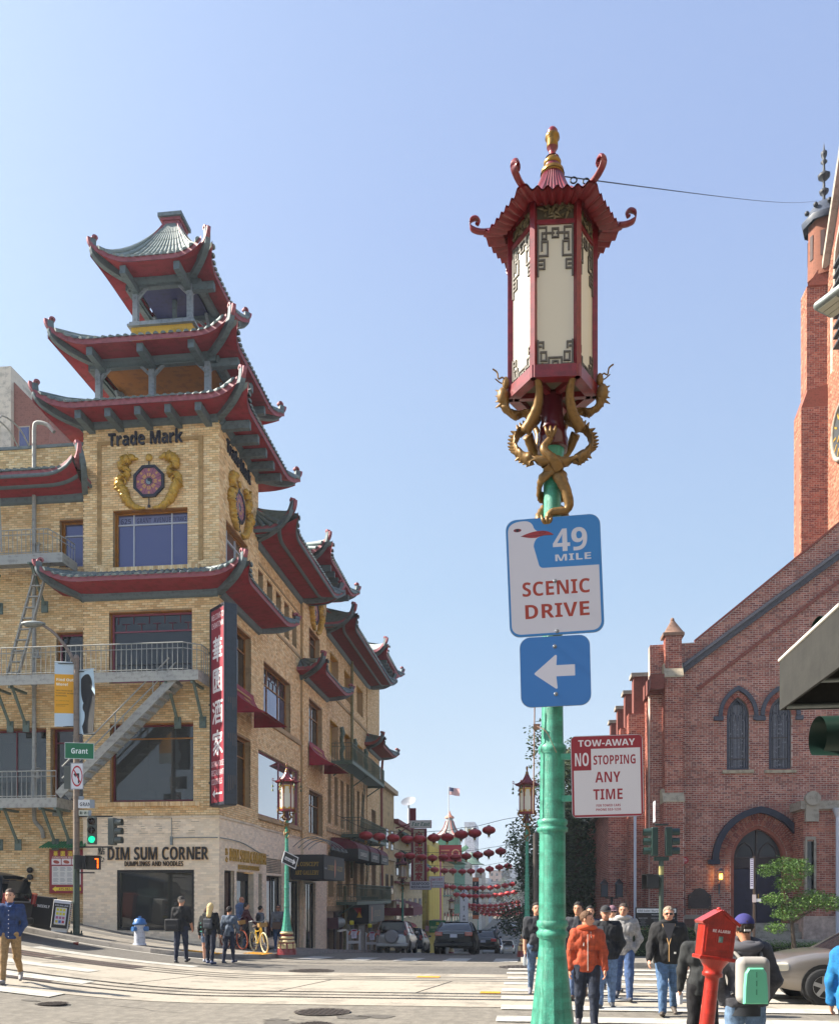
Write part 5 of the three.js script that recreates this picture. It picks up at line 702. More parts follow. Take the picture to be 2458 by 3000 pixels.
for (let i = 0; i < 26; i++) { const R = (a * a + H * H) / (2 * a), e = Math.atan2(H, R - a), sd = i < 13 ? 1 : -1, q = e * ((i % 13) + 0.5) / 13, rad = R + 0.1; bw.add(V(c + sd * (-(R - a) + rad * Math.cos(q)), s + rad * Math.sin(q), -34.985), new THREE.Quaternion().setFromAxisAngle(V(0, 0, 1), sd > 0 ? q : Math.PI - q), V(0.17, 0.052, 0.06)); }
}
obj('portal_hood', toPlane(archRing(PX, 1.5, 1.72, 3.3, 1.74, 1.98, 3.28, 0.28).translate(0, 0, -0.02), F), hoodM, B); obj('label_stop', [fb(F, PX - 1.86, PX - 1.46, 3.12, 3.3, -0.02, 0.26), fb(F, PX + 1.46, PX + 1.8, 3.12, 3.3, -0.02, 0.26)], hoodM, B);
for (let k = 0; k < 2; k++) for (let i = 0; i < 48; i++) { const a = 1.04 + k * 0.23, H = 1.32 + k * 0.22, R = (a * a + H * H) / (2 * a), e = Math.atan2(H, R - a), sd = i < 24 ? 1 : -1, q = e * ((i % 24) + 0.5) / 24, rad = R + 0.1; bw.add(V(PX + sd * (-(R - a) + rad * Math.cos(q)), 3.3 + rad * Math.sin(q), -34.98 + k * 0.01), new THREE.Quaternion().setFromAxisAngle(V(0, 0, 1), sd > 0 ? q : Math.PI - q), V(0.2, 0.056, 0.07), 4); }
obj('portal_reveal', [toPlane(archRing(PX, 0.9, 1.02, 3.3, 1.16, 1.3, 0.5, 0.4).translate(0, 0, -0.45), F)], mat('#a15e4e', { rough: 0.9, map: texDirt, scale: 0.6 }), B);
const door = mat('#23203f', { rough: 0.55, map: texDirt, scale: 1.5 });
for (const [a, b] of [[PX - 0.9, PX - 0.01], [PX + 0.01, PX + 0.9]]) { const d = obj('door', fb(F, a, b, 0.9, 2.98, -0.42, -0.36), door, B); obj('handle', fb(F, a < PX - 0.5 ? PX - 0.09 : PX + 0.05, a < PX - 0.5 ? PX - 0.05 : PX + 0.09, 1.8, 2.0, -0.36, -0.33), M.goldPaint, d); }
const tp = obj('transom_panel', [fb(F, PX - 0.9, PX + 0.9, 2.99, 3.1, -0.42, -0.3), fb(F, PX - 0.9, PX + 0.9, 3.1, 3.36, -0.42, -0.37), fb(F, PX - 0.9, PX + 0.9, 3.36, 3.42, -0.42, -0.32)], mat('#3a2f33', { rough: 0.6 }), B);
const ty = obj('tympanum', toPlane(new THREE.ShapeGeometry(shapeOf(archPts(PX, 0.9, 3.3, 3.3, 1.16))).translate(0, 0, -0.4), F), mat('#2a2b33', { rough: 0.2 }), B); obj('tracery', [fb(F, PX - 0.03, PX + 0.03, 3.4, 4.44, -0.395, -0.34), toPlane(archRing(PX - 0.42, 0.3, 0.35, 3.42, 0.5, 0.56, 3.41, 0.05).translate(0, 0, -0.39), F), toPlane(archRing(PX + 0.42, 0.3, 0.35, 3.42, 0.5, 0.56, 3.41, 0.05).translate(0, 0, -0.39), F)], mat('#3d3335'), ty);
obj('step', [b2(7.4, 10.1, 0.62, 0.9, -35.3, -34.3)], stone, B); obj('step', b2(7.2, 10.3, 0.36, 0.618, -35.3, -33.9), stone, B); obj('step', b2(7.0, 10.5, 0.0, 0.358, -35.3, -33.5), stone, B);
obj('plinth', [b2(4.6, 7.66, -1, 1.05, -35.2, -34.86), b2(9.78, 12.6, -1, 1.05, -35.2, -34.86)], mat('#7e5b52', { rough: 0.9, map: texDirt, scale: 1 }), B); obj('plinth_cap', [b2(4.55, 7.68, 1.05, 1.2, -35.2, -34.8), b2(9.76, 12.6, 1.05, 1.2, -35.2, -34.8)], stone, B);
const strip = (p, q, w, d, m, n = 'coping') => obj(n, toPlane(sweepUp([[...p, 0], [...q, 0]], d * 2, w, [0, 0, 1]), F), m, B);
strip([5.84, 10.3], [12.6, 15.19], 0.3, 0.16, mat('#56555c', { rough: 0.8, map: texDirt, scale: 0.6 })); strip([5.84, 10.52], [12.6, 15.41], 0.1, 0.24, mat('#6c6a70', { rough: 0.8, map: texDirt, scale: 0.4 })); strip([6.52, 9.72], [12.6, 14.36], 0.11, 0.07, mat('#8f4f42', { rough: 0.85, map: texDirt, scale: 0.3 }), 'corbel'); strip([6.4, 11.58], [12.7, 16.68], 0.07, 0.1, mat('#8a4a3e', { rough: 0.85, map: texDirt, scale: 0.4 }));
const butt = (x0, x1, y0, y1, z0, z1, tone) => { obj('buttress', b2(x0 + 0.01, x1 - 0.01, y0, y1, z0, z1 - 0.01), M.redMortar, B); bw.wall([x0, y0, z1], [1, 0], x1 - x0, y1 - y0, () => [[0, x1 - x0]], { weight: 2 }); bw.wall([x0, y0, z0], [0, 1], z1 - z0, y1 - y0, () => [[0, z1 - z0]]); };
butt(5.1, 5.84, -1, 5.4, -35, -34.1); butt(5.18, 5.84, 5.4, 10.1, -35, -34.35); butt(5.22, 5.82, 10.1, 11.7, -35, -34.5);
const cap = (x0, x1, y, h, z0, z1) => obj('weathering', (() => { const g = extrude([[z0, y], [z1, y], [z1, y + 0.06], [lerp(z0, z1, 0.55), y + h], [z0, y + h]], x1 - x0); return g.rotateY(-Math.PI / 2).translate(x1, 0, 0); })(), paleStone, B);
cap(5.08, 5.86, 5.4, 0.55, -35, -34.08); cap(5.16, 5.86, 10.1, 0.6, -35, -34.32);
obj('pinnacle', [bx(0.78, 0.12, 0.72, 5.52, 11.76, -34.8), new THREE.CylinderGeometry(0.1, 0.5, 0.5, 4).rotateY(Math.PI / 4).translate(5.52, 12.07, -34.8), sph(0.08, 5.52, 12.36, -34.8, 1, 1.3, 1, 8)], mat('#8a6a58', { rough: 0.85, map: texDirt, scale: 0.5 }), B);
const wz = [-36.9, -40, -43.2, -46.6];
obj('wall', b2(4.74, 5.3, -3, 9.6, -56, -35.4), M.redMortar, B); bw.wall([4.72, -1, -35.2], [0, -1], 0, 0, () => []); bw.wall([4.73, -1, -52], [0, 1], 17, 10.6, () => [[0, 17]]);
wz.forEach((z, i) => { butt(4.1, 4.72, -2, 9.2, z - 0.4, z + 0.35); obj('buttress', b2(4.3, 4.95, 9.2, 10.7, z - 0.35, z + 0.3), mat('#7d443a', { rough: 0.9, map: texDirt, scale: 0.4 }), B); obj('coping', b2(4.2, 5.0, 10.7, 10.85, z - 0.42, z + 0.36), stone, B); for (let k = 0; k < 3; k++) obj('merlon', b2(4.6, 5.1, 9.6, 10.15, z + 0.75 + k * 0.85, z + 1.25 + k * 0.85), mat('#7d443a', { rough: 0.9, map: texDirt, scale: 0.4 }), B); });
obj('roof', [(() => { const g = extrude([[4.9, 9.2], [14.3, 16.8], [23.7, 9.2]], 25); return g.translate(0, 0, -61); })()], mat('#5b5048', { rough: 0.9 }), B);
obj('wall', b2(4.9, 23.6, -3, 9.5, -60, -35.6), M.redMortar, B); obj('wall', [(() => extrude([[12.5, -1.5], [23.8, -1.5], [23.8, 11.5], [22.2, 11.5], [16.5, 16.55], [12.5, 16.55]], 0.5).translate(0, 0, -35.5))()], mat('#80473c', { rough: 0.9, map: texDirt, scale: 0.5 }), B);
const tx = 12.3;
obj('tower', b2(tx + 0.02, 16.5, 0, 28.1, -39.2, -35.05), M.redMortar, B);
bt.wall([tx, 14, -39.2], [0, 1], 4.1, 14.1, (v) => spansOf(4.1, [[1.0, 9.2, 1.35, 12.6], [2.1, 9.4, 3.6, 13]])(v), { tone: 0.1 });  // tone lightens this west face further, sunlight put into the brick colour
const tb = (y0, y1, x0, z0, z1) => { obj('buttress', b2(x0 + 0.01, tx, y0, y1, z0, z1 - 0.01), M.redMortar, B); bw.wall([x0, y0, z1], [1, 0], tx - x0, y1 - y0, () => [[0, tx - x0]], { weight: 1 }); bt.wall([x0, y0, z0], [0, 1], z1 - z0, y1 - y0, (v) => (v > 0.8 && v < y1 - y0 - 1 ? [[0, 0.28], [z1 - z0 - 0.28, z1 - z0]] : [[0, z1 - z0]]), { tone: 0.1 }); obj('recess', b2(x0 - 0.0, x0 + 0.012, y0 + 0.8, y1 - 1.0, z0 + 0.28, z1 - 0.28), mat('#a15e4e', { rough: 0.9 }), B); };  // west faces in the paler sunlit brick, south faces in the plain red
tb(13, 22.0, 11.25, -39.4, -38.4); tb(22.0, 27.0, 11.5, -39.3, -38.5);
for (const [y, x0, x1] of [[22.0, 11.25, 11.5], [27.0, 11.5, 11.95]]) obj('weathering', extrude([[x0, y], [tx, y], [tx, y + 0.9], [x1, y + 0.7]], 1).translate(0, 0, -39.4), mat('#9a5a4a', { rough: 0.9, map: texDirt, scale: 0.5 }), B);
obj('turret', new THREE.CylinderGeometry(0.62, 0.66, 2.3, 8).translate(12.3, 28.6, -38.9), mat('#8a5540', { rough: 0.9, map: texDirt, scale: 0.4 }), B); for (let i = 0; i < 8; i++) { const a = i * Math.PI / 4 + 0.39; obj('turret_slit', bx(0.05, 1.0, 0.16, 12.3 + Math.cos(a) * 0.6, 28.7, -38.9 + Math.sin(a) * 0.6, -a), mat('#3c2420'), B); }
obj('turret_roof', [lathe([[0.84, 30.75], [0.9, 30.95], [0.86, 31.05], [0.7, 31.12], [0.62, 31.4], [0.42, 31.68], [0.16, 31.82], [0.0, 31.85]], 8).translate(12.3, -1.1, -38.9)], mat('#4b5260', { rough: 0.5, map: texDirt, scale: 0.5 }), B);
obj('finial', [lathe([[0.07, 31.7], [0.06, 32.1], [0.16, 32.2], [0.2, 32.3], [0.06, 32.4], [0.05, 32.7], [0.22, 32.85], [0.26, 32.95], [0.06, 33.1], [0.045, 33.4], [0.14, 33.5], [0.05, 33.62], [0.12, 33.78], [0.13, 33.9], [0.04, 34.0], [0.0, 34.35]], 8).translate(12.3, -1.1, -38.9), ...Array.from({ length: 8 }, (_, i) => sph(0.1, 12.3 + Math.cos(i * 0.785) * 0.68, 30.32, -38.9 + Math.sin(i * 0.785) * 0.68, 1, 1, 1, 6))], mat('#2d3036', { rough: 0.6 }), B);
obj('coping', toPlane(sweepUp([[-38.3, 27.6, 0], [-35, 32.6, 0]], 0.4, 0.22, [0, 0, 1]).rotateY(0), { k: 's', c: 0 }).rotateY(-Math.PI / 2).translate(tx - 0.05, 0, 0), stone, B); obj('tower_gable', extrude([[-39.2, 27.9], [-35.05, 27.9], [-35.05, 32.6], [-38.4, 27.7]], 4).rotateY(-Math.PI / 2).translate(16.3, 0, 0), mat('#8a5040', { rough: 0.9, map: texDirt, scale: 0.4 }), B);
for (let i = 0; i < 9; i++) obj('louvre', b2(tx - 0.25, tx + 0.02, 23.5 + i * 0.4, 23.58 + i * 0.4, -37.05, -35.65), mat('#33363c', { rough: 0.7 }), B); obj('belfry_opening', b2(tx - 0.004, tx + 0.05, 23.4, 27, -37.1, -35.6), mat('#1f1d1e'), B); obj('hood_mould', toPlane(archRing(0, 0.8, 0.98, 0, 1.2, 1.4, -1.6, 0.15), { k: 's', c: 0 }).rotateY(-Math.PI / 2).translate(tx - 0.0, 26.9, -36.35), stone, B);
const ck = obj('clock_face', new THREE.CylinderGeometry(1.05, 1.05, 0.08, 32).rotateZ(Math.PI / 2).translate(tx - 0.03, 20.1, -36.55), mat('#3d4043', { rough: 0.6 }), B); obj('clock_rim', new THREE.TorusGeometry(1.08, 0.09, 8, 36).rotateY(Math.PI / 2).translate(tx - 0.07, 20.1, -36.55), stone, ck);
for (let i = 0; i < 12; i++) { const a = i * Math.PI / 6; obj('numeral', bx(0.02, 0.3, 0.07, 0, 0.8, 0).rotateX(a).translate(tx - 0.08, 20.1, -36.55), M.goldPaint, ck); } obj('clock_hand', [bx(0.02, 0.8, 0.06, 0, 0.35, 0).rotateX(2.4).translate(tx - 0.1, 20.1, -36.55), bx(0.02, 0.55, 0.08, 0, 0.22, 0).rotateX(-2.2).translate(tx - 0.1, 20.1, -36.55)], M.goldPaint, ck);
obj('porch_wall', toPlane(extrude([[9.95, -1], [12.6, -1], [12.6, 5.05], [9.95, 5.05]], 1.3, [rect(10.05, 2.0, 10.3, 3.9).reverse()]).translate(0, 0, 0), F), M.redMortar, B); bw.wall([10.4, 1.2, -33.69], [1, 0], 2.2, 3.8, () => [[0, 2.2]], { weight: 3 });
bw.wall([9.94, 1.2, -35], [0, 1], 1.3, 3.8, () => [[0, 1.3]]); bw.wall([9.95, 1.2, -33.69], [1, 0], 0.45, 3.8, (v) => (v > 0.75 && v < 2.75 ? [] : [[0, 0.45]]), { weight: 2 });
obj('coping', [b2(9.82, 12.6, 5.05, 5.35, -34.95, -33.55)], stone, B); obj('gable_stone', [cyl(0.26, 0.26, 0.24, 0, 0, 0, 14).rotateX(Math.PI / 2).translate(10.2, 5.42, -33.65), b2(9.98, 10.42, 4.6, 5.35, -33.68, -33.5)], stone, B);
const nw = obj('window', [fb({ k: 's', c: -33.7 }, 10.0, 10.06, 1.95, 3.95, -0.1, 0.07), fb({ k: 's', c: -33.7 }, 10.3, 10.36, 1.95, 3.95, -0.1, 0.07), fb({ k: 's', c: -33.7 }, 10.0, 10.36, 3.95, 4.05, -0.1, 0.08)], stone, B); obj('pane', fb({ k: 's', c: -33.7 }, 10.06, 10.3, 2.0, 3.9, -0.12, -0.1), M.glassDark, nw);
obj('downspout_and_pole', [cyl(0.06, 0.06, 4.8, 11.05, 0.1, -33.5, 8), lathe([[0.06, 4.7], [0.07, 4.75], [0.2, 5.02], [0.2, 5.06]], 4).rotateY(Math.PI / 4).translate(11.05, 0, -33.5)], mat('#b9bdc8', { rough: 0.4 }), B); obj('downspout_and_pole', [b2(4.84, 4.93, -0.5, 6.2, -34.99, -34.87)].map((g) => g.translate(-0.75, 0, 0.1)), mat('#b9bdc8', { rough: 0.4 }), B);  // first is a downspout, second stands for a thin free-standing white pole
obj('annex', b2(3.45, 4.72, -3, 5.6, -56, -38.2), M.redMortar, B); bw.wall([3.45, -1, -38.2], [1, 0], 1.27, 6.6, () => [[0, 1.27]], { weight: 2 }); bw.wall([3.45, -1, -56], [0, 1], 17.8, 6.6, () => [[0, 17.8]]); obj('annex_roof', [b2(3.2, 4.7, 5.6, 5.85, -56, -38.0), b2(3.6, 4.7, 5.85, 7.4, -46, -43.5)], stone, B);
const bx1 = thing('wall_plaque', 'dark round-topped plaque on the church front', 'plaque', [6.55, 1.45, -34.98]); obj('plate', [extrude([[-0.42, 0], [0.42, 0], [0.42, 0.5], [0.28, 0.6], [0.18, 0.72], [0, 0.78], [-0.18, 0.72], [-0.28, 0.6], [-0.42, 0.5]], 0.06)], mat('#3b3234', { rough: 0.5, map: texDirt, scale: 0.5 }), bx1); obj('studs', [[-0.36, 0.06], [0.36, 0.06], [-0.36, 0.44], [0.36, 0.44]].map(([x, y]) => sph(0.02, x, y, 0.065, 1, 1, 0.5, 6)), M.bronze, bx1);
const al = thing('fire_alarm_bell', 'round red fire alarm bell on the church wall', 'alarm bell', [6.0, 3.28, -34.97]); obj('gong', cyl(0.15, 0.13, 0.07, 0, 0, 0, 22).rotateX(Math.PI / 2), mat('#a51f2a', { rough: 0.35 }), al); obj('print', new THREE.CircleGeometry(0.125, 20).translate(0, 0, 0.072), canvasMat(96, 96, (x, W) => { x.fillStyle = '#a51f2a'; x.fillRect(0, 0, W, W); x.fillStyle = '#eee'; fit(x, 'FIRE', 48, 28, 50, 18); fit(x, 'ALARM', 48, 48, 66, 18); fit(x, 'CALL 911', 48, 70, 50, 13); }), al, true); obj('conduit', b2(-0.02, 0.02, -2.2, -0.15, -0.03, 0.01), mat('#5d2b2a'), al);
const sc = thing('wall_lantern', 'lit wall lantern on the church beside the door arch', 'lantern', [7.27, 2.5, -34.72]); obj('cage', [bx(0.16, 0.03, 0.16, 0, 0, 0), new THREE.ConeGeometry(0.15, 0.12, 6).translate(0, 0.42, 0), ...[0, 1, 2, 3].map((i) => bx(0.015, 0.36, 0.015, Math.cos(i * 1.57 + 0.78) * 0.1, 0.18, Math.sin(i * 1.57 + 0.78) * 0.1)), bar([0, -0.35, -0.24], [0, 0, -0.06], 0.02), bx(0.06, 0.4, 0.03, 0, -0.3, -0.25)], mat('#5c6066', { rough: 0.5 }), sc);
obj('bulb', [cyl(0.03, 0.02, 0.2, -0.03, 0.06, 0, 8), cyl(0.03, 0.02, 0.2, 0.04, 0.06, 0, 8)], new THREE.MeshStandardMaterial({ color: '#ffd58a', emissive: '#ffb040', emissiveIntensity: 1.6 }), sc); const pl = new THREE.PointLight('#ffb860', 0.3); pl.position.set(0, 0.16, 0.12); pl.castShadow = true; sc.add(pl);
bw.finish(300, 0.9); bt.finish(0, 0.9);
rebase(B, [8, 0, -36]);
}
{ // notice board, hedges, small lanterns
const t = thing('notice_board', 'dark glazed church notice board with a white title strip', 'notice board', [4.55, hgt(4.5, -32) + WALK, -32.2]); obj('cabinet', [bx(1.42, 0.72, 0.12, 0, 1.32, 0)], mat('#22252b', { rough: 0.3 }), t); obj('leg', bx(0.06, 1.0, 0.06, -0.6, 0.5, 0), M.black, t); obj('leg', bx(0.06, 1.0, 0.06, 0.6, 0.5, 0), M.black, t);
obj('print', plane(1.38, 0.68, 0, 1.32, 0.064), canvasMat(352, 176, (x, W, H) => { x.fillStyle = '#1d2026'; x.fillRect(0, 0, W, H); x.fillStyle = '#e6e6e4'; x.fillRect(4, 4, W - 8, 38); x.fillStyle = '#22252b'; fit(x, "Old Saint Mary's Cathedral", W / 2, 24, 325, 26, 'bold SZpx serif'); x.fillStyle = '#c9cacb'; fit(x, 'WELCOME', W / 2, 60, 90, 16, 'bold SZpx serif'); fit(x, 'MASS TIMES', 60, 90, 80, 13, 'bold SZpx serif'); fit(x, 'CHURCH HOURS', 180, 90, 100, 13, 'bold SZpx serif'); fit(x, 'CONFESSION', 295, 90, 84, 13, 'bold SZpx serif'); x.fillStyle = '#8f9092'; for (let c = 0; c < 3; c++) for (let r = 0; r < 5; r++) x.fillRect(30 + c * 118 + (r % 2) * 8, 106 + r * 12, 56 - (r % 2) * 16, 3); }, { roughness: 0.2 }), t, true);
}

// ---------- dragon street lanterns ----------
function hexPt(r, i, rot = 0) { const a = (i + 0.5) * Math.PI / 3 + rot; return [Math.sin(a) * r, Math.cos(a) * r]; }   // face centres lie on the axes
const fretPts = (() => {   // key pattern of one panel as strips [x0, y0, x1, y1] in panel units (half width 1, height 0..1 from the top)
const s = [[0.95, 0.0, 0.95, 0.36], [0.5, 0.02, 0.95, 0.02], [0.5, 0.02, 0.5, 0.1], [0.5, 0.1, 0.72, 0.1], [0.72, 0.06, 0.72, 0.1], [0.72, 0.06, 0.6, 0.06], [0.1, 0.06, 0.5, 0.06], [0.16, 0.03, 0.16, 0.09], [0, 0.03, 0.16, 0.03], [0, 0.09, 0.16, 0.09], [0.42, 0.12, 0.42, 0.22], [0.42, 0.22, 0.95, 0.22], [0.42, 0.12, 0.74, 0.12], [0.74, 0.12, 0.74, 0.18], [0.6, 0.25, 0.6, 0.31], [0.6, 0.31, 0.95, 0.31], [0.6, 0.25, 0.95, 0.25], [0.74, 0.28, 0.95, 0.28]];
const b = [[0.95, 1.0, 0.95, 0.82], [0.35, 0.985, 0.95, 0.985], [0.35, 0.985, 0.35, 0.94], [0.0, 0.94, 0.35, 0.94], [0.14, 0.97, 0.14, 0.985], [0, 0.965, 0.14, 0.965], [0.5, 0.9, 0.5, 0.96], [0.5, 0.96, 0.78, 0.96], [0.78, 0.92, 0.78, 0.96], [0.5, 0.9, 0.8, 0.9], [0.66, 0.83, 0.66, 0.87], [0.66, 0.83, 0.95, 0.83], [0.8, 0.86, 0.95, 0.86]];
return [...s, ...b].flatMap((q) => [q, [-q[0], q[1], -q[2], q[3]]]);
})();
function dragonLamp(label, pos, turn, { detail = true, bells = false } = {}) {
const t = thing('lantern_post', label, 'street lamp', pos, turn, 'dragon lantern street lamps');
const Y0 = 4.68, Y1 = 5.67, s = 0.243, n = detail ? 28 : 16;
obj('pedestal', [cyl(0.33, 0.31, 0.16, 0, 0, 0, 8), cyl(0.3, 0.27, 0.24, 0, 0.16, 0, 8), lathe([[0.2, 0.56], [0.19, 0.62], [0.21, 0.66]], 16), lathe([[0.2, 0.42], [0.22, 0.46], [0.2, 0.5]], 16)], M.lampRed, t);
const cr = mat('#cdb988', { rough: 0.6, map: texDirt, scale: 0.3 }); obj('pedestal_ring', [lathe([[0.1, 0.4], [0.26, 0.4], [0.27, 0.43], [0.24, 0.47], [0.2, 0.48]], 20), lathe([[0.18, 0.5], [0.235, 0.52], [0.24, 0.57], [0.19, 0.6]], 20), lathe([[0.18, 0.66], [0.22, 0.68], [0.21, 0.73], [0.15, 0.76]], 20)], cr, t);
for (let i = 0; i < 8; i++) { const a = (i + 0.5) * Math.PI / 4; obj('pedestal_panel', rbx(0.17, 0.16, 0.03, 0.04, 0, 0, 0.272).rotateY(a + 0).translate(0, 0.28, 0), cr, t); }
obj('bell', grid(48, 14, (u, v) => { const a = u * TAU, y = lerp(0.76, 1.5, v), r = lerp(0.17, 0.078, Math.pow(v, 0.72)) * (1 + 0.05 * (1 - v) * Math.cos(a * 12)); return [Math.sin(a) * r, y, Math.cos(a) * r]; }), M.teal, t);
const sh = [[0.078, 1.48], [0.077, 1.55], [0.09, 1.56], [0.093, 1.585], [0.08, 1.6], [0.082, 1.612], [0.092, 1.625], [0.09, 1.65], [0.078, 1.66], [0.075, 2.16], [0.088, 2.17], [0.09, 2.19], [0.077, 2.2], [0.088, 2.215], [0.086, 2.235], [0.073, 2.245], [0.07, 2.62], [0.081, 2.63], [0.081, 2.66], [0.064, 2.68], [0.058, 3.2], [0.05, 4.1], [0.055, 4.3], [0.078, 4.42], [0.07, 4.44]];
obj('shaft', lathe(sh, n), M.teal, t);
obj('neck', vtube([[0, 4.38, 0], [0, 4.48, 0], [0, 4.58, 0], [0, 4.7, 0]], [0.09, 0.085, 0.07, 0.06, 0.058], 18, 16, detail ? 0.07 : 0.03), M.lampDarkRed, t);
const ringPoly = (r) => Array.from({ length: 6 }, (_, i) => hexPt(r, i)), hexSlab = (r, y0, y1, ri) => { const o = ringPoly(r).map(([x, z]) => [x, -z]), g = extrude(o, y1 - y0, ri ? [ringPoly(ri).map(([x, z]) => [x, -z]).reverse()] : []); return g.rotateX(-Math.PI / 2).translate(0, y0, 0); };
obj('base_ring', [hexSlab(s * 1.08, Y0, Y0 + 0.07, s * 0.8), ...[0, 1, 2].map((i) => bx(0.03, 0.03, s * 1.8, 0, Y0 + 0.015, 0, (i + 0.5) * Math.PI / 3))], M.lampRed, t); obj('base_plate', hexSlab(s * 0.9, Y0 + 0.03, Y0 + 0.05), mat('#6e6a5c', { rough: 0.6 }), t);
for (let i = 0; i < 6; i++) {
const [x, z] = hexPt(s, i); obj('corner_post', bx(0.03, Y1 - Y0, 0.03, x, (Y0 + Y1) / 2, z, (i + 0.5) * Math.PI / 3), M.lampRed, t);
const a = i * Math.PI / 3, ap = s * 0.866, W = s - 0.03, hp = 0.79, yb = Y0 + 0.07;
const P = obj('panel', bx(W, hp, 0.008).translate(0, yb + hp / 2, ap - 0.012).rotateY(a), M.lampPanel, t);
if (detail) for (const up of [0, 1]) obj('fretwork', fretPts.filter((q) => (q[1] < 0.5) === !up).map(([x0, y0, x1, y1]) => { const hw = W / 2 - 0.006, X0 = x0 * hw, X1 = x1 * hw, A = yb + hp * (1 - y0), Bq = yb + hp * (1 - y1), lw = 0.0095; return bx(Math.abs(X1 - X0) + lw, Math.abs(A - Bq) + lw, 0.01, (X0 + X1) / 2, (A + Bq) / 2, ap - 0.006 + (x0 === x1 ? 0.0006 : 0)); }).map((g) => g.rotateY(a)), M.fret, P);
else for (const f of [[[-0.38, 0.9, 0.2, 0.16], [0.38, 0.9, 0.2, 0.16], [-0.42, 0.74, 0.1, 0.2], [0.42, 0.74, 0.1, 0.2], [0, 0.96, 0.6, 0.06]], [[-0.35, 0.05, 0.3, 0.08], [0.35, 0.05, 0.3, 0.08], [0, 0.02, 0.6, 0.03]]]) obj('fretwork', f.map(([x, y, w, h]) => bx(w * W, h * hp, 0.01, x * W, yb + y * hp, ap - 0.005).rotateY(a)), M.goldPaint, P);
obj('rail', [bx(W, 0.025, 0.02, 0, yb + hp + 0.012, ap - 0.008).rotateY(a)], M.lampRed, t);
const lp = obj('leaf_panel', bx(W, 0.105, 0.01, 0, yb + hp + 0.077, ap - 0.016).rotateY(a), mat('#4c4638', { rough: 0.7 }), t);
if (detail) { const lv = []; for (let k = 0; k < 30; k++) { const q = rr(0, TAU), L = rr(0.03, 0.055); lv.push(new THREE.ConeGeometry(0.011, L, 4).scale(1, 1, 0.5).translate(0, L / 2, 0).rotateZ(q).translate(rr(-0.09, 0.09), yb + hp + 0.077 + rr(-0.035, 0.035), ap - 0.008 + rr(0, 0.008)).rotateY(a)); } obj('leaves', lv, M.leafPanel, lp); }
obj('rail', bx(W, 0.02, 0.02, 0, Y1 - 0.01, ap - 0.008).rotateY(a), M.lampRed, t);
}
const RY = 5.64, apex = 5.97, surf = (a, v, th) => { const k = ((a / (Math.PI / 3) + 0.5) % 1 + 1) % 1, e = Math.abs(k - 0.5) * 2, co = Math.cos(Math.PI / 6) / Math.cos((k - 0.5) * Math.PI / 3), R = 0.4 * co / 1, r = lerp(R, 0.062, Math.pow(v, 0.72)), y = lerp(RY + 0.03 * Math.pow(e, 5) , apex, Math.pow(v, 1.75)) + 0.012 * Math.cos(a * 42) * (1 - v * 0.6) + th; return [Math.sin(a + Math.PI / 6 - Math.PI / 6) * r, y, Math.cos(a) * r]; };
obj('roof', [grid(detail ? 252 : 84, 10, (u, v) => surf(u * TAU + Math.PI / 6, v, 0)), grid(detail ? 252 : 84, 2, (u, v) => surf(u * TAU + Math.PI / 6, lerp(0.22, 0, v), -0.03 * (1 - v) - 0.012)), hexSlab(s * 1.12, Y1, Y1 + 0.04)], M.lampRed, t);
for (let i = 0; i < 6; i++) {
const a = (i + 0.5) * Math.PI / 3, p = [], q = []; for (let k = 0; k <= 6; k++) { const v = lerp(0.55, 0, k / 6), [x, y, z] = surf(a + 0.0001, v, 0.012); p.push([0, y, Math.hypot(x, z)]); }
const e = p.at(-1); p.push([0, e[1] + 0.006, e[2] + 0.035]); for (let k = 0; k <= 14; k++) { const w = -1.4 + k / 14 * 5.3, r = lerp(0.042, 0.011, k / 14); p.push([0, e[1] + 0.055 + Math.sin(w) * r, e[2] + 0.045 + Math.cos(w) * r]); }
obj('roof_scroll', vtube(p, [0.01, 0.016, 0.02, 0.02, 0.018, 0.016, 0.014], 50, 8).rotateY(a), M.lampRed, t);
if (bells) { const b = obj('bell_chain', [bar([0, e[1] - 0.02, e[2] + 0.06], [0, e[1] - 0.16, e[2] + 0.06], 0.006, 4)].map((g) => g.rotateY(a)), M.black, t); obj('hanging_bell', [0, 0.13].map((d) => lathe([[0.01, 0.08], [0.025, 0.06], [0.03, 0.02], [0.045, 0]], 8).translate(0, e[1] - 0.2 - d, e[2] + 0.06).rotateY(a)), mat('#55603f', { rough: 0.5, metal: 0.4 }), b); }
}
obj('finial', [lathe([[0.07, 5.980], [0.05, 5.994], [0.045, 6.041]], n), lathe([[0.04, 6.075], [0.02, 6.096], [0.02, 6.116], [0.032, 6.136]], n), lathe([[0.03, 6.215], [0.031, 6.232], [0.02, 6.249], [0, 6.255]], n)], M.lampRed, t);
obj('finial_ring', [lathe([[0.05, 5.973], [0.064, 5.973], [0.066, 6.000], [0.05, 6.004]], n), lathe([[0.03, 6.024], [0.048, 6.031], [0.051, 6.051], [0.035, 6.072], [0.03, 6.075]], n), lathe([[0.025, 6.136], [0.033, 6.143], [0.032, 6.184], [0.042, 6.191], [0.04, 6.208], [0.03, 6.215]], n)], M.gold, t);
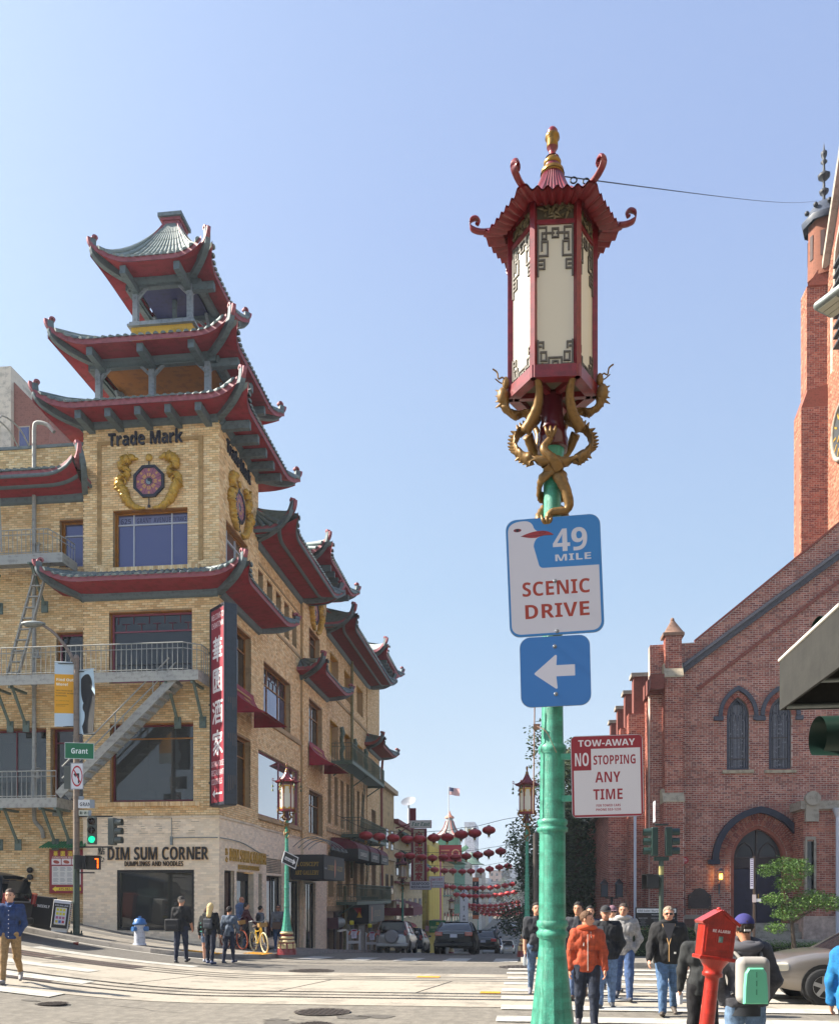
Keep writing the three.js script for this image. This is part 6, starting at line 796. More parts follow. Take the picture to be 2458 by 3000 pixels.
for (const d of [0, 1]) {
const m = d ? 1 : -1, gm = M.bronze, R3 = (p) => p.map(([x, y, z]) => [x * m, y, z * (d ? 1 : 1)]);
const body = obj('dragon', vtube(R3([[-0.02, 3.78, 0.07], [0.06, 3.86, 0.07], [0.08, 3.98, 0.0], [0.02, 4.1, -0.08], [-0.07, 4.14, -0.04], [-0.05, 4.2, 0.07], [0.04, 4.26, 0.1], [-0.12, 4.28, 0.08 + d * 0.02], [-0.21, 4.36, 0.05], [-0.2, 4.47, 0.02], [-0.11, 4.54, 0.0], [-0.09, 4.6, -0.02], [-0.14, 4.62, -0.03], [-0.22, 4.605, -0.02], [-0.27, 4.65, 0.0], [-0.275, 4.72, 0.01]]), [0.007, 0.016, 0.022, 0.026, 0.029, 0.031, 0.033, 0.034, 0.036, 0.034, 0.03, 0.027, 0.025, 0.027, 0.03, 0.026], detail ? 150 : 60, detail ? 12 : 6, detail ? 0.24 : 0.1), gm, t);
obj('head', [sph(0.04, m * -0.285, 4.7, 0.01, 0.9, 1.3, 0.9, 8), sph(0.026, m * -0.27, 4.77, 0.02, 0.8, 1.5, 0.8, 8), tube(R3([[-0.27, 4.78, 0.02], [-0.29, 4.8, 0.03], [-0.31, 4.79, 0.03], [-0.32, 4.83, 0.03], [-0.345, 4.85, 0.03]]), 0.005, 12, 5), tube(R3([[-0.28, 4.78, 0.0], [-0.3, 4.785, 0.0], [-0.33, 4.81, 0.0]]), 0.004, 8, 5), ...[0, 1, 2, 3].map((k) => bar([m * -0.29, 4.66 + k * 0.02, 0.01], [m * (-0.33), 4.64 + k * 0.035, 0.0], 0.014, 5, 0.002))], gm, body);
const sp = []; if (detail) for (let k = 0; k < 16; k++) { const c = new THREE.CatmullRomCurve3(R3([[-0.12, 4.28, 0.08], [-0.21, 4.36, 0.05], [-0.2, 4.47, 0.02], [-0.11, 4.54, 0.0]]).map((p) => V(...p))), p = c.getPoint(k / 15), o = V(m * (k < 10 ? -1 : -0.5), k < 4 ? -0.8 : k > 10 ? 1 : 0.2, 0.1).normalize().multiplyScalar(0.046); sp.push(bar([p.x, p.y, p.z], [p.x + o.x, p.y + o.y, p.z + o.z], 0.02, 4, 0.003)); }
if (sp.length) obj('mane', sp, gm, body);
const leg = (pts, r) => { const g = [vtube(R3(pts), r, 20, 8, 0.12)], e = pts.at(-1); for (const k of [-1, 0, 1]) g.push(vtube(R3([e, [e[0] + k * 0.022, e[1] + 0.035, e[2] + 0.015], [e[0] + k * 0.03, e[1] + 0.07, e[2] + 0.0]]), [0.012, 0.012, 0.006], 8, 6)); obj('leg', g, gm, body); };
leg([[-0.16, 4.48, 0.03], [-0.1, 4.56, 0.1], [-0.085, 4.64, 0.15], [-0.1, 4.7, 0.2]], [0.034, 0.03, 0.022, 0.018]); leg([[-0.14, 4.5, -0.05], [-0.09, 4.42, -0.12], [-0.07, 4.55, -0.16], [-0.11, 4.66, -0.2]], [0.03, 0.026, 0.02, 0.016]);
leg(d ? [[0.03, 4.22, 0.1], [-0.0, 4.26, 0.13], [-0.06, 4.33, 0.13], [-0.02, 4.39, 0.12]] : [[-0.02, 4.2, 0.09], [-0.07, 4.1, 0.1], [-0.08, 4.0, 0.09], [0.02, 3.98, 0.09], [0.04, 3.9, 0.09]], [0.035, 0.03, 0.022, 0.018]);
}
return t;
}
const LAMP_NEAR = [0.155, 0.15, -5.25];
const nearLamp = dragonLamp('green dragon lantern post carrying the blue scenic drive sign', LAMP_NEAR, 0.05, { detail: true });
const farLamp = dragonLamp('dragon lantern post with hanging bells in front of the big corner window', [-7.75, hgt(-7.75, -28.6) + WALK, -28.6], 0.3, { detail: false, bells: true });
dup(farLamp, [0.05, hgt(0, -29.6) + WALK, -29.6], 0.1, 'dragon lantern post with hanging bells beside the dark trees');
dup(farLamp, [-7.9, hgt(-7.9, -57.5) + WALK, -57.5], 0.2, 'dragon lantern post rising behind the silver SUV');
dup(farLamp, [0.1, hgt(0.1, -62) + WALK, -62], 0.2, 'dragon lantern post half hidden behind the crossing signal pole');
dup(farLamp, [-7.9, hgt(-7.9, -96) + WALK, -96], 0.2, 'small distant dragon lantern post in front of the white bank banner'); dup(farLamp, [-7.9, hgt(-7.9, -150) + WALK, -150], 0.2, 'most distant dragon lantern post, below the far lanterns');
// ---------- signs on the near post ----------
function plateSign(name, label, w, h, r, pos, turn, roll, draw, { px = 512, rim, cat = 'sign' } = {}) {
const t = thing(name, label, cat, pos, turn); t.rotation.z = roll; t.rotation.order = 'YXZ';
obj('plate', extrude(rrect(w, h, r), 0.004).translate(0, 0, -0.002), M.signBack, t);
const f = obj('face', new THREE.ShapeGeometry(shapeOf(rrect(w - 0.004, h - 0.004, r)), 8).translate(0, 0, 0.0035), canvasMat(px, Math.round(px * h / w), draw, { roughness: 0.42 }), t, true);
const u = f.geometry.attributes.uv, p = f.geometry.attributes.position; for (let i = 0; i < u.count; i++) u.setXY(i, p.getX(i) / w + 0.5, p.getY(i) / h + 0.5); return t;
}
const bolts = (t, list, m = M.steel) => list.forEach(([x, y]) => obj('bolt', [new THREE.TorusGeometry(0.0085, 0.0035, 6, 14).translate(x, y, 0.006), cyl(0.006, 0.006, 0.008, x, y - 0.004, 0.008, 8).translate(0, 0, 0)], m, t));
{
const s = plateSign('route_sign', 'large white and blue sign with a gull reading 49 MILE SCENIC DRIVE', 0.532, 0.672, 0.06, [0.165, 3.765, -5.145], 0.02, 0.04, (x, W, H) => {
const r = W / 532; x.scale(r, r); x.fillStyle = '#2f77b8'; x.fillRect(0, 0, 532, 672); const wh = '#c3c3ce';
x.fillStyle = wh; x.beginPath(); x.moveTo(12, 70); x.quadraticCurveTo(14, 8, 110, 12); x.quadraticCurveTo(150, 16, 158, 52); x.quadraticCurveTo(166, 72, 190, 78); x.lineTo(190, 108); x.quadraticCurveTo(160, 116, 154, 160); x.lineTo(180, 268); x.quadraticCurveTo(186, 284, 204, 286); x.lineTo(516, 290); x.lineTo(516, 610); x.quadraticCurveTo(512, 654, 466, 658); x.lineTo(66, 658); x.quadraticCurveTo(16, 654, 12, 610); x.fill();
x.fillStyle = '#8f2a2f'; x.beginPath(); x.moveTo(84, 98); x.quadraticCurveTo(150, 70, 210, 74); x.quadraticCurveTo(250, 80, 270, 102); x.quadraticCurveTo(220, 96, 172, 112); x.quadraticCurveTo(130, 114, 84, 98); x.fill(); x.strokeStyle = '#3a1418'; x.lineWidth = 2; x.beginPath(); x.ellipse(206, 86, 18, 6, -0.1, 0, TAU); x.stroke(); x.beginPath(); x.moveTo(84, 98); x.lineTo(265, 102); x.stroke();
x.fillStyle = '#6f2630'; x.beginPath(); x.ellipse(66, 62, 22, 10, 0, 0, TAU); x.fill(); x.fillStyle = '#15151c'; x.beginPath(); x.arc(66, 62, 8, 0, TAU); x.fill();
x.fillStyle = wh; x.font = 'bold 178px sans-serif'; x.textAlign = 'left'; x.textBaseline = 'alphabetic'; x.save(); x.translate(262, 200); x.scale(1.02, 1); x.fillText('49', 0, 0); x.restore(); fit(x, 'MILE', 372, 236, 214, 52, 'bold SZpx sans-serif', true);
x.fillStyle = '#963425'; fit(x, 'SCENIC', 270, 404, 388, 112, 'bold SZpx sans-serif', true); fit(x, 'DRIVE', 270, 532, 380, 112, 'bold SZpx sans-serif', true);
});
bolts(s, [[0, -0.03], [0, -0.315]]);
const a = plateSign('arrow_sign', 'square blue sign with a white arrow pointing left', 0.395, 0.4, 0.06, [0.168, 3.222, -5.14], 0.01, 0.025, (x, W, H) => { x.fillStyle = '#2f6fb4'; x.fillRect(0, 0, W, H); x.fillStyle = '#c6c6d2'; x.lineJoin = 'round'; x.strokeStyle = '#c6c6d2'; x.lineWidth = 18; const k = W / 100; x.beginPath(); for (const [p, q] of [[22, 53], [50, 29], [50, 42], [78, 42], [78, 58], [50, 58], [50, 74]]) x.lineTo(p * k, q * k); x.closePath(); x.fill(); x.beginPath(); for (const [p, q] of [[22, 53], [51, 29], [49, 53], [51, 74]]) x.lineTo(p * k, q * k); x.closePath(); x.fill(); x.stroke(); });
bolts(a, [[0, 0.14], [0, -0.13]]);
const n = plateSign('tow_away_sign', 'white and red sign reading TOW-AWAY NO STOPPING ANY TIME', 0.405, 0.468, 0.03, [0.462, 2.63, -5.2], 0.03, 0.02, (x, W, H) => {
const r = W / 405; x.scale(r, r); x.fillStyle = '#cfcdd3'; x.fillRect(0, 0, 405, 468); const red = '#8c1c2c'; x.strokeStyle = red; x.lineWidth = 11; x.strokeRect(9.5, 9.5, 386, 449); x.fillStyle = red; x.fillRect(6, 6, 393, 70); x.fillRect(6, 76, 108, 122);
x.fillStyle = '#d8d6db'; fit(x, 'TOW-AWAY', 202, 44, 320, 52, 'bold SZpx sans-serif', true); fit(x, 'NO', 61, 136, 86, 104, 'bold SZpx sans-serif', true); x.fillStyle = red; fit(x, 'STOPPING', 246, 142, 242, 72, 'bold SZpx sans-serif', true); fit(x, 'ANY', 206, 240, 142, 84, 'bold SZpx sans-serif', true); fit(x, 'TIME', 206, 338, 170, 84, 'bold SZpx sans-serif', true); fit(x, 'FOR TOWED CARS', 206, 400, 138, 19, 'bold SZpx sans-serif', true); fit(x, 'PHONE 553-1235', 206, 424, 142, 19, 'bold SZpx sans-serif', true);
});
for (const y of [0.12, -0.12]) obj('bracket', [bx(0.06, 0.035, 0.02, -0.225, y, -0.012), bx(0.03, 0.03, 0.03, -0.25, y, -0.02)], M.teal, n);
const w = single('banner_rod', 'thin rusty rod and clamp strapped to the near post', 'rod', [bar([0, 0, 0], [0.008, 0.63, 0], 0.004, 6), bx(0.035, 0.03, 0.025, 0.018, 0.5, 0), tube([[0.02, 0.5, 0.02], [0.07, 0.46, 0.075], [0.13, 0.34, 0.06]], 0.002, 10, 4)], mat('#8a6a58', { rough: 0.7 }), [0.045, 2.42, -5.2]);
}
{
const a = V(0.155, 6.13, -5.25), b = V(12.0, 30.6, -38.6), pts = []; for (let i = 0; i <= 20; i++) { const q = a.clone().lerp(b, i / 20); q.y -= 0.12 * Math.sin(i / 20 * Math.PI); pts.push([q.x - a.x, q.y - a.y, q.z - a.z]); }
const t = thing('span_wire', 'thin dark wire from the lantern top towards the church tower', 'wire', [a.x, a.y, a.z]); obj('cable', tube(pts, 0.004, 60, 5), M.black, t); obj('turnbuckle', [0.012, 0.02].map((q) => new THREE.TorusGeometry(0.02, 0.005, 5, 12).translate(pts[20][0] * q, pts[20][1] * q - 0.02, pts[20][2] * q)), M.black, t);
}

// ---------- street furniture ----------
function signalHead(parent, x, y, z, turn, lit, sz = 0.2, body = M.sigGreen, name = 'signal_head') {   // three round lenses with visors, facing +z before turn
const p = sz * 1.32, T = (g) => g.rotateY(turn).translate(x, y, z), h = obj(name, [rbx(sz * 1.35, p * 3 + 0.02, sz * 0.9, 0.03, 0, 0, 0)].map(T), body, parent);
for (let i = 0; i < 3; i++) {
const yy = (1 - i) * p;
obj('visor', T(new THREE.CylinderGeometry(sz * 0.58, sz * 0.55, sz * 1.0, 20, 1, true, Math.PI * -0.78, Math.PI * 1.56).rotateX(-Math.PI / 2).translate(0, yy, sz * 1.0)), body, h);
const on = lit === i, col = ['#2a0a0c', '#2a1a08', '#0a2a20'][i];
obj('lens', T(sph(sz * 0.5, 0, yy, sz * 0.44, 1, 1, 0.22, 16)), on ? new THREE.MeshStandardMaterial({ color: '#10c890', emissive: '#14f0b0', emissiveIntensity: 0.45, roughness: 0.4 }) : mat(col, { rough: 0.25 }), h);
}
return h;
}
function pedHead(parent, x, y, z, turn, digit) {
const T = (g) => g.rotateY(turn).translate(x, y, z), h = obj('pedestrian_signal', [T(rbx(0.42, 0.42, 0.2, 0.03)), T(bx(0.44, 0.02, 0.2, 0, 0.21, 0.18)), T(bx(0.02, 0.42, 0.2, -0.21, 0, 0.18)), T(bx(0.02, 0.42, 0.2, 0.21, 0, 0.18))], M.black, parent);
obj('screen', T(plane(0.38, 0.38, 0, 0, 0.106)), canvasMat(96, 96, (c, W) => { c.fillStyle = '#15110f'; c.fillRect(0, 0, W, W); c.fillStyle = '#241d18'; for (let i = 0; i < 12; i++) for (let j = 0; j < 12; j++) c.fillRect(i * 8 + 2, j * 8 + 2, 4, 4); }), h, true);
if (digit) { const m = new THREE.MeshStandardMaterial({ color: '#ff6a20', emissive: '#ff5a10', emissiveIntensity: 1.5 }); obj('countdown_digit', [T(bx(0.1, 0.035, 0.012, 0.1, 0.12, 0.112)), T(bx(0.035, 0.13, 0.012, 0.135, 0.045, 0.112)), T(bx(0.035, 0.13, 0.012, 0.135, -0.1, 0.112))], m, h); }
}
function poster(parent, name, w, h, x, y, z, ry, draw, px = 128, opt) { return obj(name, plane(w, h, 0, 0, 0).rotateY(ry).translate(x, y, z), canvasMat(px, Math.round(px * h / w), draw, opt), parent, true); }
{ // signal pole on the corner below the fire escape
const px = -13.85, pz = -26.4, y0 = hgt(px, pz) + WALK, t = thing('signal_pole', 'tall traffic signal pole with banners and street signs beside the fire escape', 'traffic signal', [px, y0, pz], 0.1), H = (Y) => Y - y0;
obj('pole', [cyl(0.105, 0.095, H(3.2), 0, 0, 0, 14), cyl(0.2, 0.2, 0.03, 0, 0, 0, 14), ...[0, 1, 2, 3].map((i) => cyl(0.025, 0.025, 0.12, Math.cos(i * 1.57) * 0.16, 0, Math.sin(i * 1.57) * 0.16, 8))], M.poleGreen, t); obj('pole', [cyl(0.1, 0.08, H(9.3) - H(3.2), 0, H(3.2), 0, 14), cyl(0.1, 0.06, 0.12, 0, H(9.3), 0, 12), ...[4.95, 4.55, 6.9, 5.3, 3.25].map((Y) => cyl(0.105, 0.105, 0.03, 0, H(Y), 0, 14))], M.poleBrown, t);
obj('lamp_arm', vtube([[0, H(9.1), 0], [-0.35, H(9.7), 0], [-0.75, H(10.15), 0], [-1.1, H(10.38), 0]], [0.06, 0.05, 0.045, 0.04], 24, 8), M.poleBrown, t); obj('lamp_head', [sph(0.3, -1.35, H(10.4), 0, 1.3, 0.28, 0.6), sph(0.2, -1.4, H(10.35), 0, 1.2, 0.3, 0.7)], M.galv, t);
for (const [s, l] of [[-1, 1], [1, 0]]) { obj('banner_arm', [bar([0, H(s < 0 ? 9.15 : 8.9), 0.02], [s * 0.6, H(s < 0 ? 9.15 : 8.9), 0.02], 0.015), bar([0, H(s < 0 ? 7.2 : 6.95), 0.02], [s * 0.6, H(s < 0 ? 7.2 : 6.95), 0.02], 0.015)], M.black, t); }
obj('sign_back', bx(0.34, 0.72, 0.05, -0.22, H(5.62), -0.02), M.sigGrey, t);
poster(t, 'no_left_turn_sign', 0.4, 0.82, 0.07, H(5.64), 0.13, 0, (x, W, Hh) => { x.fillStyle = '#d9d9dc'; x.fillRect(0, 0, W, Hh); x.strokeStyle = '#222'; x.lineWidth = 3; x.strokeRect(4, 4, W - 8, Hh - 8); x.save(); x.translate(W / 2, Hh / 2); x.scale(1, 1.9); x.strokeStyle = '#16181c'; x.lineWidth = 13; x.beginPath(); x.moveTo(16, 38); x.lineTo(16, -8); x.lineTo(-14, -8); x.stroke(); x.fillStyle = '#16181c'; x.beginPath(); x.moveTo(-34, -8); x.lineTo(-12, -24); x.lineTo(-12, 8); x.fill(); x.strokeStyle = '#b01e2c'; x.lineWidth = 9; x.beginPath(); x.arc(0, 0, 50, 0, TAU); x.stroke(); x.beginPath(); x.moveTo(-34, -34); x.lineTo(34, 34); x.stroke(); x.restore(); });
poster(t, 'street_sign', 0.86, 0.5, 0.15, H(6.42), 0.14, 0.22, (x, W, Hh) => { x.fillStyle = '#d8dedb'; x.fillRect(0, 0, W, Hh); x.fillStyle = '#0e6a44'; x.fillRect(4, 4, W - 8, Hh - 8); x.fillStyle = '#e6ece8'; fit(x, 'Grant', W / 2, Hh / 2 + 2, 150, 68); }, 256); obj('sign_back', bx(0.86, 0.5, 0.012, 0, 0, 0).rotateY(0.22).translate(0.15, H(6.42), 0.125), M.signBack, t);
poster(t, 'street_name_plate', 0.5, 0.26, 0.36, H(4.78), 0.12, 0.1, (x, W, Hh) => { x.fillStyle = '#dcdcda'; x.fillRect(0, 0, W, Hh); x.fillStyle = '#1d1d20'; fit(x, 'GRANT', W / 2, Hh / 2 + 3, W * 0.82, Hh * 0.62); }); poster(t, 'street_name_plate', 0.38, 0.17, 0.32, H(4.5), 0.12, 0.1, (x, W, Hh) => { x.fillStyle = '#c9cab8'; x.fillRect(0, 0, W, Hh); x.strokeStyle = '#2d3a2c'; ['dian', 'jiu', 'yuan'].forEach((k, i) => han(x, k, 24 + i * 40, Hh / 2, 30, 1.3)); }); obj('sign_back', [bx(0.5, 0.26, 0.01, 0.36, H(4.78), 0.105, 0), bx(0.38, 0.17, 0.01, 0.32, H(4.5), 0.105), bx(0.16, 0.1, 0.012, 0.2, H(4.97), 0.12)], M.signBack, t);
signalHead(t, 0.55, H(3.95), 0.15, 0.26, 2, 0.21, M.sigGrey); signalHead(t, 1.15, H(3.93), 0.05, 1.45, -1, 0.21, M.sigGrey);
obj('bracket', [bar([0, H(4.4), 0], [1.15, H(4.4), 0.05], 0.025), bar([0, H(3.45), 0], [1.15, H(3.45), 0.05], 0.025), bar([0.55, H(4.4), 0], [0.55, H(4.3), 0.1], 0.03)], M.black, t);
pedHead(t, 0.62, H(2.95), 0.22, 0.25, true); pedHead(t, 0.22, H(2.97), -0.05, -1.2, false); obj('bracket', [bar([0, H(3.15), 0], [0.6, H(3.15), 0.1], 0.022), bar([0, H(2.65), 0], [0.6, H(2.65), 0.1], 0.022)], M.black, t);
const ban = (s, yb, label, draw) => { const b = thing('street_banner', label, 'banner', [px + s * 0.36, yb, pz + 0.05], s < 0 ? 0.25 : -0.3); obj('cloth', grid(8, 16, (u, v) => [lerp(-0.3, 0.3, u), lerp(0, 2.0, v), 0.03 * Math.sin(v * 5 + u * 2) * (0.3 + u)]), canvasMat(192, 640, draw, { roughness: 0.7, side: THREE.DoubleSide }), b, true); obj('hem', [bar([-0.3, 0, 0], [0.3, 0, 0], 0.015), bar([-0.3, 2.0, 0], [0.3, 2.0, 0], 0.015)], mat('#b9c6ce'), b); };
ban(-1, 7.2, 'yellow and pale blue street banner reading Find Out More!', (x, W, H2) => { x.fillStyle = '#b9ccd8'; x.fillRect(0, 0, W, H2); x.fillStyle = '#e0a01c'; x.fillRect(0, 120, W, 390); x.fillStyle = '#f4f0e4'; x.textAlign = 'left'; x.font = 'bold 40px sans-serif'; x.fillText('Find Out', 14, 188); x.fillText('More!', 14, 234); x.fillStyle = '#6a4a10'; x.font = 'bold 20px sans-serif'; x.fillText('SAN FRANCISCO', 12, 290); x.fillText('"COMFORT WOMEN"', 6, 316); x.fillText('MEMORIAL', 12, 342); x.font = '14px sans-serif'; x.fillText('651 California Street', 12, 390); x.fillRect(14, 420, 120, 4); x.fillRect(14, 436, 90, 4); });
ban(1, 6.95, 'black silhouette street banner on the same pole', (x, W, H2) => { x.fillStyle = '#b4cbd8'; x.fillRect(0, 0, W, H2); x.fillStyle = '#17181b'; x.beginPath(); x.moveTo(20, 90); x.quadraticCurveTo(60, 30, 120, 50); x.quadraticCurveTo(180, 110, 150, 200); x.lineTo(192, 260); x.lineTo(192, 640); x.lineTo(60, 640); x.lineTo(40, 560); x.quadraticCurveTo(90, 500, 70, 420); x.quadraticCurveTo(30, 380, 56, 330); x.quadraticCurveTo(10, 260, 20, 90); x.fill(); });
}
{ // pair of signals in front of the church
const x = 3.95, z = -26.9, y0 = hgt(x, z) + WALK, t = thing('signal_pole', 'green post with two back to back traffic signals in front of the church', 'traffic signal', [x, y0, z]), H = (Y) => Y - y0;
obj('pole', [cyl(0.07, 0.07, H(3.0), 0, 0, 0, 12), cyl(0.12, 0.1, 0.2, 0, 0, 0, 12)], M.poleGreen, t); obj('pole_band', cyl(0.075, 0.075, 0.25, 0, H(2.55), 0, 12), mat('#a39a5e', { rough: 0.6, map: texDirt, scale: 0.2 }), t); obj('bracket', [bx(0.42, 0.12, 0.14, 0, H(3.02), 0), bar([-0.18, H(4.02), 0], [0.2, H(4.02), 0], 0.03)], M.sigGreen, t);
signalHead(t, -0.2, H(3.52), 0, -Math.PI / 2, -1, 0.21); signalHead(t, 0.2, H(3.52), 0, Math.PI / 2, -1, 0.21);
obj('sign_back', bx(0.02, 0.62, 0.45, -0.2, H(4.4), 0.05), M.signBack, t); poster(t, 'no_turn_sign', 0.43, 0.6, -0.212, H(4.4), 0.05, -Math.PI / 2 + 0.001, (c, W, Hh) => { c.fillStyle = '#d2d2d4'; c.fillRect(0, 0, W, Hh); c.strokeStyle = '#a8202c'; c.lineWidth = 8; c.beginPath(); c.arc(W / 2, Hh / 2, 44, 0, TAU); c.moveTo(W / 2 - 30, Hh / 2 - 30); c.lineTo(W / 2 + 30, Hh / 2 + 30); c.stroke(); }, 96);
pedHead(t, -0.22, H(2.35), 0.0, -1.35, false);
}
{ // pole beside the right hand lantern post
const x = 0.32, z = -29.1, y0 = hgt(x, z) + WALK, t = thing('signal_pole', 'brown signal pole with a lit green signal behind the near lantern post', 'traffic signal', [x, y0, z]), H = (Y) => Y - y0;
obj('pole', [cyl(0.09, 0.08, H(3.95), 0, 0, 0, 12)], mat('#4a4540', { rough: 0.6, map: texDirt, scale: 0.5 }), t); signalHead(t, 0.42, H(3.5), 0.06, 0.05, 2, 0.2, M.sigGrey); obj('bracket', [bar([0, H(3.92), 0], [0.42, H(3.92), 0], 0.025), bar([0, H(3.08), 0], [0.42, H(3.08), 0], 0.025)], M.sigGrey, t);
poster(t, 'street_name_plate', 0.75, 0.2, 0.48, H(2.68), 0.1, 0.03, (c, W, Hh) => { c.fillStyle = '#d6d6d4'; c.fillRect(0, 0, W, Hh); c.fillStyle = '#1d1d20'; fit(c, 'CALIFORNIA', W / 2, Hh / 2 + 2, W * 0.9, Hh * 0.7, 'bold SZpx sans-serif', true); }, 192); obj('sign_back', [bx(0.75, 0.2, 0.012, 0.48, H(2.68), 0.09), bx(0.14, 0.25, 0.14, 0, H(2.65), 0)], M.sigGrey, t);
}
{ // signal, lamp and awning at the right edge, close to the camera
const x = 2.56, z = -7.3, y0 = hgt(x, z) + WALK, t = thing('signal_pole', 'near signal post with large hooded lenses at the awning corner', 'traffic signal', [x, y0, z]), H = (Y) => Y - y0;
obj('pole', cyl(0.075, 0.065, H(6.6), 0, 0, 0, 14), M.poleBrown, t); signalHead(t, 0.1, H(3.55), 0.05, -Math.PI / 2 + 0.12, -1, 0.29);
const ph = obj('pedestrian_signal', rbx(0.2, 0.4, 0.36, 0.03, -0.02, H(2.6), 0.12), M.sigGrey, t); obj('mesh_front', [...Array.from({ length: 16 }, (_, i) => bx(0.012, 0.36, 0.01, -0.11 + 0, H(2.6), -0.06 + i * 0.024)), ...Array.from({ length: 18 }, (_, i) => bx(0.012, 0.01, 0.38, -0.11, H(2.43) + i * 0.021, 0.12))], mat('#aaa79a', { rough: 0.5 }), ph);
obj('mesh_front', Array.from({ length: 12 }, (_, i) => bx(0.22, 0.008, 0.012, -0.02, H(2.43) + i * 0.031, 0.31)), mat('#aaa79a', { rough: 0.5 }), ph);
obj('lamp_arm', vtube([[0, H(6.5), 0], [0.06, H(6.8), 0.02], [0.06, H(6.86), -0.06], [0.1, H(6.86), -0.18]], [0.06, 0.05, 0.045, 0.035], 20, 8), M.galv, t);
const T = (g) => g.rotateX(0.1).rotateY(-2.5).translate(0.02, H(6.84), -0.34), lh = obj('lamp_head', [T(rbx(0.25, 0.07, 0.44, 0.034)), T(rbx(0.18, 0.1, 0.2, 0.04, 0, 0.01, -0.1))], M.galv, t); for (const d of [-0.068, 0, 0.068]) obj('led_panel', T(bx(0.058, 0.012, 0.17, d, -0.036, 0.1)), mat('#b0ab98', { rough: 0.3 }), lh); obj('number_plate', T(bx(0.08, 0.006, 0.05, 0, -0.038, -0.06)), mat('#d5d2c8'), lh);
const a = thing('shop_awning', 'dark grey canvas awning with a white top edge', 'awning', [1.85, 3.3, -4.9]); const cv = mat('#2a2925', { rough: 0.85, map: texBlotch, scale: 0.6 });
obj('valance', [bx(0.02, 0.36, 3.8, 0, 0.18, 0)], cv, a); obj('end_panel', [extrude([[0.0, 0], [1.25, 0], [1.25, 0.75], [0.0, 0.36]], 0.02).translate(0.012, 0, -1.9), extrude([[0.0, 0], [1.25, 0], [1.25, 0.75], [0.0, 0.36]], 0.02).translate(0.012, 0, 1.88)], cv, a); obj('top', beam([0.0, 0.37, 0], [1.26, 0.76, 0], 3.8, 0.015), cv, a); obj('piping', bar([-0.008, 0.365, -1.9], [-0.008, 0.365, 1.9], 0.014, 8), mat('#cfcac0'), a); obj('frame', [bar([0.03, 0.02, -1.86], [1.25, 0.02, -1.86], 0.018), bar([0.03, 0.03, 1.86], [1.25, 0.03, 1.86], 0.018), bar([0.03, 0.05, -1.2], [1.25, 0.05, -1.2], 0.014), bar([0.5, 0.05, -1.2], [0.7, 0.25, -1.2], 0.012)], M.galv, a);
const b = thing('corner_shop', 'plain rendered building that carries the grey awning', 'building', [9, 0, 2]); obj('wall', b2(-5.88, 6, -1, 12, -8.7, 12), mat('#8b8377', { rough: 0.9, map: texDirt, scale: 3 }), b); obj('shop_window', b2(-5.93, -5.87, 0.8, 2.9, -8.2, -3.2), M.glassDark, b);
}
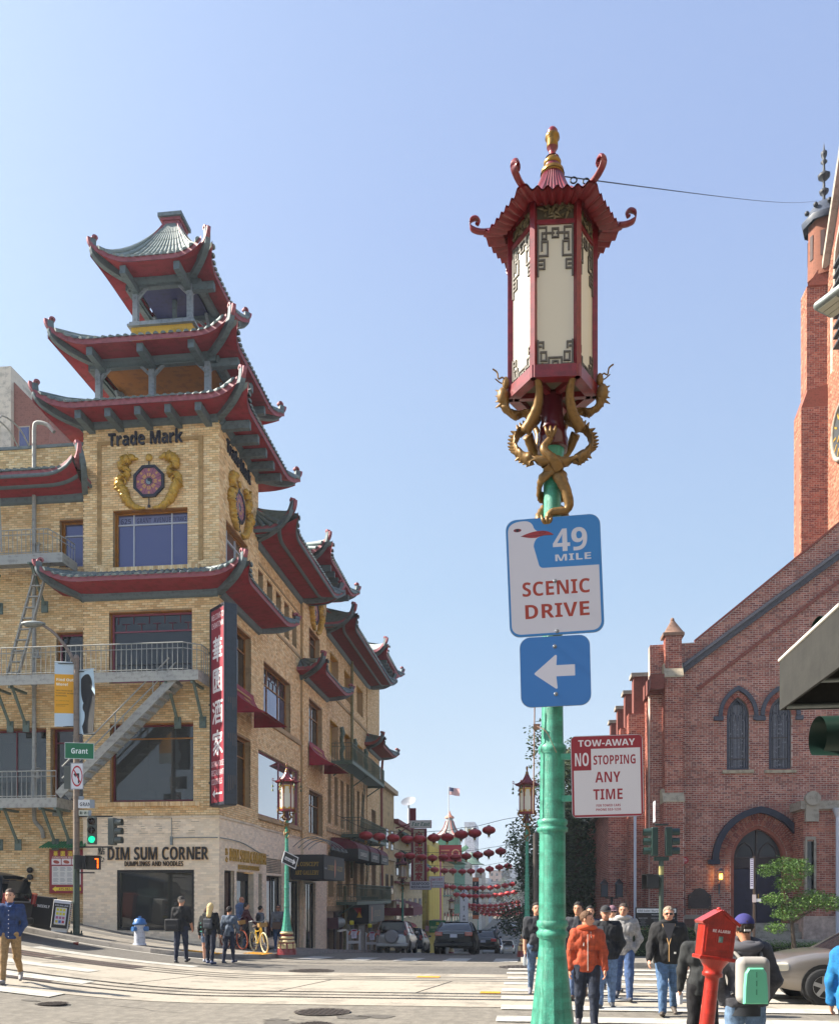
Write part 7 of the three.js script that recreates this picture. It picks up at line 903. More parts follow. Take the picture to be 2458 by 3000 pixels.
{ // leaning fire alarm box
const x = 1.21, z = -6.7, t = thing('fire_alarm_box', 'leaning red fire alarm box with a gabled top on a red post', 'fire alarm', [x, hgt(x, z) + WALK, z], 0.1); t.rotation.order = 'YXZ'; t.rotation.z = -0.112; t.scale.set(0.93, 0.985, 0.93);
const red = mat('#bd2a17', { rough: 0.35, map: texBlotch, scale: 0.3, clearcoat: 0.3, bump: 0.0008, bscale: 0.1 }); const by = 1.375;
obj('post', [lathe([[0.13, 0], [0.13, 0.05], [0.09, 0.15], [0.065, 0.35], [0.053, 1.2], [0.053, 1.24], [0.078, 1.25], [0.078, 1.275], [0.07, 1.28], [0.072, 1.31], [0.1, 1.35], [0.12, by]], 24)], red, t);
const gab = [[-0.118, 0], [0.118, 0], [0.118, 0.25], [0, 0.325], [-0.118, 0.25]]; obj('box', [extrude(gab, 0.16, [], 0.006).translate(0, by + 0.02, -0.1)], red, t); obj('base_moulding', [rbx(0.28, 0.03, 0.21, 0.008, 0, by + 0.008, -0.02)], red, t);
obj('roof', [beam([-0.145, by + 0.262, -0.02], [0, by + 0.358, -0.02], 0.22, 0.022), beam([0.145, by + 0.262, -0.02], [0, by + 0.358, -0.02], 0.22, 0.022), sph(0.02, 0, by + 0.37, -0.02, 1, 0.8, 1, 10)], red, t);
const d = obj('door', [extrude(rect(-0.1, 0.03, 0.1, 0.235), 0.01, [rect(-0.085, 0.045, 0.085, 0.22).reverse()]).translate(0, by + 0.02, 0.066), bx(0.17, 0.175, 0.006, 0, by + 0.152, 0.068)], red, t); obj('print', plane(0.158, 0.036, 0.006, by + 0.212, 0.0725), canvasMat(160, 36, (c, W, Hh) => { c.fillStyle = '#9c1d18'; c.fillRect(0, 0, W, Hh); c.fillStyle = '#e4e0da'; fit(c, 'RE ALARM', W / 2 + 4, Hh / 2 + 2, 140, 30); }), d, true);
obj('pull_window', [bx(0.062, 0.072, 0.014, 0.008, by + 0.15, 0.074)], red, d); obj('handle', [bx(0.03, 0.044, 0.01, 0.008, by + 0.15, 0.084), bx(0.008, 0.03, 0.01, 0.008, by + 0.15, 0.09)], mat('#6d8a84', { rough: 0.3, metal: 0.6 }), d);
const mb = thing('mailbox', 'dark blue round-topped mailbox at the bottom of the red post', 'mailbox', [1.32, hgt(1.3, -4.4) + WALK, -4.35], 0.1); obj('body', [extrude([[-0.14, 0.1], [0.14, 0.1], [0.14, 1.05], ...Array.from({ length: 9 }, (_, i) => [Math.cos(i / 8 * Math.PI) * 0.14, 1.05 + Math.sin(i / 8 * Math.PI) * 0.115]), [-0.14, 1.05]], 0.4).translate(0, 0, -0.2)], mat('#1c2350', { rough: 0.35 }), mb); for (const [a, b] of [[-0.12, -0.17], [0.12, -0.17], [-0.12, 0.17], [0.12, 0.17]]) obj('leg', bx(0.03, 0.1, 0.03, a, 0.05, b), mat('#1c2350'), mb);
}
{ // fire hydrant
const x = -11.75, z = -26.3, t = thing('fire_hydrant', 'white fire hydrant with a blue top on the pavement', 'hydrant', [x, hgt(x, z) + WALK, z]), wh = mat('#c9cdd6', { rough: 0.5, map: texDirt, scale: 0.3 }), bl = mat('#3f79b8', { rough: 0.4, map: texBlotch, scale: 0.3 });
obj('barrel', lathe([[0.2, 0], [0.2, 0.05], [0.17, 0.06], [0.16, 0.6], [0.17, 0.62]], 20), wh, t); obj('bonnet', lathe([[0.16, 0.62], [0.21, 0.63], [0.21, 0.68], [0.18, 0.7], [0.17, 0.78], [0.1, 0.83], [0.05, 0.84], [0.05, 0.89], [0, 0.9]], 20), bl, t); for (const [a, l] of [[-0.5, 1], [1.57, 1], [2.9, 1]]) obj('outlet_cap', cyl(0.075, 0.075, 0.12, 0, 0, 0, 12).rotateX(Math.PI / 2).translate(0, 0.5, 0.15).rotateY(a), bl, t);
single('litter_cup', 'crushed brown paper cup lying in the gutter', 'litter', [cyl(0.05, 0.035, 0.14, 0, 0, 0, 10).rotateZ(1.4), cyl(0.052, 0.052, 0.01, -0.14, 0.02, 0, 10).rotateZ(1.4)], mat('#8a3b2e', { rough: 0.6 }), [-13.0, hgt(-13, -24.9) + 0.05, -24.9], 0.5);
}
{
const rack = (label, x, z, w, h, col, draw, turn, tilt) => { const t = thing('newspaper_rack', label, 'newspaper rack', [x, hgt(x, z) + WALK, z], turn); t.rotation.order = 'YXZ'; t.rotation.z = tilt; obj('cabinet', [rbx(w, h - 0.1, 0.42, 0.015, 0, h / 2 + 0.05, 0), bx(w * 0.9, 0.1, 0.36, 0, 0.05, 0)], mat(col, { rough: 0.5 }), t); poster(t, 'front_print', w - 0.04, h - 0.14, 0, h / 2 + 0.05, 0.216, 0, draw, 128); return t; };
const A = rack('black newspaper rack with yellow and pink symbols reading DOLAN LAW', -14.35, -26.3, 0.5, 0.98, '#d9d9d6', (x, W, H) => { x.fillStyle = '#15161a'; x.fillRect(0, 0, W, H); x.fillStyle = '#d4d4d8'; x.fillRect(0, 0, W, 22); fit(x, 'DOLAN LAW', W / 2, 40, 110, 19); x.fillStyle = '#cfcfd8'; x.fillRect(18, 56, W - 36, 150); const c = ['#d8cf2a', '#d8cf2a', '#b46a8c', '#c9b93a']; for (let r = 0; r < 4; r++) for (let k = 0; k < 3; k++) { x.fillStyle = r === 3 ? ['#c9b93a', '#3a66b0', '#b03a4a'][k] : c[r]; x.fillRect(27 + k * 26, 66 + r * 34, 20, 22); } x.fillStyle = '#d8c020'; for (let i = 0; i < 7; i++) { x.fillRect(18 + i * 14, 56, 7, 5); x.fillRect(18 + i * 14, 200, 7, 5); } }, 0.35, -0.12);
poster(A, 'side_print', 0.4, 0.82, 0.256, 0.54, 0, Math.PI / 2, (x, W, H) => { x.fillStyle = '#dad6d0'; x.fillRect(0, 0, W, H); for (let i = 0; i < 12; i++) { x.fillStyle = i % 3 ? '#3a3a40' : '#c0392f'; x.fillRect(12, 20 + i * 20, 70 + (i * 31) % 30, 8); } x.fillStyle = '#d9c21e'; x.fillRect(14, 190, 90, 30); }, 128);
rack('plain black newspaper rack reading SF WEEKLY', -14.95, -26.3, 0.62, 0.98, '#17171b', (x, W, H) => { x.fillStyle = '#17171b'; x.fillRect(0, 0, W, H); x.fillStyle = '#a02530'; fit(x, 'SF', 22, 60, 22, 24); x.fillStyle = '#dedede'; fit(x, 'WEEKLY', 76, 60, 84, 26); }, 0.2, -0.12);
rack('orange newspaper rack with white side print', -15.55, -26.35, 0.5, 0.98, '#a8481c', (x, W, H) => { x.fillStyle = '#a8481c'; x.fillRect(0, 0, W, H); x.fillStyle = '#d8d4cc'; x.fillRect(W - 26, 10, 20, H - 80); x.fillStyle = '#b5303a'; for (let i = 0; i < 4; i++) x.fillRect(W - 24, H - 66 + i * 14, 16, 6); x.fillStyle = '#20242a'; x.fillRect(14, 30, 70, 90); }, 0.25, -0.12);
}
for (const [x, z, l] of [[-9.0, -46.5, 'white folding barricade with a posted notice near the maroon doorway'], [-8.9, -51.5, 'white folding barricade with a posted notice near the shutters']]) {
const y = hgt(x, z) + WALK, t = thing('barricade', l, 'barricade', [x, y, z], 0.3); const wh = mat('#c7c7c4', { rough: 0.6 }), or = mat('#c8602c', { rough: 0.6 });
for (const s of [-1, 1]) for (const d of [-1, 1]) obj('leg', beam([s * 0.33, 1.05, d * 0.06], [s * 0.33, 0, d * 0.3], 0.05, 0.05), wh, t);
obj('board', bx(0.74, 0.2, 0.03, 0, 0.9, 0.12), wh, t); for (let i = 0; i < 3; i++) obj('stripe', extrude([[-0.3 + i * 0.22, -0.1], [-0.2 + i * 0.22, -0.1], [-0.12 + i * 0.22, 0.1], [-0.22 + i * 0.22, 0.1]], 0.004).translate(0, 0.9, 0.136), or, t); obj('board', bx(0.72, 0.14, 0.03, 0, 0.42, 0.22), wh, t);
poster(t, 'notice', 0.28, 0.48, 0.02, 0.86, 0.15, 0, (c, W, H) => { c.fillStyle = '#d8d3e0'; c.fillRect(0, 0, W, H); c.fillStyle = '#a0203a'; c.fillRect(6, 6, W - 12, 20); c.fillStyle = '#6a6a72'; for (let i = 0; i < 7; i++) c.fillRect(10, 36 + i * 9, W - 20 - (i * 13) % 20, 3); }, 64);
const m = thing('parking_meter', l.includes('maroon') ? 'yellow-hooded parking meter behind the barricade near the maroon doorway' : 'yellow-hooded parking meter behind the barricade near the shutters', 'parking meter', [x - 0.15, y, z - 0.3], 0.2); obj('post', cyl(0.035, 0.035, 1.1, 0, 0, 0, 8), M.galv, m); obj('housing', [rbx(0.16, 0.26, 0.12, 0.04, 0, 1.2, 0)], M.sigGrey, m); obj('hood', [rbx(0.24, 0.24, 0.18, 0.07, 0, 1.42, 0)], mat('#d8cf2e', { rough: 0.4 }), m);
}
{ const x = 5.6, z = -25.9, t = thing('parking_meter', 'grey domed parking meter beside the silver car', 'parking meter', [x, hgt(x, z) + WALK, z], 0.2); obj('post', cyl(0.035, 0.035, 1.0, 0, 0, 0, 8), M.galv, t); obj('housing', [rbx(0.17, 0.26, 0.13, 0.04, 0, 1.12, 0)], M.sigGrey, t); obj('dome', [sph(0.095, 0, 1.28, 0, 1, 0.9, 0.7)], M.steel, t); obj('label_plate', bx(0.05, 0.06, 0.004, 0.03, 1.12, 0.067), mat('#ddd'), t);
const p = thing('bus_stop_post', 'thin brown post with a narrow white timetable in front of the young tree', 'signpost', [6.4, hgt(6.4, -26.2) + WALK, -26.2], -0.1); obj('post', bx(0.06, 3.05, 0.05, 0, 1.52, 0), mat('#4d3d33', { rough: 0.7 }), p); poster(p, 'timetable', 0.09, 0.85, -0.065, 2.55, 0.03, 0, (c, W, H) => { c.fillStyle = '#c9c5d2'; c.fillRect(0, 0, W, H); c.fillStyle = '#5a4a78'; for (let i = 0; i < 14; i++) c.fillRect(4, 8 + i * 20, W - 8, 7); }, 32); obj('small_sign', [bx(0.1, 0.22, 0.01, 0, 1.85, 0.035)], mat('#c4b6b4'), p); obj('small_sign', bx(0.16, 0.09, 0.01, 0.1, 1.8, 0.03), mat('#c9c9c9'), p);
}
{ const t = thing('one_way_sign', 'black and white one-way sign on the lantern post by the gallery', 'sign', [-7.6, 3.1, -28.45], 0.95); t.rotation.order = 'YXZ'; t.rotation.z = -0.35; obj('plate', bx(0.62, 0.42, 0.01), M.signBack, t); poster(t, 'face', 0.6, 0.4, 0, 0, 0.007, 0, (c, W, H) => { c.fillStyle = '#d8d8d6'; c.fillRect(0, 0, W, H); c.fillStyle = '#17181b'; c.fillRect(5, 5, W - 10, H - 10); c.fillStyle = '#d8d8d6'; c.fillRect(16, 34, 80, 22); c.beginPath(); c.moveTo(116, 45); c.lineTo(92, 22); c.lineTo(92, 68); c.fill(); c.fillStyle = '#17181b'; fit(c, 'ONE WAY', 56, 46, 70, 18); }, 128); }

// ---------- people ----------
function sdfMesh(f, lo, hi, c) {
const n = [0, 1, 2].map((k) => Math.ceil((hi[k] - lo[k]) / c) + 1), [nx, ny, nz] = n, val = new Float32Array(nx * ny * nz), id = (i, j, k) => i + nx * (j + ny * k);
const Q = 5, far = c * Q * 0.87 * 1.5 + 0.012;
for (let K = 0; K < nz; K += Q) for (let J = 0; J < ny; J += Q) for (let I = 0; I < nx; I += Q) {
const m = (Q - 1) / 2, d = f(lo[0] + (I + m) * c, lo[1] + (J + m) * c, lo[2] + (K + m) * c), skip = Math.abs(d) > far;
for (let k = K; k < Math.min(nz, K + Q); k++) for (let j = J; j < Math.min(ny, J + Q); j++) for (let i = I; i < Math.min(nx, I + Q); i++) val[id(i, j, k)] = skip ? d : f(lo[0] + i * c, lo[1] + j * c, lo[2] + k * c);
}
const vid = new Int32Array(nx * ny * nz).fill(-1), pos = [], idx = [], E = [[0, 1], [0, 2], [0, 4], [1, 3], [1, 5], [2, 3], [2, 6], [3, 7], [4, 5], [4, 6], [5, 7], [6, 7]];
for (let k = 0; k < nz - 1; k++) for (let j = 0; j < ny - 1; j++) for (let i = 0; i < nx - 1; i++) {
const o = i + nx * (j + ny * k), nn = nx * ny; let m = (val[o] < 0) + (val[o + 1] < 0) + (val[o + nx] < 0) + (val[o + nx + 1] < 0) + (val[o + nn] < 0) + (val[o + nn + 1] < 0) + (val[o + nn + nx] < 0) + (val[o + nn + nx + 1] < 0);
if (m === 0 || m === 8) continue; const v = [val[o], val[o + 1], val[o + nx], val[o + nx + 1], val[o + nn], val[o + nn + 1], val[o + nn + nx], val[o + nn + nx + 1]]; let x = 0, y = 0, z = 0, s = 0;
for (const [a, b] of E) if ((v[a] < 0) !== (v[b] < 0)) { const t = v[a] / (v[a] - v[b]); x += lerp(a & 1, b & 1, t); y += lerp((a >> 1) & 1, (b >> 1) & 1, t); z += lerp(a >> 2, b >> 2, t); s++; }
vid[id(i, j, k)] = pos.length / 3; pos.push(lo[0] + (i + x / s) * c, lo[1] + (j + y / s) * c, lo[2] + (k + z / s) * c);
}
for (let k = 1; k < nz - 1; k++) for (let j = 1; j < ny - 1; j++) for (let i = 1; i < nx - 1; i++) {
if (vid[id(i, j, k)] < 0) continue; const a = val[id(i, j, k)] < 0;
for (const [d, u, w] of [[[1, 0, 0], [0, 1, 0], [0, 0, 1]], [[0, 1, 0], [0, 0, 1], [1, 0, 0]], [[0, 0, 1], [1, 0, 0], [0, 1, 0]]]) {
const b = val[id(i + d[0], j + d[1], k + d[2])] < 0; if (a === b) continue;
const q = [vid[id(i - u[0] - w[0], j - u[1] - w[1], k - u[2] - w[2])], vid[id(i - w[0], j - w[1], k - w[2])], vid[id(i, j, k)], vid[id(i - u[0], j - u[1], k - u[2])]]; if (q.some((e) => e < 0)) continue;
a ? idx.push(q[0], q[1], q[2], q[0], q[2], q[3]) : idx.push(q[0], q[2], q[1], q[0], q[3], q[2]);
}
}
const g = new THREE.BufferGeometry(); g.setAttribute('position', new THREE.Float32BufferAttribute(pos, 3)); g.setIndex(idx); g.computeVertexNormals(); return g;
}
const smin = (a, b, k) => { const h = Math.max(k - Math.abs(a - b), 0) / k; return Math.min(a, b) - h * h * k * 0.25; };
function cap(a, b, r0, r1) { const dx = b[0] - a[0], dy = b[1] - a[1], dz = b[2] - a[2], L = dx * dx + dy * dy + dz * dz || 1e-9; return (x, y, z) => { const t = clamp(((x - a[0]) * dx + (y - a[1]) * dy + (z - a[2]) * dz) / L, 0, 1); return Math.hypot(x - a[0] - dx * t, y - a[1] - dy * t, z - a[2] - dz * t) - lerp(r0, r1, t); }; }
const flatCap = (a, b, r0, r1, s) => { const f = cap([a[0], a[1], a[2] * s], [b[0], b[1], b[2] * s], r0, r1); return (x, y, z) => f(x, y, z * s); };
const uni = (list, k) => (x, y, z) => { let d = list[0](x, y, z); for (let i = 1; i < list.length; i++) d = smin(d, list[i](x, y, z), k); return d; };
function person(o) {
const { label, pos, yaw = 0, h = 1.75, bulk = 1, legL = [0.25, 0.1], legR = [-0.25, 0.25], armL = [-0.2, 0.12, 0.3], armR = [0.25, 0.12, 0.35], lean = 0.03, skin = '#c08e72', hair = '#2a1f1a', hairLong = 0, bald, top = '#333', topOpt = {}, bottom = '#34415c', shoes = '#2b2b2e', sleeve = 1, hem = 0.475, legEnd = 1, headTurn = 0, hood, hat, glasses, extra, cell = 0.016, group } = o;
const S = h, J = {};
const fwd = (len, a) => [0, -len * Math.cos(a), len * Math.sin(a)];
const add = (a, b) => [a[0] + b[0], a[1] + b[1], a[2] + b[2]];
const hipY = 0.525; let leg = (sd, [hp, kn]) => { const H = [sd * 0.052 * S, hipY * S, 0], K = add(H, fwd(0.245 * S, hp)), A = add(K, fwd(0.24 * S, hp - kn)); K[0] += sd * 0.004 * S; A[0] += sd * 0.006 * S; return [H, K, A, hp - kn]; };
J.L = leg(1, legL); J.R = leg(-1, legR); const low = Math.min(J.L[2][1], J.R[2][1]) - 0.045 * S; for (const q of [J.L, J.R]) for (let i = 0; i < 3; i++) q[i][1] -= low; const dy = -low;
const tl = (y) => [0, y * S + dy, Math.sin(lean) * (y - hipY) * S];
const arm = (sd, [sw, out, el]) => { const sh = add(tl(0.805), [sd * 0.107 * S * (0.92 + 0.08 * bulk), 0, 0]), E = add(sh, [sd * Math.sin(out) * 0.175 * S, -Math.cos(sw) * Math.cos(out) * 0.172 * S, Math.sin(sw) * 0.175 * S]), q = sw + el, ino = o.handsIn ? -0.42 : out * 0.3, W = add(E, [sd * Math.sin(ino) * 0.15 * S, -Math.cos(q) * 0.148 * S * Math.cos(ino), Math.sin(q) * 0.15 * S]); return [sh, E, W]; };
J.AL = arm(1, armL); J.AR = arm(-1, armR);
const t = thing('person', label, 'person', pos, yaw, group), sk = mat(skin, { rough: 0.55 }), b = bulk;
const neck = tl(0.845), headC = add(tl(0.925), [0, 0, 0.012 * S]);
const limbs = (g) => [cap(J.L[0], J.L[1], 0.05 * S * b + g, 0.034 * S + g), cap(J.L[1], J.L[2], 0.033 * S + g, 0.021 * S + g), cap(J.R[0], J.R[1], 0.05 * S * b + g, 0.034 * S + g), cap(J.R[1], J.R[2], 0.033 * S + g, 0.021 * S + g)];
const trunk = (g) => [flatCap(add(tl(0.55), [-0.035 * S * b, 0, 0]), add(tl(0.55), [0.035 * S * b, 0, 0]), 0.062 * S * b + g, 0.062 * S * b + g, 1.15), flatCap(tl(0.62), tl(0.62), 0.078 * S * b + g, 0.078 * S * b + g, 1.25), flatCap(add(tl(0.73), [-0.04 * S, 0, 0]), add(tl(0.73), [0.04 * S, 0, 0]), 0.065 * S * b + g, 0.065 * S * b + g, 1.2), flatCap(add(tl(0.79), [-0.07 * S, 0, 0]), add(tl(0.79), [0.07 * S, 0, 0]), 0.042 * S * b + g, 0.042 * S * b + g, 1.1)];
const arms = (g, fore = 1) => [J.AL, J.AR].flatMap(([s, e, w]) => [cap(s, e, 0.031 * S * b + g, 0.025 * S + g), cap(e, [lerp(e[0], w[0], fore), lerp(e[1], w[1], fore), lerp(e[2], w[2], fore)], 0.025 * S + g, 0.018 * S + g)]);
const bodyF = uni([...limbs(0), ...trunk(-0.006), ...arms(0), cap(neck, tl(0.88), 0.031 * S, 0.03 * S)], 0.03);
const bb = (m) => { const P = [...J.L.slice(0, 3), ...J.R.slice(0, 3), ...J.AL, ...J.AR]; const lo = [0, 1, 2].map((k) => Math.min(...P.map((p) => p[k])) - m), hi = [0, 1, 2].map((k) => Math.max(...P.map((p) => p[k])) + m); return [lo, hi]; };
const [lo, hi] = bb(0.19); const geos = [sdfMesh(bodyF, lo, [hi[0], neck[1] + 0.06, hi[2]], cell * 1.25)];
const hr = 0.0525 * S, hs = Math.sin(headTurn), hc = Math.cos(headTurn), toHead = (f) => (x, y, z) => { const dx = x - headC[0], dz = z - headC[2]; return f(dx * hc - dz * hs, y - headC[1], dx * hs + dz * hc); };
const el = (cx, cy, cz, rx, ry, rz) => (x, y, z) => { const k = Math.hypot((x - cx) / rx, (y - cy) / ry, (z - cz) / rz); return (k - 1) * Math.min(rx, ry, rz); };
const headF = uni([el(0, 0.012 * S, -0.004 * S, 0.043 * S, 0.054 * S, 0.053 * S), el(0, -0.03 * S, 0.014 * S, 0.034 * S, 0.036 * S, 0.036 * S)], 0.03);
const nose = el(0, -0.008 * S, 0.053 * S, 0.0085 * S, 0.016 * S, 0.013 * S), earL = el(0.044 * S, -0.004 * S, -0.004 * S, 0.006 * S, 0.017 * S, 0.011 * S), earR = el(-0.044 * S, -0.004 * S, -0.004 * S, 0.006 * S, 0.017 * S, 0.011 * S), brow = el(0, 0.016 * S, 0.045 * S, 0.026 * S, 0.006 * S, 0.008 * S), neckH = (x, y, z) => cap([0, -0.075 * S, -0.016 * S], [0, -0.035 * S, -0.01 * S], 0.031 * S, 0.03 * S)(x, y, z);
const fullHead = (x, y, z) => { let d = headF(x, y, z); d = smin(d, nose(x, y, z), 0.008); d = smin(d, brow(x, y, z), 0.01); d = Math.min(d, earL(x, y, z), earR(x, y, z)); return smin(d, neckH(x, y, z), 0.02); };
const hb = 0.075 * S, hlo = [headC[0] - hb, headC[1] - 0.095 * S, headC[2] - hb], hhi = [headC[0] + hb, headC[1] + 0.08 * S, headC[2] + hb];
geos.push(sdfMesh(toHead(fullHead), hlo, hhi, 0.0075));
const hand = ([s, e, w], sd) => {
const d = V(w[0] - e[0], w[1] - e[1], w[2] - e[2]).normalize(), side = V(sd, 0, 0).addScaledVector(d, -sd * d.x).normalize(), f = d.clone().cross(side).normalize(); if (f.z < 0) f.negate(); const P = (a, c, q) => [w[0] + d.x * a + f.x * c + side.x * q, w[1] + d.y * a + f.y * c + side.y * q, w[2] + d.z * a + f.z * c + side.z * q], k = S / 1.75;
const fs = [cap(P(0.02 * k, 0.012 * k, 0), P(0.07 * k, 0.014 * k, 0), 0.022 * k, 0.019 * k), cap(P(0.02 * k, -0.012 * k, 0), P(0.07 * k, -0.016 * k, 0), 0.022 * k, 0.018 * k)]; const fi = [];
for (let i = 0; i < 4; i++) { const q = (1.5 - i) * 0.017 * k, L = [0.062, 0.07, 0.066, 0.052][i] * k; fi.push(cap(P(0.08 * k, q, 0), P(0.08 * k + L * 0.55, q * 1.1, -0.012 * k), 0.0095 * k, 0.009 * k), cap(P(0.08 * k + L * 0.55, q * 1.1, -0.012 * k), P(0.08 * k + L * 0.85, q * 1.1, -0.035 * k), 0.009 * k, 0.0075 * k)); }
fi.push(cap(P(0.025 * k, 0.024 * k, -0.004 * k), P(0.075 * k, 0.045 * k, -0.02 * k), 0.012 * k, 0.0085 * k)); const F = uni(fs, 0.02), G = (x, y, z) => { let m = F(x, y, z); for (const g of fi) m = smin(m, g(x, y, z), 0.006); return m; };
const c = P(0.06 * k, 0, 0); return sdfMesh(G, c.map((v) => v - 0.1 * k), c.map((v) => v + 0.1 * k), 0.0075);
};
if (!o.handsIn) geos.push(hand(J.AL, 1), hand(J.AR, -1));
obj('body', geos, sk, t);
const fold = (x, y, z, a) => a * noise3(x * 9, y * 6, z * 9) + a * 0.6 * noise3(x * 22, y * 9 + 3, z * 22);
const pantsF = uni([...limbs(0.011 + (o.loose || 0)), ...trunk(0.004).slice(0, 1), flatCap(tl(0.585), tl(0.585), 0.072 * S * b, 0.072 * S * b, 1.2)], 0.035), waist = tl(0.6)[1], cuffY = legEnd < 1 ? lerp(J.L[0][1], J.L[2][1], legEnd) : -9;
obj(o.bottomName || 'trousers', sdfMesh((x, y, z) => Math.max(pantsF(x, y, z) + fold(x, y, z, 0.0065), y - waist, cuffY - y), lo, [hi[0], waist + 0.03, hi[2]], cell), mat(bottom, { rough: 0.9, map: texBlotch, scale: 0.25, bump: 0.001, bscale: 0.03 }), t);
const topF = uni([flatCap(add(tl(hem + 0.02), [-0.03 * S * b, 0, 0]), add(tl(hem + 0.02), [0.03 * S * b, 0, 0]), 0.066 * S * b + (o.topLoose || 0), 0.066 * S * b + (o.topLoose || 0), 1.15), ...trunk(0.014 + (o.topLoose || 0)), ...arms(0.012 + (o.topLoose || 0) * 0.5, sleeve < 1 ? 0.12 : 0.9)], 0.04), hemY = tl(hem)[1], collar = tl(0.855)[1], elbowCut = sleeve < 1;
const neckCap = cap(tl(0.82), tl(0.85), 0.045 * S, 0.038 * S);
const jacket = sdfMesh((x, y, z) => Math.max(smin(topF(x, y, z), neckCap(x, y, z), 0.03) + fold(x, y, z, 0.0095), hemY - y, y - collar), [lo[0] - 0.03, hemY - 0.03, lo[2] - 0.03], [hi[0] + 0.03, collar + 0.03, hi[2] + 0.03], cell);
const jm = obj(o.topName || 'jacket', jacket, mat(top, { rough: 0.85, map: texBlotch, scale: 0.3, bump: 0.001, bscale: 0.03 }), t);
for (const q of [J.L, J.R]) { const A = q[2], a = clamp(q[3], -1.3, 0.2), toe = add(A, [q === J.L ? 0.012 * S : -0.012 * S, -0.022 * S * Math.cos(a) + 0.1 * S * Math.sin(a) * 0.9, 0.115 * S * Math.cos(a) + 0.02 * Math.sin(a)]), heel = add(A, [0, -0.022 * S, -0.02 * S]); const F = uni([cap(heel, toe, 0.024 * S, 0.019 * S), cap(A, add(A, [0, -0.02 * S, 0.02]), 0.027 * S, 0.026 * S)], 0.02), fl = Math.min(heel[1], toe[1]) - 0.019 * S; const P = [heel, toe, A]; obj('shoe', sdfMesh((x, y, z) => Math.max(F(x, y, z), fl - y), [0, 1, 2].map((k) => Math.min(...P.map((p) => p[k])) - 0.06), [0, 1, 2].map((k) => Math.max(...P.map((p) => p[k])) + 0.06), 0.011), mat(shoes, { rough: 0.6 }), t); }
const hm = mat(hair, { rough: 0.75, bump: 0.003, bscale: 0.03 });
if (!bald) { const hf = el(0, 0.02 * S, -0.01 * S, 0.049 * S, 0.056 * S, 0.057 * S), tails = hairLong ? [cap([0, 0.0, -0.035 * S], [0, -0.06 * S - hairLong * 0.3, -0.045 * S - (o.hairBlow || 0)], 0.048 * S, 0.04 * S)] : []; obj('hair', sdfMesh(toHead((x, y, z) => { let d = hf(x, y, z); for (const q of tails) d = smin(d, q(x, y, z), 0.04); d += 0.007 * noise3(x * 45, y * 22, z * 45); const cut = Math.max(0.028 * S + z * 0.0 - y * 1 - 0.05 * S, 0); const face = (z - 0.012 * S) - Math.max(0, (y - 0.03 * S)) * 3.2; return Math.max(d, hairLong ? Math.min(face, 9) : Math.max(face, -0.036 * S - y)); }), [headC[0] - 0.1 * S, headC[1] - 0.12 * S - hairLong * 0.35, headC[2] - 0.12 * S - (o.hairBlow || 0)], [headC[0] + 0.1 * S, headC[1] + 0.1 * S, headC[2] + 0.09 * S], 0.0085), hm, t); }
const H = (g) => g.rotateY(headTurn).translate(...headC);
const fc = obj('eyes', [1, -1].map((s) => H(sph(0.0065 * S, s * 0.018 * S, 0.004 * S, 0.044 * S, 1.2, 0.7, 0.6, 8))), mat('#201816', { rough: 0.3 }), t); obj('mouth', H(bx(0.026 * S, 0.004 * S, 0.006 * S, 0, -0.034 * S, 0.0475 * S)), mat('#8a4a42', { rough: 0.6 }), t);
obj('eyebrows', [1, -1].map((s) => H(bx(0.019 * S, 0.0035 * S, 0.006 * S, s * 0.018 * S, 0.017 * S, 0.05 * S))), mat(bald ? '#6a5a4c' : hair, { rough: 0.8 }), t);
if (glasses) obj('glasses', [1, -1].map((s) => H(rbx(0.03 * S, 0.016 * S, 0.008 * S, 0.003, s * 0.018 * S, 0.004 * S, 0.052 * S))).concat([1, -1].map((s) => H(bx(0.003 * S, 0.004 * S, 0.05 * S, s * 0.043 * S, 0.006 * S, 0.028 * S)))), M.black, t);
if (hat) { const c = obj('cap', [H(new THREE.SphereGeometry(0.059 * S, 18, 8, 0, TAU, 0, 1.45).scale(0.93, 1.05, 1.08).translate(0, 0.02 * S, -0.006 * S))], mat(hat, { rough: 0.85 }), t); obj('brim', H(new THREE.CylinderGeometry(0.045 * S, 0.045 * S, 0.006 * S, 18, 1, false, -Math.PI / 2, Math.PI).scale(1, 1, 1.25).rotateX(0.12).translate(0, 0.022 * S, 0.045 * S)), mat(hat, { rough: 0.85 }), c); }
if (hood) obj('hood', [new THREE.TorusGeometry(0.055 * S, 0.028 * S, 8, 18).scale(1.15, 1, 1).rotateX(Math.PI / 2 - 0.35).translate(neck[0], neck[1] - 0.005 * S, neck[2] - 0.022 * S), sph(0.06 * S, neck[0], neck[1] - 0.03 * S, neck[2] - 0.055 * S, 1.1, 0.8, 0.6)], mat(hood === true ? top : hood, { rough: 0.9 }), t);
if (extra) extra(t, J, tl, S, headC);
return t;
}
const P3 = (x, z, walk = 0) => [x, hgt(x, z) + walk, z];
const zipper = (c = '#c8c2b4') => (t, J, tl, S) => { const y1 = tl(0.8), y0 = tl(0.49); obj('zip', bar([0.0, y0[1], 0.118 * S * 0.75], [0, y1[1], 0.073 * S], 0.006, 6), mat(c, { rough: 0.5 }), t); };
function bag(t, w, h, d, x, y, z, c, strap) { const b = obj('bag', rbx(w, h, d, Math.min(w, h, d) * 0.3, x, y, z), mat(c, { rough: 0.7 }), t); obj('pocket', rbx(w * 0.75, h * 0.4, 0.03, 0.012, x, y - h * 0.18, z - d / 2 - 0.005), mat(c, { rough: 0.75 }), b); if (strap) obj('strap', strap, mat(c, { rough: 0.8 }), b); return b; }
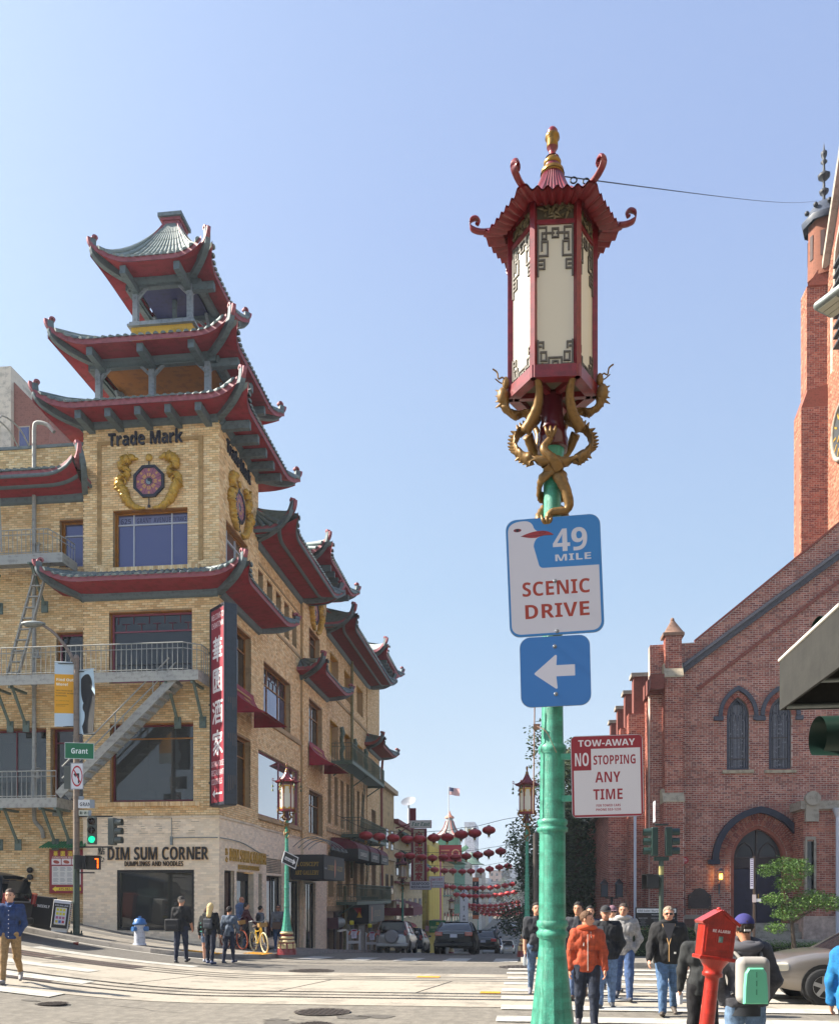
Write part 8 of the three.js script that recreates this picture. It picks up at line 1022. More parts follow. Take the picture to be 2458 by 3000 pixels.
person({ label: 'man in a blue buttoned shirt and tan trousers, hands in pockets', pos: P3(-9.72, -16.0), yaw: 0.35, h: 1.82, skin: '#c99a80', hair: '#3a2a20', top: '#2c4474', topName: 'shirt', bottom: '#a98a5f', shoes: '#8d8a86', handsIn: true, armL: [-0.12, 0.17, 0.3], armR: [-0.05, 0.17, 0.25], legL: [-0.22, 0.55], legR: [0.18, 0.05], headTurn: -0.1, extra: (t, J, tl, S) => { obj('buttons', Array.from({ length: 7 }, (_, i) => sph(0.008, 0, tl(0.5 + i * 0.045)[1], 0.1 * S * 0.92 - i * 0.003, 1, 1, 0.5, 6)), mat('#d8d8dc'), t); obj('collar', [beam([-0.06, tl(0.85)[1] + 0.02, 0.02], [-0.01, tl(0.82)[1] - 0.02, 0.11], 0.05, 0.012), beam([0.06, tl(0.85)[1] + 0.02, 0.02], [0.01, tl(0.82)[1] - 0.02, 0.11], 0.05, 0.012)], mat('#2f4f86', { rough: 0.85 }), t); } });
person({ label: 'man in a black cap and black top with a shoulder bag, seen from behind', pos: P3(-9.4, -23.7), yaw: Math.PI + 0.1, h: 1.83, skin: '#b98468', hair: '#8a8078', top: '#17181c', topName: 'shirt', sleeve: 0.5, bottom: '#232a40', shoes: '#24262c', hat: '#2a2624', legL: [-0.12, 0.05], legR: [0.2, 0.06], armL: [0.1, 0.15, 0.5], armR: [0.05, 0.15, 0.6], extra: (t, J, tl, S) => bag(t, 0.4, 0.34, 0.15, 0.2, tl(0.57)[1], -0.15, '#1b1b1e', [beam([0.2, tl(0.62)[1], -0.1], [-0.1, tl(0.83)[1], -0.06], 0.05, 0.012)]) });
person({ label: 'short woman in a black and green striped jumper and denim shorts', pos: P3(-9.0, -24.6), yaw: Math.PI, h: 1.56, skin: '#c79a82', hair: '#3a241c', hairLong: 0.1, top: '#14171a', topName: 'jumper', bottom: '#7f95b5', bottomName: 'shorts', legEnd: 0.35, shoes: '#8d93a0', legL: [0.12, 0.05], legR: [-0.15, 0.2], extra: (t, J, tl, S) => obj('stripes', [0.56, 0.64, 0.71].map((y, i) => new THREE.TorusGeometry(0.105 * S, 0.016 * S, 6, 24).rotateX(Math.PI / 2).scale(1.06, 1, 0.86).translate(0, tl(y)[1], tl(y)[2])), mat(['#2c6b62'][0], { rough: 0.9 }), t) });
person({ label: 'blonde woman in black with a small grey backpack, seen from behind', pos: P3(-8.75, -24.2), yaw: Math.PI - 0.1, h: 1.7, skin: '#c99c86', hair: '#c9ae7a', hairLong: 0.4, hairBlow: 0.05, top: '#16171a', topName: 'top', bottom: '#1f263a', shoes: '#3a4668', bulk: 0.93, legL: [0.1, 0.05], legR: [-0.08, 0.1], armL: [0.12, 0.2, 0.25], armR: [-0.1, 0.2, 0.3], extra: (t, J, tl, S) => bag(t, 0.25, 0.28, 0.1, 0, tl(0.66)[1], -0.16, '#3c4048', [bar([0.08, tl(0.72)[1], -0.13], [0.09, tl(0.83)[1], -0.02], 0.01), bar([-0.08, tl(0.72)[1], -0.13], [-0.09, tl(0.83)[1], -0.02], 0.01)]) });
person({ label: 'woman with a dark bun in a faded denim jacket, seen from behind', pos: P3(-8.45, -24.9), yaw: Math.PI - 0.1, h: 1.63, hair: '#231c1c', top: '#5d6b7d', bottom: '#222a42', shoes: '#333b52', bulk: 0.92, legL: [-0.12, 0.15], legR: [0.14, 0.05], extra: (t, J, tl, S, hc) => obj('bun', sph(0.035, hc[0], hc[1] + 0.075, hc[2] - 0.07), mat('#231c1c', { rough: 0.8 }), t) });
const N = WALK;
person({ label: 'bald man in a blue hoodie and dark glasses by the restaurant door', pos: P3(-9.95, -30.6, N), yaw: 1.1, h: 1.82, bald: true, glasses: true, skin: '#b5795e', top: '#5a6f93', topName: 'hoodie', hood: true, bottom: '#4a5f86', shoes: '#555', legL: [0.1, 0.05], legR: [-0.1, 0.1] });
person({ label: 'woman in a maroon jacket walking past the restaurant door', pos: P3(-9.55, -29.9, N), yaw: 2.1, h: 1.66, skin: '#b98a6e', hair: '#171214', top: '#4a1525', bottom: '#25262c', shoes: '#8a5a44', bulk: 0.95, legL: [0.35, 0.05], legR: [-0.3, 0.5], armL: [-0.3, 0.2, 0.2], armR: [0.4, 0.2, 0.4], extra: (t, J, tl, S, hc) => obj('ponytail', vtube([[0, hc[1] + 0.02, hc[2] - 0.07], [0, hc[1] - 0.06, hc[2] - 0.11], [0, hc[1] - 0.13, hc[2] - 0.09]], [0.025, 0.028, 0.012], 10, 8), mat('#171214', { rough: 0.7 }), t) });
person({ label: 'person in a navy vest with grey sleeves walking along the shop front', pos: P3(-9.2, -30.4, N), yaw: 2.3, h: 1.6, hair: '#1a1715', top: '#6a6f78', bottom: '#26304a', shoes: '#1d1d22', legL: [-0.35, 0.5], legR: [0.4, 0.05], armL: [0.2, 0.3, 0.3], armR: [-0.2, 0.2, 0.2], extra: (t, J, tl, S) => obj('vest', sdfMesh(uni([flatCap(tl(0.52), tl(0.52), 0.105 * S, 0.105 * S, 1.12), flatCap(tl(0.63), tl(0.63), 0.108 * S, 0.108 * S, 1.16), flatCap([-0.04 * S, tl(0.74)[1], 0.01], [0.04 * S, tl(0.74)[1], 0.01], 0.088 * S, 0.088 * S, 1.12)], 0.05), [-0.28, tl(0.4)[1], -0.25], [0.28, tl(0.84)[1], 0.25], 0.016), mat('#151a26', { rough: 0.85 }), t) });
person({ label: 'woman in a grey jacket standing with the yellow bicycle', pos: P3(-8.6, -30.6, N), yaw: 0.25, h: 1.64, skin: '#9a6a52', hair: '#241c1c', top: '#65676e', bottom: '#3d567d', shoes: '#8a8a92', glasses: true, armL: [0.5, 0.15, 1.2], armR: [0.1, 0.12, 0.4], legL: [0.05, 0.02], legR: [-0.03, 0.04], extra: (t, J, tl, S) => bag(t, 0.3, 0.26, 0.1, -0.05, tl(0.55)[1], 0.2, '#4a3428') });
person({ label: 'man in a dark tee holding a water bottle, half behind the near lantern post', pos: P3(0.22, -17.6), yaw: 0.05, h: 1.83, skin: '#c08c70', hair: '#231b18', top: '#30333a', topName: 'shirt', sleeve: 0.5, bottom: '#5b7391', shoes: '#6a6a72', legL: [0.2, 0.1], legR: [-0.2, 0.35], armR: [-0.1, 0.1, 0.25], extra: (t, J) => { const w = J.AR[2]; obj('water_bottle', lathe([[0, 0], [0.035, 0], [0.036, 0.15], [0.016, 0.19], [0.016, 0.22], [0, 0.22]], 12).translate(w[0], w[1] - 0.3, w[2] + 0.04), mat('#cfd6dc', { rough: 0.1, transmission: 0.6, thickness: 0 }), t); } });
person({ label: 'dark-haired man in a charcoal sweater right behind the near lantern post', pos: P3(0.98, -17.0), yaw: -0.1, h: 1.84, skin: '#b58264', hair: '#16120f', top: '#3b3d44', topName: 'sweater', bottom: '#54688a', shoes: '#5d4634', legL: [-0.25, 0.5], legR: [0.2, 0.05], headTurn: -0.2 });
person({ label: 'young man in an orange zipped hoodie looking aside on the crosswalk', pos: P3(0.9, -13.4), yaw: 0.02, h: 1.72, skin: '#c98e70', hair: '#5a3e28', top: '#c0502c', topName: 'hoodie', topLoose: 0.012, hood: true, bottom: '#262e40', shoes: '#3b3840', loose: 0.01, legL: [0.12, 0.05], legR: [-0.15, 0.3], headTurn: 1.05, armL: [0.1, 0.16, 0.2], armR: [-0.15, 0.18, 0.25], cell: 0.014, extra: (t, J, tl, S) => { zipper('#b8aaa0')(t, J, tl, S); obj('undershirt', sph(0.045, 0, tl(0.835)[1], 0.06, 1, 0.9, 0.5), mat('#232a4a'), t); obj('drawstring', [bar([-0.045, tl(0.82)[1], 0.085], [-0.06, tl(0.7)[1], 0.13], 0.005), bar([0.045, tl(0.82)[1], 0.085], [0.05, tl(0.77)[1], 0.12], 0.005)], mat('#d8d0c4'), t); } });
person({ label: 'man with dark hair mostly hidden behind the orange hoodie', pos: P3(1.35, -19.2), yaw: 0.1, h: 1.76, hair: '#1a1512', top: '#2b2f52', bottom: '#3f5270' });
person({ label: 'grey-moustached man in a black cap and black jacket over a green shirt', pos: P3(1.38, -15.8), yaw: -0.08, h: 1.77, bulk: 1.1, skin: '#b9826a', hair: '#9a948c', hat: '#26272b', top: '#1d1f26', hood: false, bottom: '#6b86ad', shoes: '#33363c', topLoose: 0.02, loose: 0.012, handsIn: true, armL: [-0.15, 0.25, 0.35], armR: [-0.1, 0.2, 0.2], legL: [-0.12, 0.2], legR: [0.15, 0.05], cell: 0.014, extra: (t, J, tl, S, hc) => { obj('moustache', bx(0.05, 0.012, 0.012, hc[0], hc[1] - 0.045, hc[2] + 0.083), mat('#b9b2a8'), t); obj('undershirt', sph(0.05, 0, tl(0.83)[1], 0.055, 1, 1.1, 0.5), mat('#1f6a3a'), t); obj('open_front', bx(0.1, 0.5, 0.012, -0.09, tl(0.66)[1], 0.128), mat('#5d6066', { rough: 0.8 }), t); } });
person({ label: 'person in a mauve cap and dark glasses between the two men', pos: P3(1.75, -18.6), yaw: 0.1, h: 1.76, hat: '#6d4f5a', glasses: true, hair: '#6a5040', skin: '#c9977c', top: '#c9c2b2', bottom: '#55698a' });
person({ label: 'man in a pale grey hoodie and blue jeans with hands in his pockets', pos: P3(1.8, -16.9), yaw: -0.1, h: 1.83, skin: '#b98468', hair: '#3a2c24', top: '#a9a6a4', topName: 'hoodie', hood: true, topLoose: 0.014, bottom: '#48628f', shoes: '#3f4048', loose: 0.008, handsIn: true, armL: [-0.15, 0.28, 0.35], armR: [-0.12, 0.2, 0.3], legL: [0.28, 0.05], legR: [-0.25, 0.45], headTurn: -0.15, cell: 0.014 });
person({ label: 'heavy man in an open black work hoodie and glasses on the crosswalk', pos: P3(2.3, -14.9), yaw: -0.08, h: 1.78, bulk: 1.22, skin: '#c48a70', hair: '#8a7a68', glasses: true, top: '#1b1b1e', topName: 'hoodie', hood: true, topLoose: 0.02, bottom: '#58789f', shoes: '#4d443c', loose: 0.012, legL: [-0.2, 0.35], legR: [0.2, 0.05], armL: [-0.15, 0.3, 0.35], armR: [0.15, 0.3, 0.3], cell: 0.014, extra: (t, J, tl, S) => { obj('undershirt', extrude([[-0.1, 0.26], [0.1, 0.26], [0.0, -0.06]], 0.03).translate(0, tl(0.7)[1], 0.128), mat('#3a3a40', { rough: 0.9 }), t); obj('zip', [bar([-0.1, tl(0.84)[1], 0.1], [0, tl(0.65)[1], 0.172], 0.008), bar([0.1, tl(0.84)[1], 0.1], [0, tl(0.65)[1], 0.172], 0.008), bar([0, tl(0.65)[1], 0.172], [0, tl(0.5)[1], 0.165], 0.008)], mat('#b08a5a'), t); obj('patch', bx(0.035, 0.03, 0.006, 0.09, tl(0.58)[1], 0.172), mat('#d9d2c6'), t); } });
person({ label: 'man in a purple cap and grey hoodie wearing a mint green backpack', pos: P3(2.08, -8.85), yaw: Math.PI + 0.1, h: 1.76, skin: '#b07a5c', hair: '#2a211c', hat: '#2c2a66', top: '#4a4a50', topName: 'hoodie', hood: true, topLoose: 0.014, bottom: '#6f8aa8', shoes: '#333', handsIn: true, armL: [-0.1, 0.3, 0.35], armR: [-0.1, 0.3, 0.35], legL: [0.1, 0.05], legR: [-0.1, 0.1], hem: 0.5, cell: 0.013, extra: (t, J, tl, S, hc) => { const y = tl(0.655)[1]; const b = obj('backpack', rbx(0.31, 0.44, 0.15, 0.07, 0, y, -0.2), mat('#9a958f', { rough: 0.8 }), t); obj('backpack_panel', [extrude([[-0.1, -0.19], [0.1, -0.19], [0.096, -0.05], [0.085, 0.08], [0.06, 0.12], [-0.06, 0.12], [-0.085, 0.08], [-0.096, -0.05]], 0.03, [], 0.012).rotateY(Math.PI).translate(0, y - 0.01, -0.262)], mat('#69c29c', { rough: 0.5 }), b); obj('seam', [0.06, -0.02, -0.1].map((d) => bx(0.006, 0.05, 0.004, 0, y + d, -0.307)), mat('#3d7a62'), b); obj('strap', [1, -1].map((s) => tube([[s * 0.1, y + 0.2, -0.15], [s * 0.13, y + 0.26, -0.03], [s * 0.14, y + 0.2, 0.1], [s * 0.13, y - 0.02, 0.12], [s * 0.15, y - 0.15, -0.1]], 0.018, 18, 6)), mat('#77736e', { rough: 0.8 }), b); obj('undershirt', new THREE.CylinderGeometry(0.165, 0.17, 0.1, 20, 1, true).scale(1, 1, 0.78).translate(0, tl(0.485)[1], 0), mat('#20242a'), t); obj('cap_strap', bx(0.06, 0.02, 0.01, hc[0], hc[1] - 0.015, hc[2] - 0.105), mat('#ddd8d0'), t); } });
person({ label: 'long-haired woman in a black jacket and leggings carrying a white cup', pos: P3(2.02, -10.6), yaw: Math.PI - 0.05, h: 1.68, skin: '#c09078', hair: '#1b1718', hairLong: 0.7, top: '#2d2f30', bottom: '#1c1a1e', bottomName: 'leggings', shoes: '#2a2a2c', legL: [0.12, 0.1], legR: [-0.14, 0.15], armL: [0.1, 0.15, 0.3], armR: [0.1, 0.22, 0.25], bulk: 0.98, extra: (t, J) => { const w = J.AL[2]; obj('cup', cyl(0.03, 0.04, 0.13, w[0] - 0.0, w[1] - 0.17, w[2] + 0.03, 12), mat('#d9d9dc'), t); } });
person({ label: 'person in a bright blue jacket beyond the backpack, at the car', pos: P3(3.3, -9.4), yaw: Math.PI - 0.4, h: 1.7, hair: '#3a2a20', top: '#1c7fc0', topLoose: 0.02, bottom: '#2a2c33', armL: [0.1, 0.2, 0.3], armR: [0.1, 0.2, 0.3], bulk: 1.05 });
const farA = person({ label: 'distant pedestrian with a dark bag crossing the lantern street', pos: P3(-3.3, -185), yaw: 1.5, h: 1.75, top: '#2a2c33', bottom: '#262a36', legL: [0.4, 0.1], legR: [-0.35, 0.4], cell: 0.03, extra: (t, J, tl) => bag(t, 0.3, 0.42, 0.2, 0, tl(0.68)[1], -0.2, '#222') });
dup(farA, P3(-1.7, -187), -1.2, 'distant pedestrian in dark clothes near the far crosswalk edge');
for (let i = 0; i < 6; i++) dup(farA, P3(-9.6 + (i % 3) * 0.5, -120 - i * 9, WALK), i * 1.3, 'distant pedestrian on the pavement below the far lanterns', 'distant pedestrians on the pavement');

// ---------- vehicles ----------
const tyreG = boxUV(lathe([[0.2, -0.1], [0.29, -0.1], [0.325, -0.07], [0.33, 0], [0.325, 0.07], [0.29, 0.1], [0.2, 0.1]], 28).rotateZ(Math.PI / 2)), rimM = mat('#b4b6b8', { rough: 0.3, metal: 0.7 });
const rimG = boxUV(join([cyl(0.06, 0.06, 0.16, 0, -0.08, 0, 12).rotateZ(Math.PI / 2), lathe([[0.19, -0.09], [0.215, -0.09], [0.215, 0.09], [0.19, 0.09]], 24).rotateZ(Math.PI / 2), cyl(0.19, 0.19, 0.02, 0, -0.02, 0, 18).rotateZ(Math.PI / 2), ...[0, 1, 2, 3, 4].map((i) => bx(0.15, 0.17, 0.07, 0, 0.11, 0).rotateX(i * TAU / 5))]));
function loft(stations, section) { const g = grid(stations.length - 1, section(stations[0]).length - 1, (u, v) => { const st = stations[Math.round(u * (stations.length - 1))], s = section(st); const p = s[Math.round(v * (s.length - 1))]; return [p[0], p[1], st.z]; }); return g; }
function car(name, label, color, { L = 4.6, W = 1.78, H = 1.45, hood = 0.95, deck = 0.98, kind = 'sedan', front = 0.62, rear = -0.7, metal = 0.5, group, tail = '#8a1418', plate = 'PLATE', spare } = {}) {
const t = thing(name, label, 'car', [0, 0, 0], 0, group), paint = mat(color, { rough: 0.32, metal, clearcoat: metal < 0.1 ? 0.15 : 0.8, clearcoatRoughness: 0.08, specularIntensity: metal < 0.1 ? 0.5 : 1 }), w = W / 2, st = [], n = 28;
const box = kind === 'suv' || kind === 'wagon';
const top = (s) => { const f = sst(0.55, 1, s); const base = s > front - 0.1 ? lerp(hood + 0.03, hood - 0.2, Math.pow(clamp((s - front + 0.1) / (1.1 - front), 0, 1), 1.6)) : hood + 0.03; return s < rear ? lerp(deck, deck - 0.06, clamp((rear - s) / (1 + rear), 0, 1)) : s < 0 ? lerp(deck, hood + 0.03, (s - rear) / -rear) : base; };
for (let i = 0; i <= n; i++) { const s = -1 + 2 * i / n, e = Math.abs(s); st.push({ z: s * L / 2, s, w: w * (1 - 0.14 * Math.pow(e, 6) - 0.02 * e), b: 0.22 + 0.12 * Math.pow(e, 8), y: top(s) - 0.12 * Math.pow(e, 24) }); }
const sec = ({ w, b, y }) => { const m = lerp(b, y, 0.55), h = [[w * 0.9, b], [w * 0.985, b + 0.1], [w, m], [w * 0.985, y - 0.14], [w * 0.93, y - 0.035], [w * 0.8, y], [w * 0.4, y + 0.015]]; return [...h.map(([x, q]) => [-x, q]), [0, y + 0.02], ...h.reverse()]; };
const capEnd = (i) => { const s = st[i], p = sec(s), g = new THREE.BufferGeometry(), pos = [], f = i ? 1 : -1; for (let k = 0; k < p.length - 1; k++) { const a = [0, (s.b + s.y) / 2, s.z + f * 0.06], q = [p[k][0], p[k][1], s.z], r = [p[k + 1][0], p[k + 1][1], s.z]; f > 0 ? pos.push(...a, ...r, ...q) : pos.push(...a, ...q, ...r); } g.setAttribute('position', new THREE.Float32BufferAttribute(pos, 3)); g.computeVertexNormals(); return g; };
obj('body', [loft(st, sec), capEnd(0), capEnd(n)], paint, t);
const z0 = (kind === 'pickup' ? -0.12 : box ? -0.96 : rear - 0.02) * L / 2, z1 = (front - 0.12) * L / 2, r0 = kind === 'pickup' ? z0 + 0.25 : box ? z0 + 0.22 : z0 + 0.75, r1 = z1 - 0.85, gs = [[z0, 0], [lerp(z0, r0, 0.5), 0.6], [r0, 1], [(r0 + r1) / 2, 1.03], [r1, 0.98], [lerp(r1, z1, 0.55), 0.52], [z1, 0]].map(([z, k]) => ({ z, k }));
const gw = ({ z, k }) => { const y0 = top(z / (L / 2)) - 0.03, yt = lerp(y0 + 0.02, H, k); return { y0, yt, a: w * 0.93, b: lerp(w * 0.9, w * 0.7, Math.min(1, k)) }; };
const gsec = (s) => { const { y0, yt, a, b } = gw(s); return [[-a, y0], [-(a + b) / 2 - 0.01, (y0 + yt) / 2], [-b, yt - 0.03], [-b * 0.8, yt], [0, yt + 0.015], [b * 0.8, yt], [b, yt - 0.03], [(a + b) / 2 + 0.01, (y0 + yt) / 2], [a, y0]]; };
obj('window', loft(gs, gsec), mat('#15191e', { rough: 0.05, ior: 1.6 }), t);
const rs = gs.slice(2, 5); obj('roof', loft(rs, (s) => { const { yt, b } = gw(s); return [[-b - 0.012, yt - 0.05], [-b * 0.8, yt + 0.012], [0, yt + 0.03], [b * 0.8, yt + 0.012], [b + 0.012, yt - 0.05]]; }), paint, t);
for (const sd of [-1, 1]) { const pt = (i) => { const s = gs[i], { y0, yt, b } = gw(s); return [sd * (b + 0.008), yt - 0.015, s.z]; }; obj('pillar', [beam([sd * w * 0.92, gw(gs[0]).y0, z0], pt(2), 0.09, 0.05), beam([sd * w * 0.92, gw(gs[6]).y0, z1], pt(4), 0.07, 0.05), beam([sd * w * 0.93, hood, lerp(r0, r1, 0.45)], [sd * (gw(gs[3]).b + 0.01), H - 0.03, lerp(r0, r1, 0.5)], 0.07, 0.04)], paint, t); obj('mirror', rbx(0.16, 0.12, 0.1, 0.04, sd * (w + 0.08), hood + 0.1, z1 - 0.45), paint, t); }
if (box) obj('rear_window', plane(W * 0.62, (H - deck) * 0.66, 0, (H + deck) / 2 + 0.0, z0 + 0.02, Math.PI).translate(0, 0, -0.02), mat('#15191e', { rough: 0.05, ior: 1.6 }), t);
for (const sd of [-1, 1]) for (const z of [L * 0.305, -L * 0.3]) { obj('wheel_arch', cyl(0.38, 0.38, 0.2, 0, -0.1, 0, 24).rotateZ(Math.PI / 2).translate(sd * (w - 0.115), 0.35, z), M.black, t); const T = new THREE.Mesh(tyreG, M.rubber); T.name = 'tyre'; T.position.set(sd * (w - 0.085), 0.33, z); T.castShadow = T.receiveShadow = true; t.add(T); const R = new THREE.Mesh(rimG, rimM); R.name = 'rim'; R.castShadow = true; T.add(R); }
const zb = -L / 2, zf = L / 2, lm = mat(tail, { rough: 0.15, clearcoat: 1 });
for (const sd of [-1, 1]) { obj('tail_lamp', box ? rbx(0.17, 0.3, 0.1, 0.03, sd * (w * 0.8), deck - 0.06, zb + 0.0) : rbx(0.34, 0.19, 0.12, 0.03, sd * (w * 0.72), deck - 0.16, zb + 0.0), lm, t); obj('headlight', rbx(0.42, 0.16, 0.3, 0.05, sd * w * 0.68, hood - 0.27, zf - 0.16), mat('#cfcab8', { rough: 0.08, clearcoat: 1 }), t); }
obj('bumper', [rbx(W * 0.96, 0.22, 0.2, 0.06, 0, 0.42, zb + 0.03), rbx(W * 0.94, 0.2, 0.2, 0.06, 0, 0.4, zf - 0.04)], paint, t); obj('grille', [rbx(W * 0.42, 0.12, 0.06, 0.02, 0, hood - 0.3, zf + 0.02), rbx(W * 0.6, 0.09, 0.05, 0.02, 0, 0.3, zf + 0.05)], M.black, t);
obj('plate', [bx(0.31, 0.15, 0.015, 0, box ? deck - 0.3 : deck - 0.24, zb - 0.055), bx(0.31, 0.15, 0.015, 0, 0.44, zf + 0.075)], mat('#c9cbd2', { rough: 0.5 }), t); obj('trim', [bx(W * 0.5, 0.03, 0.02, 0, deck - 0.13, zb - 0.05)], M.steel, t);
if (kind === 'pickup') obj('cargo_bed', bx(W * 0.8, 0.02, L * 0.36, 0, deck + 0.02, -L * 0.28), M.black, t);
if (spare) { obj('spare_wheel', [cyl(0.36, 0.36, 0.2, 0, 0, 0, 28).rotateX(Math.PI / 2).translate(0, 0.85, zb - 0.24), cyl(0.36, 0.3, 0.03, 0, 0, 0, 28).rotateX(-Math.PI / 2).translate(0, 0.85, zb - 0.24)], mat('#8c8c8e', { rough: 0.35, metal: 0.3 }), t); }
return t;
}
function place(t, x, z, yaw, dx = 0) { t.rotation.order = 'YXZ'; const d = 1.3, f = [Math.sin(yaw) * d, Math.cos(yaw) * d], r = [Math.cos(yaw) * 0.75, -Math.sin(yaw) * 0.75]; const a = hgt(x + f[0], z + f[1]), b = hgt(x - f[0], z - f[1]), c = hgt(x + r[0], z + r[1]), e = hgt(x - r[0], z - r[1]); t.position.set(x, (a + b) / 2, z); t.rotation.set(-Math.atan2(a - b, 2 * d), yaw, Math.atan2(c - e, 1.5)); return t; }
const suvS = place(car('parked_suv', 'silver SUV with a round spare wheel cover parked by the shutters', '#a9aaa8', { kind: 'suv', L: 4.3, W: 1.78, H: 1.68, hood: 1.05, deck: 1.12, spare: true, metal: 0.6 }), -6.95, -48.6, Math.PI);
const blackS = place(car('sedan', 'black sedan with orange-red tail lamps in the lantern street', '#08080a', { metal: 0, L: 4.75, W: 1.82, H: 1.44, deck: 1.05, tail: '#a03414' }), -3.1, -41.2, Math.PI);
place(car('parked_car', 'dark blue hatchback parked just beyond the silver SUV', '#121a2c', { metal: 0, kind: 'wagon', L: 4.2, H: 1.5 }), -6.9, -55, Math.PI);
const darkC = place(car('sedan', 'dark car with a lit brake lamp ahead of the black sedan', '#120d0e', { metal: 0, L: 4.5, tail: '#e01c14' }), -2.55, -56.5, Math.PI);
place(car('pickup_truck', 'silver pickup truck on the downhill lane beyond the black sedan', '#9fa1a4', { kind: 'pickup', L: 5.3, W: 1.9, H: 1.75, hood: 1.1, deck: 1.05 }), -3.1, -87, Math.PI);
place(car('station_wagon', 'cream wagon ahead of the silver pickup', '#c9c3b4', { kind: 'wagon', L: 4.6, H: 1.55 }), -2.1, -104, Math.PI);
const wht = place(car('parked_car', 'white car at the foot of the lantern street', '#d4d6d8', {}), -4.5, -238, 1.2); place(car('sport_utility', 'grey SUV driving away near the distant pedestrians', '#6d7278', { kind: 'suv', H: 1.68, hood: 1.05, deck: 1.1, tail: '#c0201c' }), -3.0, -196, Math.PI);
for (let i = 0; i < 15; i++) { const src = [darkC, suvS, blackS][i % 3], z = -112 - i * 6.4, c = dup(src, [0, 0, 0], 0, ['dark sedan in the long row parked under the far lanterns', 'silver SUV in the long row parked under the far lanterns', 'black sedan in the long row parked under the far lanterns'][i % 3], 'cars parked under the far lanterns'); place(c, -6.7, z, Math.PI); }
place(car('parked_suv', 'dark grey SUV parked uphill beside the newspaper racks', '#0c0d10', { metal: 0, kind: 'suv', L: 4.7, W: 1.85, H: 1.68, hood: 1.08, deck: 1.14 }), -17.0, -24.3, -Math.PI / 2);
place(car('sedan', 'silver sedan with five-spoke wheels waiting at the crosswalk', '#8e8780', { L: 4.5, W: 1.72, H: 1.47, hood: 0.93, deck: 1.0, metal: 0.65 }), 6.62, -17.45, -Math.PI / 2);
function bike(label, pos, yaw, col, tyre) {
const t = thing('bicycle', label, 'bicycle', pos, yaw), f = mat(col, { rough: 0.35, metal: 0.2 }), tm = mat(tyre, { rough: 0.8 }); t.rotation.order = 'YXZ'; t.rotation.z = 0.1;
for (const z of [-0.52, 0.52]) { const w = obj('wheel', new THREE.TorusGeometry(0.32, 0.024, 8, 32).rotateY(Math.PI / 2).translate(0, 0.345, z), tm, t); obj('spokes', Array.from({ length: 14 }, (_, i) => bar([0, 0.345, z], [0, 0.345 + Math.cos(i * TAU / 14) * 0.31, z + Math.sin(i * TAU / 14) * 0.31], 0.003, 4)), M.steel, w); }
obj('frame', [bar([0, 0.345, -0.52], [0, 0.3, -0.05], 0.014), bar([0, 0.345, -0.52], [0, 0.72, -0.2], 0.012), bar([0, 0.3, -0.05], [0, 0.78, -0.22], 0.018), bar([0, 0.3, -0.05], [0, 0.8, 0.36], 0.02), tube([[0, 0.7, -0.19], [0, 0.72, 0.1], [0, 0.86, 0.36]], 0.018, 12), bar([0, 0.92, 0.35], [0, 0.345, 0.52], 0.017), bar([0, 0.92, 0.35], [0, 1.02, 0.31], 0.014)], f, t);
obj('handlebar', tube([[-0.32, 1.06, 0.12], [-0.24, 1.08, 0.28], [0, 1.02, 0.32], [0.24, 1.08, 0.28], [0.32, 1.06, 0.12]], 0.012, 20), M.steel, t); obj('saddle', sph(0.13, 0, 0.86, -0.26, 0.6, 0.3, 1), mat('#4a3526'), t); obj('pedals', [bx(0.3, 0.02, 0.08, 0, 0.28, -0.05), cyl(0.09, 0.09, 0.02, 0, 0, 0, 14).rotateZ(Math.PI / 2).translate(0.05, 0.3, -0.05)], M.black, t); obj('basket', [b2(-0.13, 0.13, 0.86, 0.88, 0.4, 0.6), b2(-0.14, 0.14, 0.88, 1.0, 0.59, 0.605), b2(-0.14, -0.13, 0.88, 1.0, 0.4, 0.59), b2(0.13, 0.14, 0.88, 1.0, 0.4, 0.59)], mat('#8a6a3a'), t);
}
bike('yellow cruiser bicycle with cream tyres at the kerb', P3(-8.75, -28.9, WALK), 0.65, '#c8a02c', '#cdbf94'); bike('dark bicycle with an orange wheel rim beside the maroon jacket', P3(-9.85, -29.6, WALK), 0.9, '#1d1d20', '#8a3a1c');

// ---------- the lantern street beyond ----------
function house(name, label, z0, z1, y0, y1, col, { x = -10.6, rows = [], dep = 14, cols = 4, wm = M.glassDark, cornice } = {}) {
const t = thing(name, label, 'building', [x, y0, (z0 + z1) / 2], 0, 'buildings along the lantern street'), L = Math.abs(z1 - z0), m = mat(col, { rough: 0.85, map: texDirt, scale: 3 }), h = y1 - y0;
obj('wall', [bx(dep, h, L, -dep / 2, h / 2, 0)], m, t); if (cornice) obj('cornice', [bx(0.5, 0.35, L + 0.1, 0.1, h - 0.2, 0), bx(0.3, 0.2, L + 0.1, 0.06, h * 0.6, 0)], mat(cornice, { rough: 0.8 }), t);
for (const [v, wh] of rows) for (let i = 0; i < cols; i++) { const z = L / 2 - (i + 0.5) * L / cols; const w = obj('window', bx(0.08, wh, L / cols * 0.5, 0.0, v, z), mat('#7a6a5a', { rough: 0.7 }), t); obj('pane', bx(0.1, wh - 0.16, L / cols * 0.5 - 0.16, 0.0, v, z), wm, w); }
return t;
}
const gy = (z) => -gz(z);
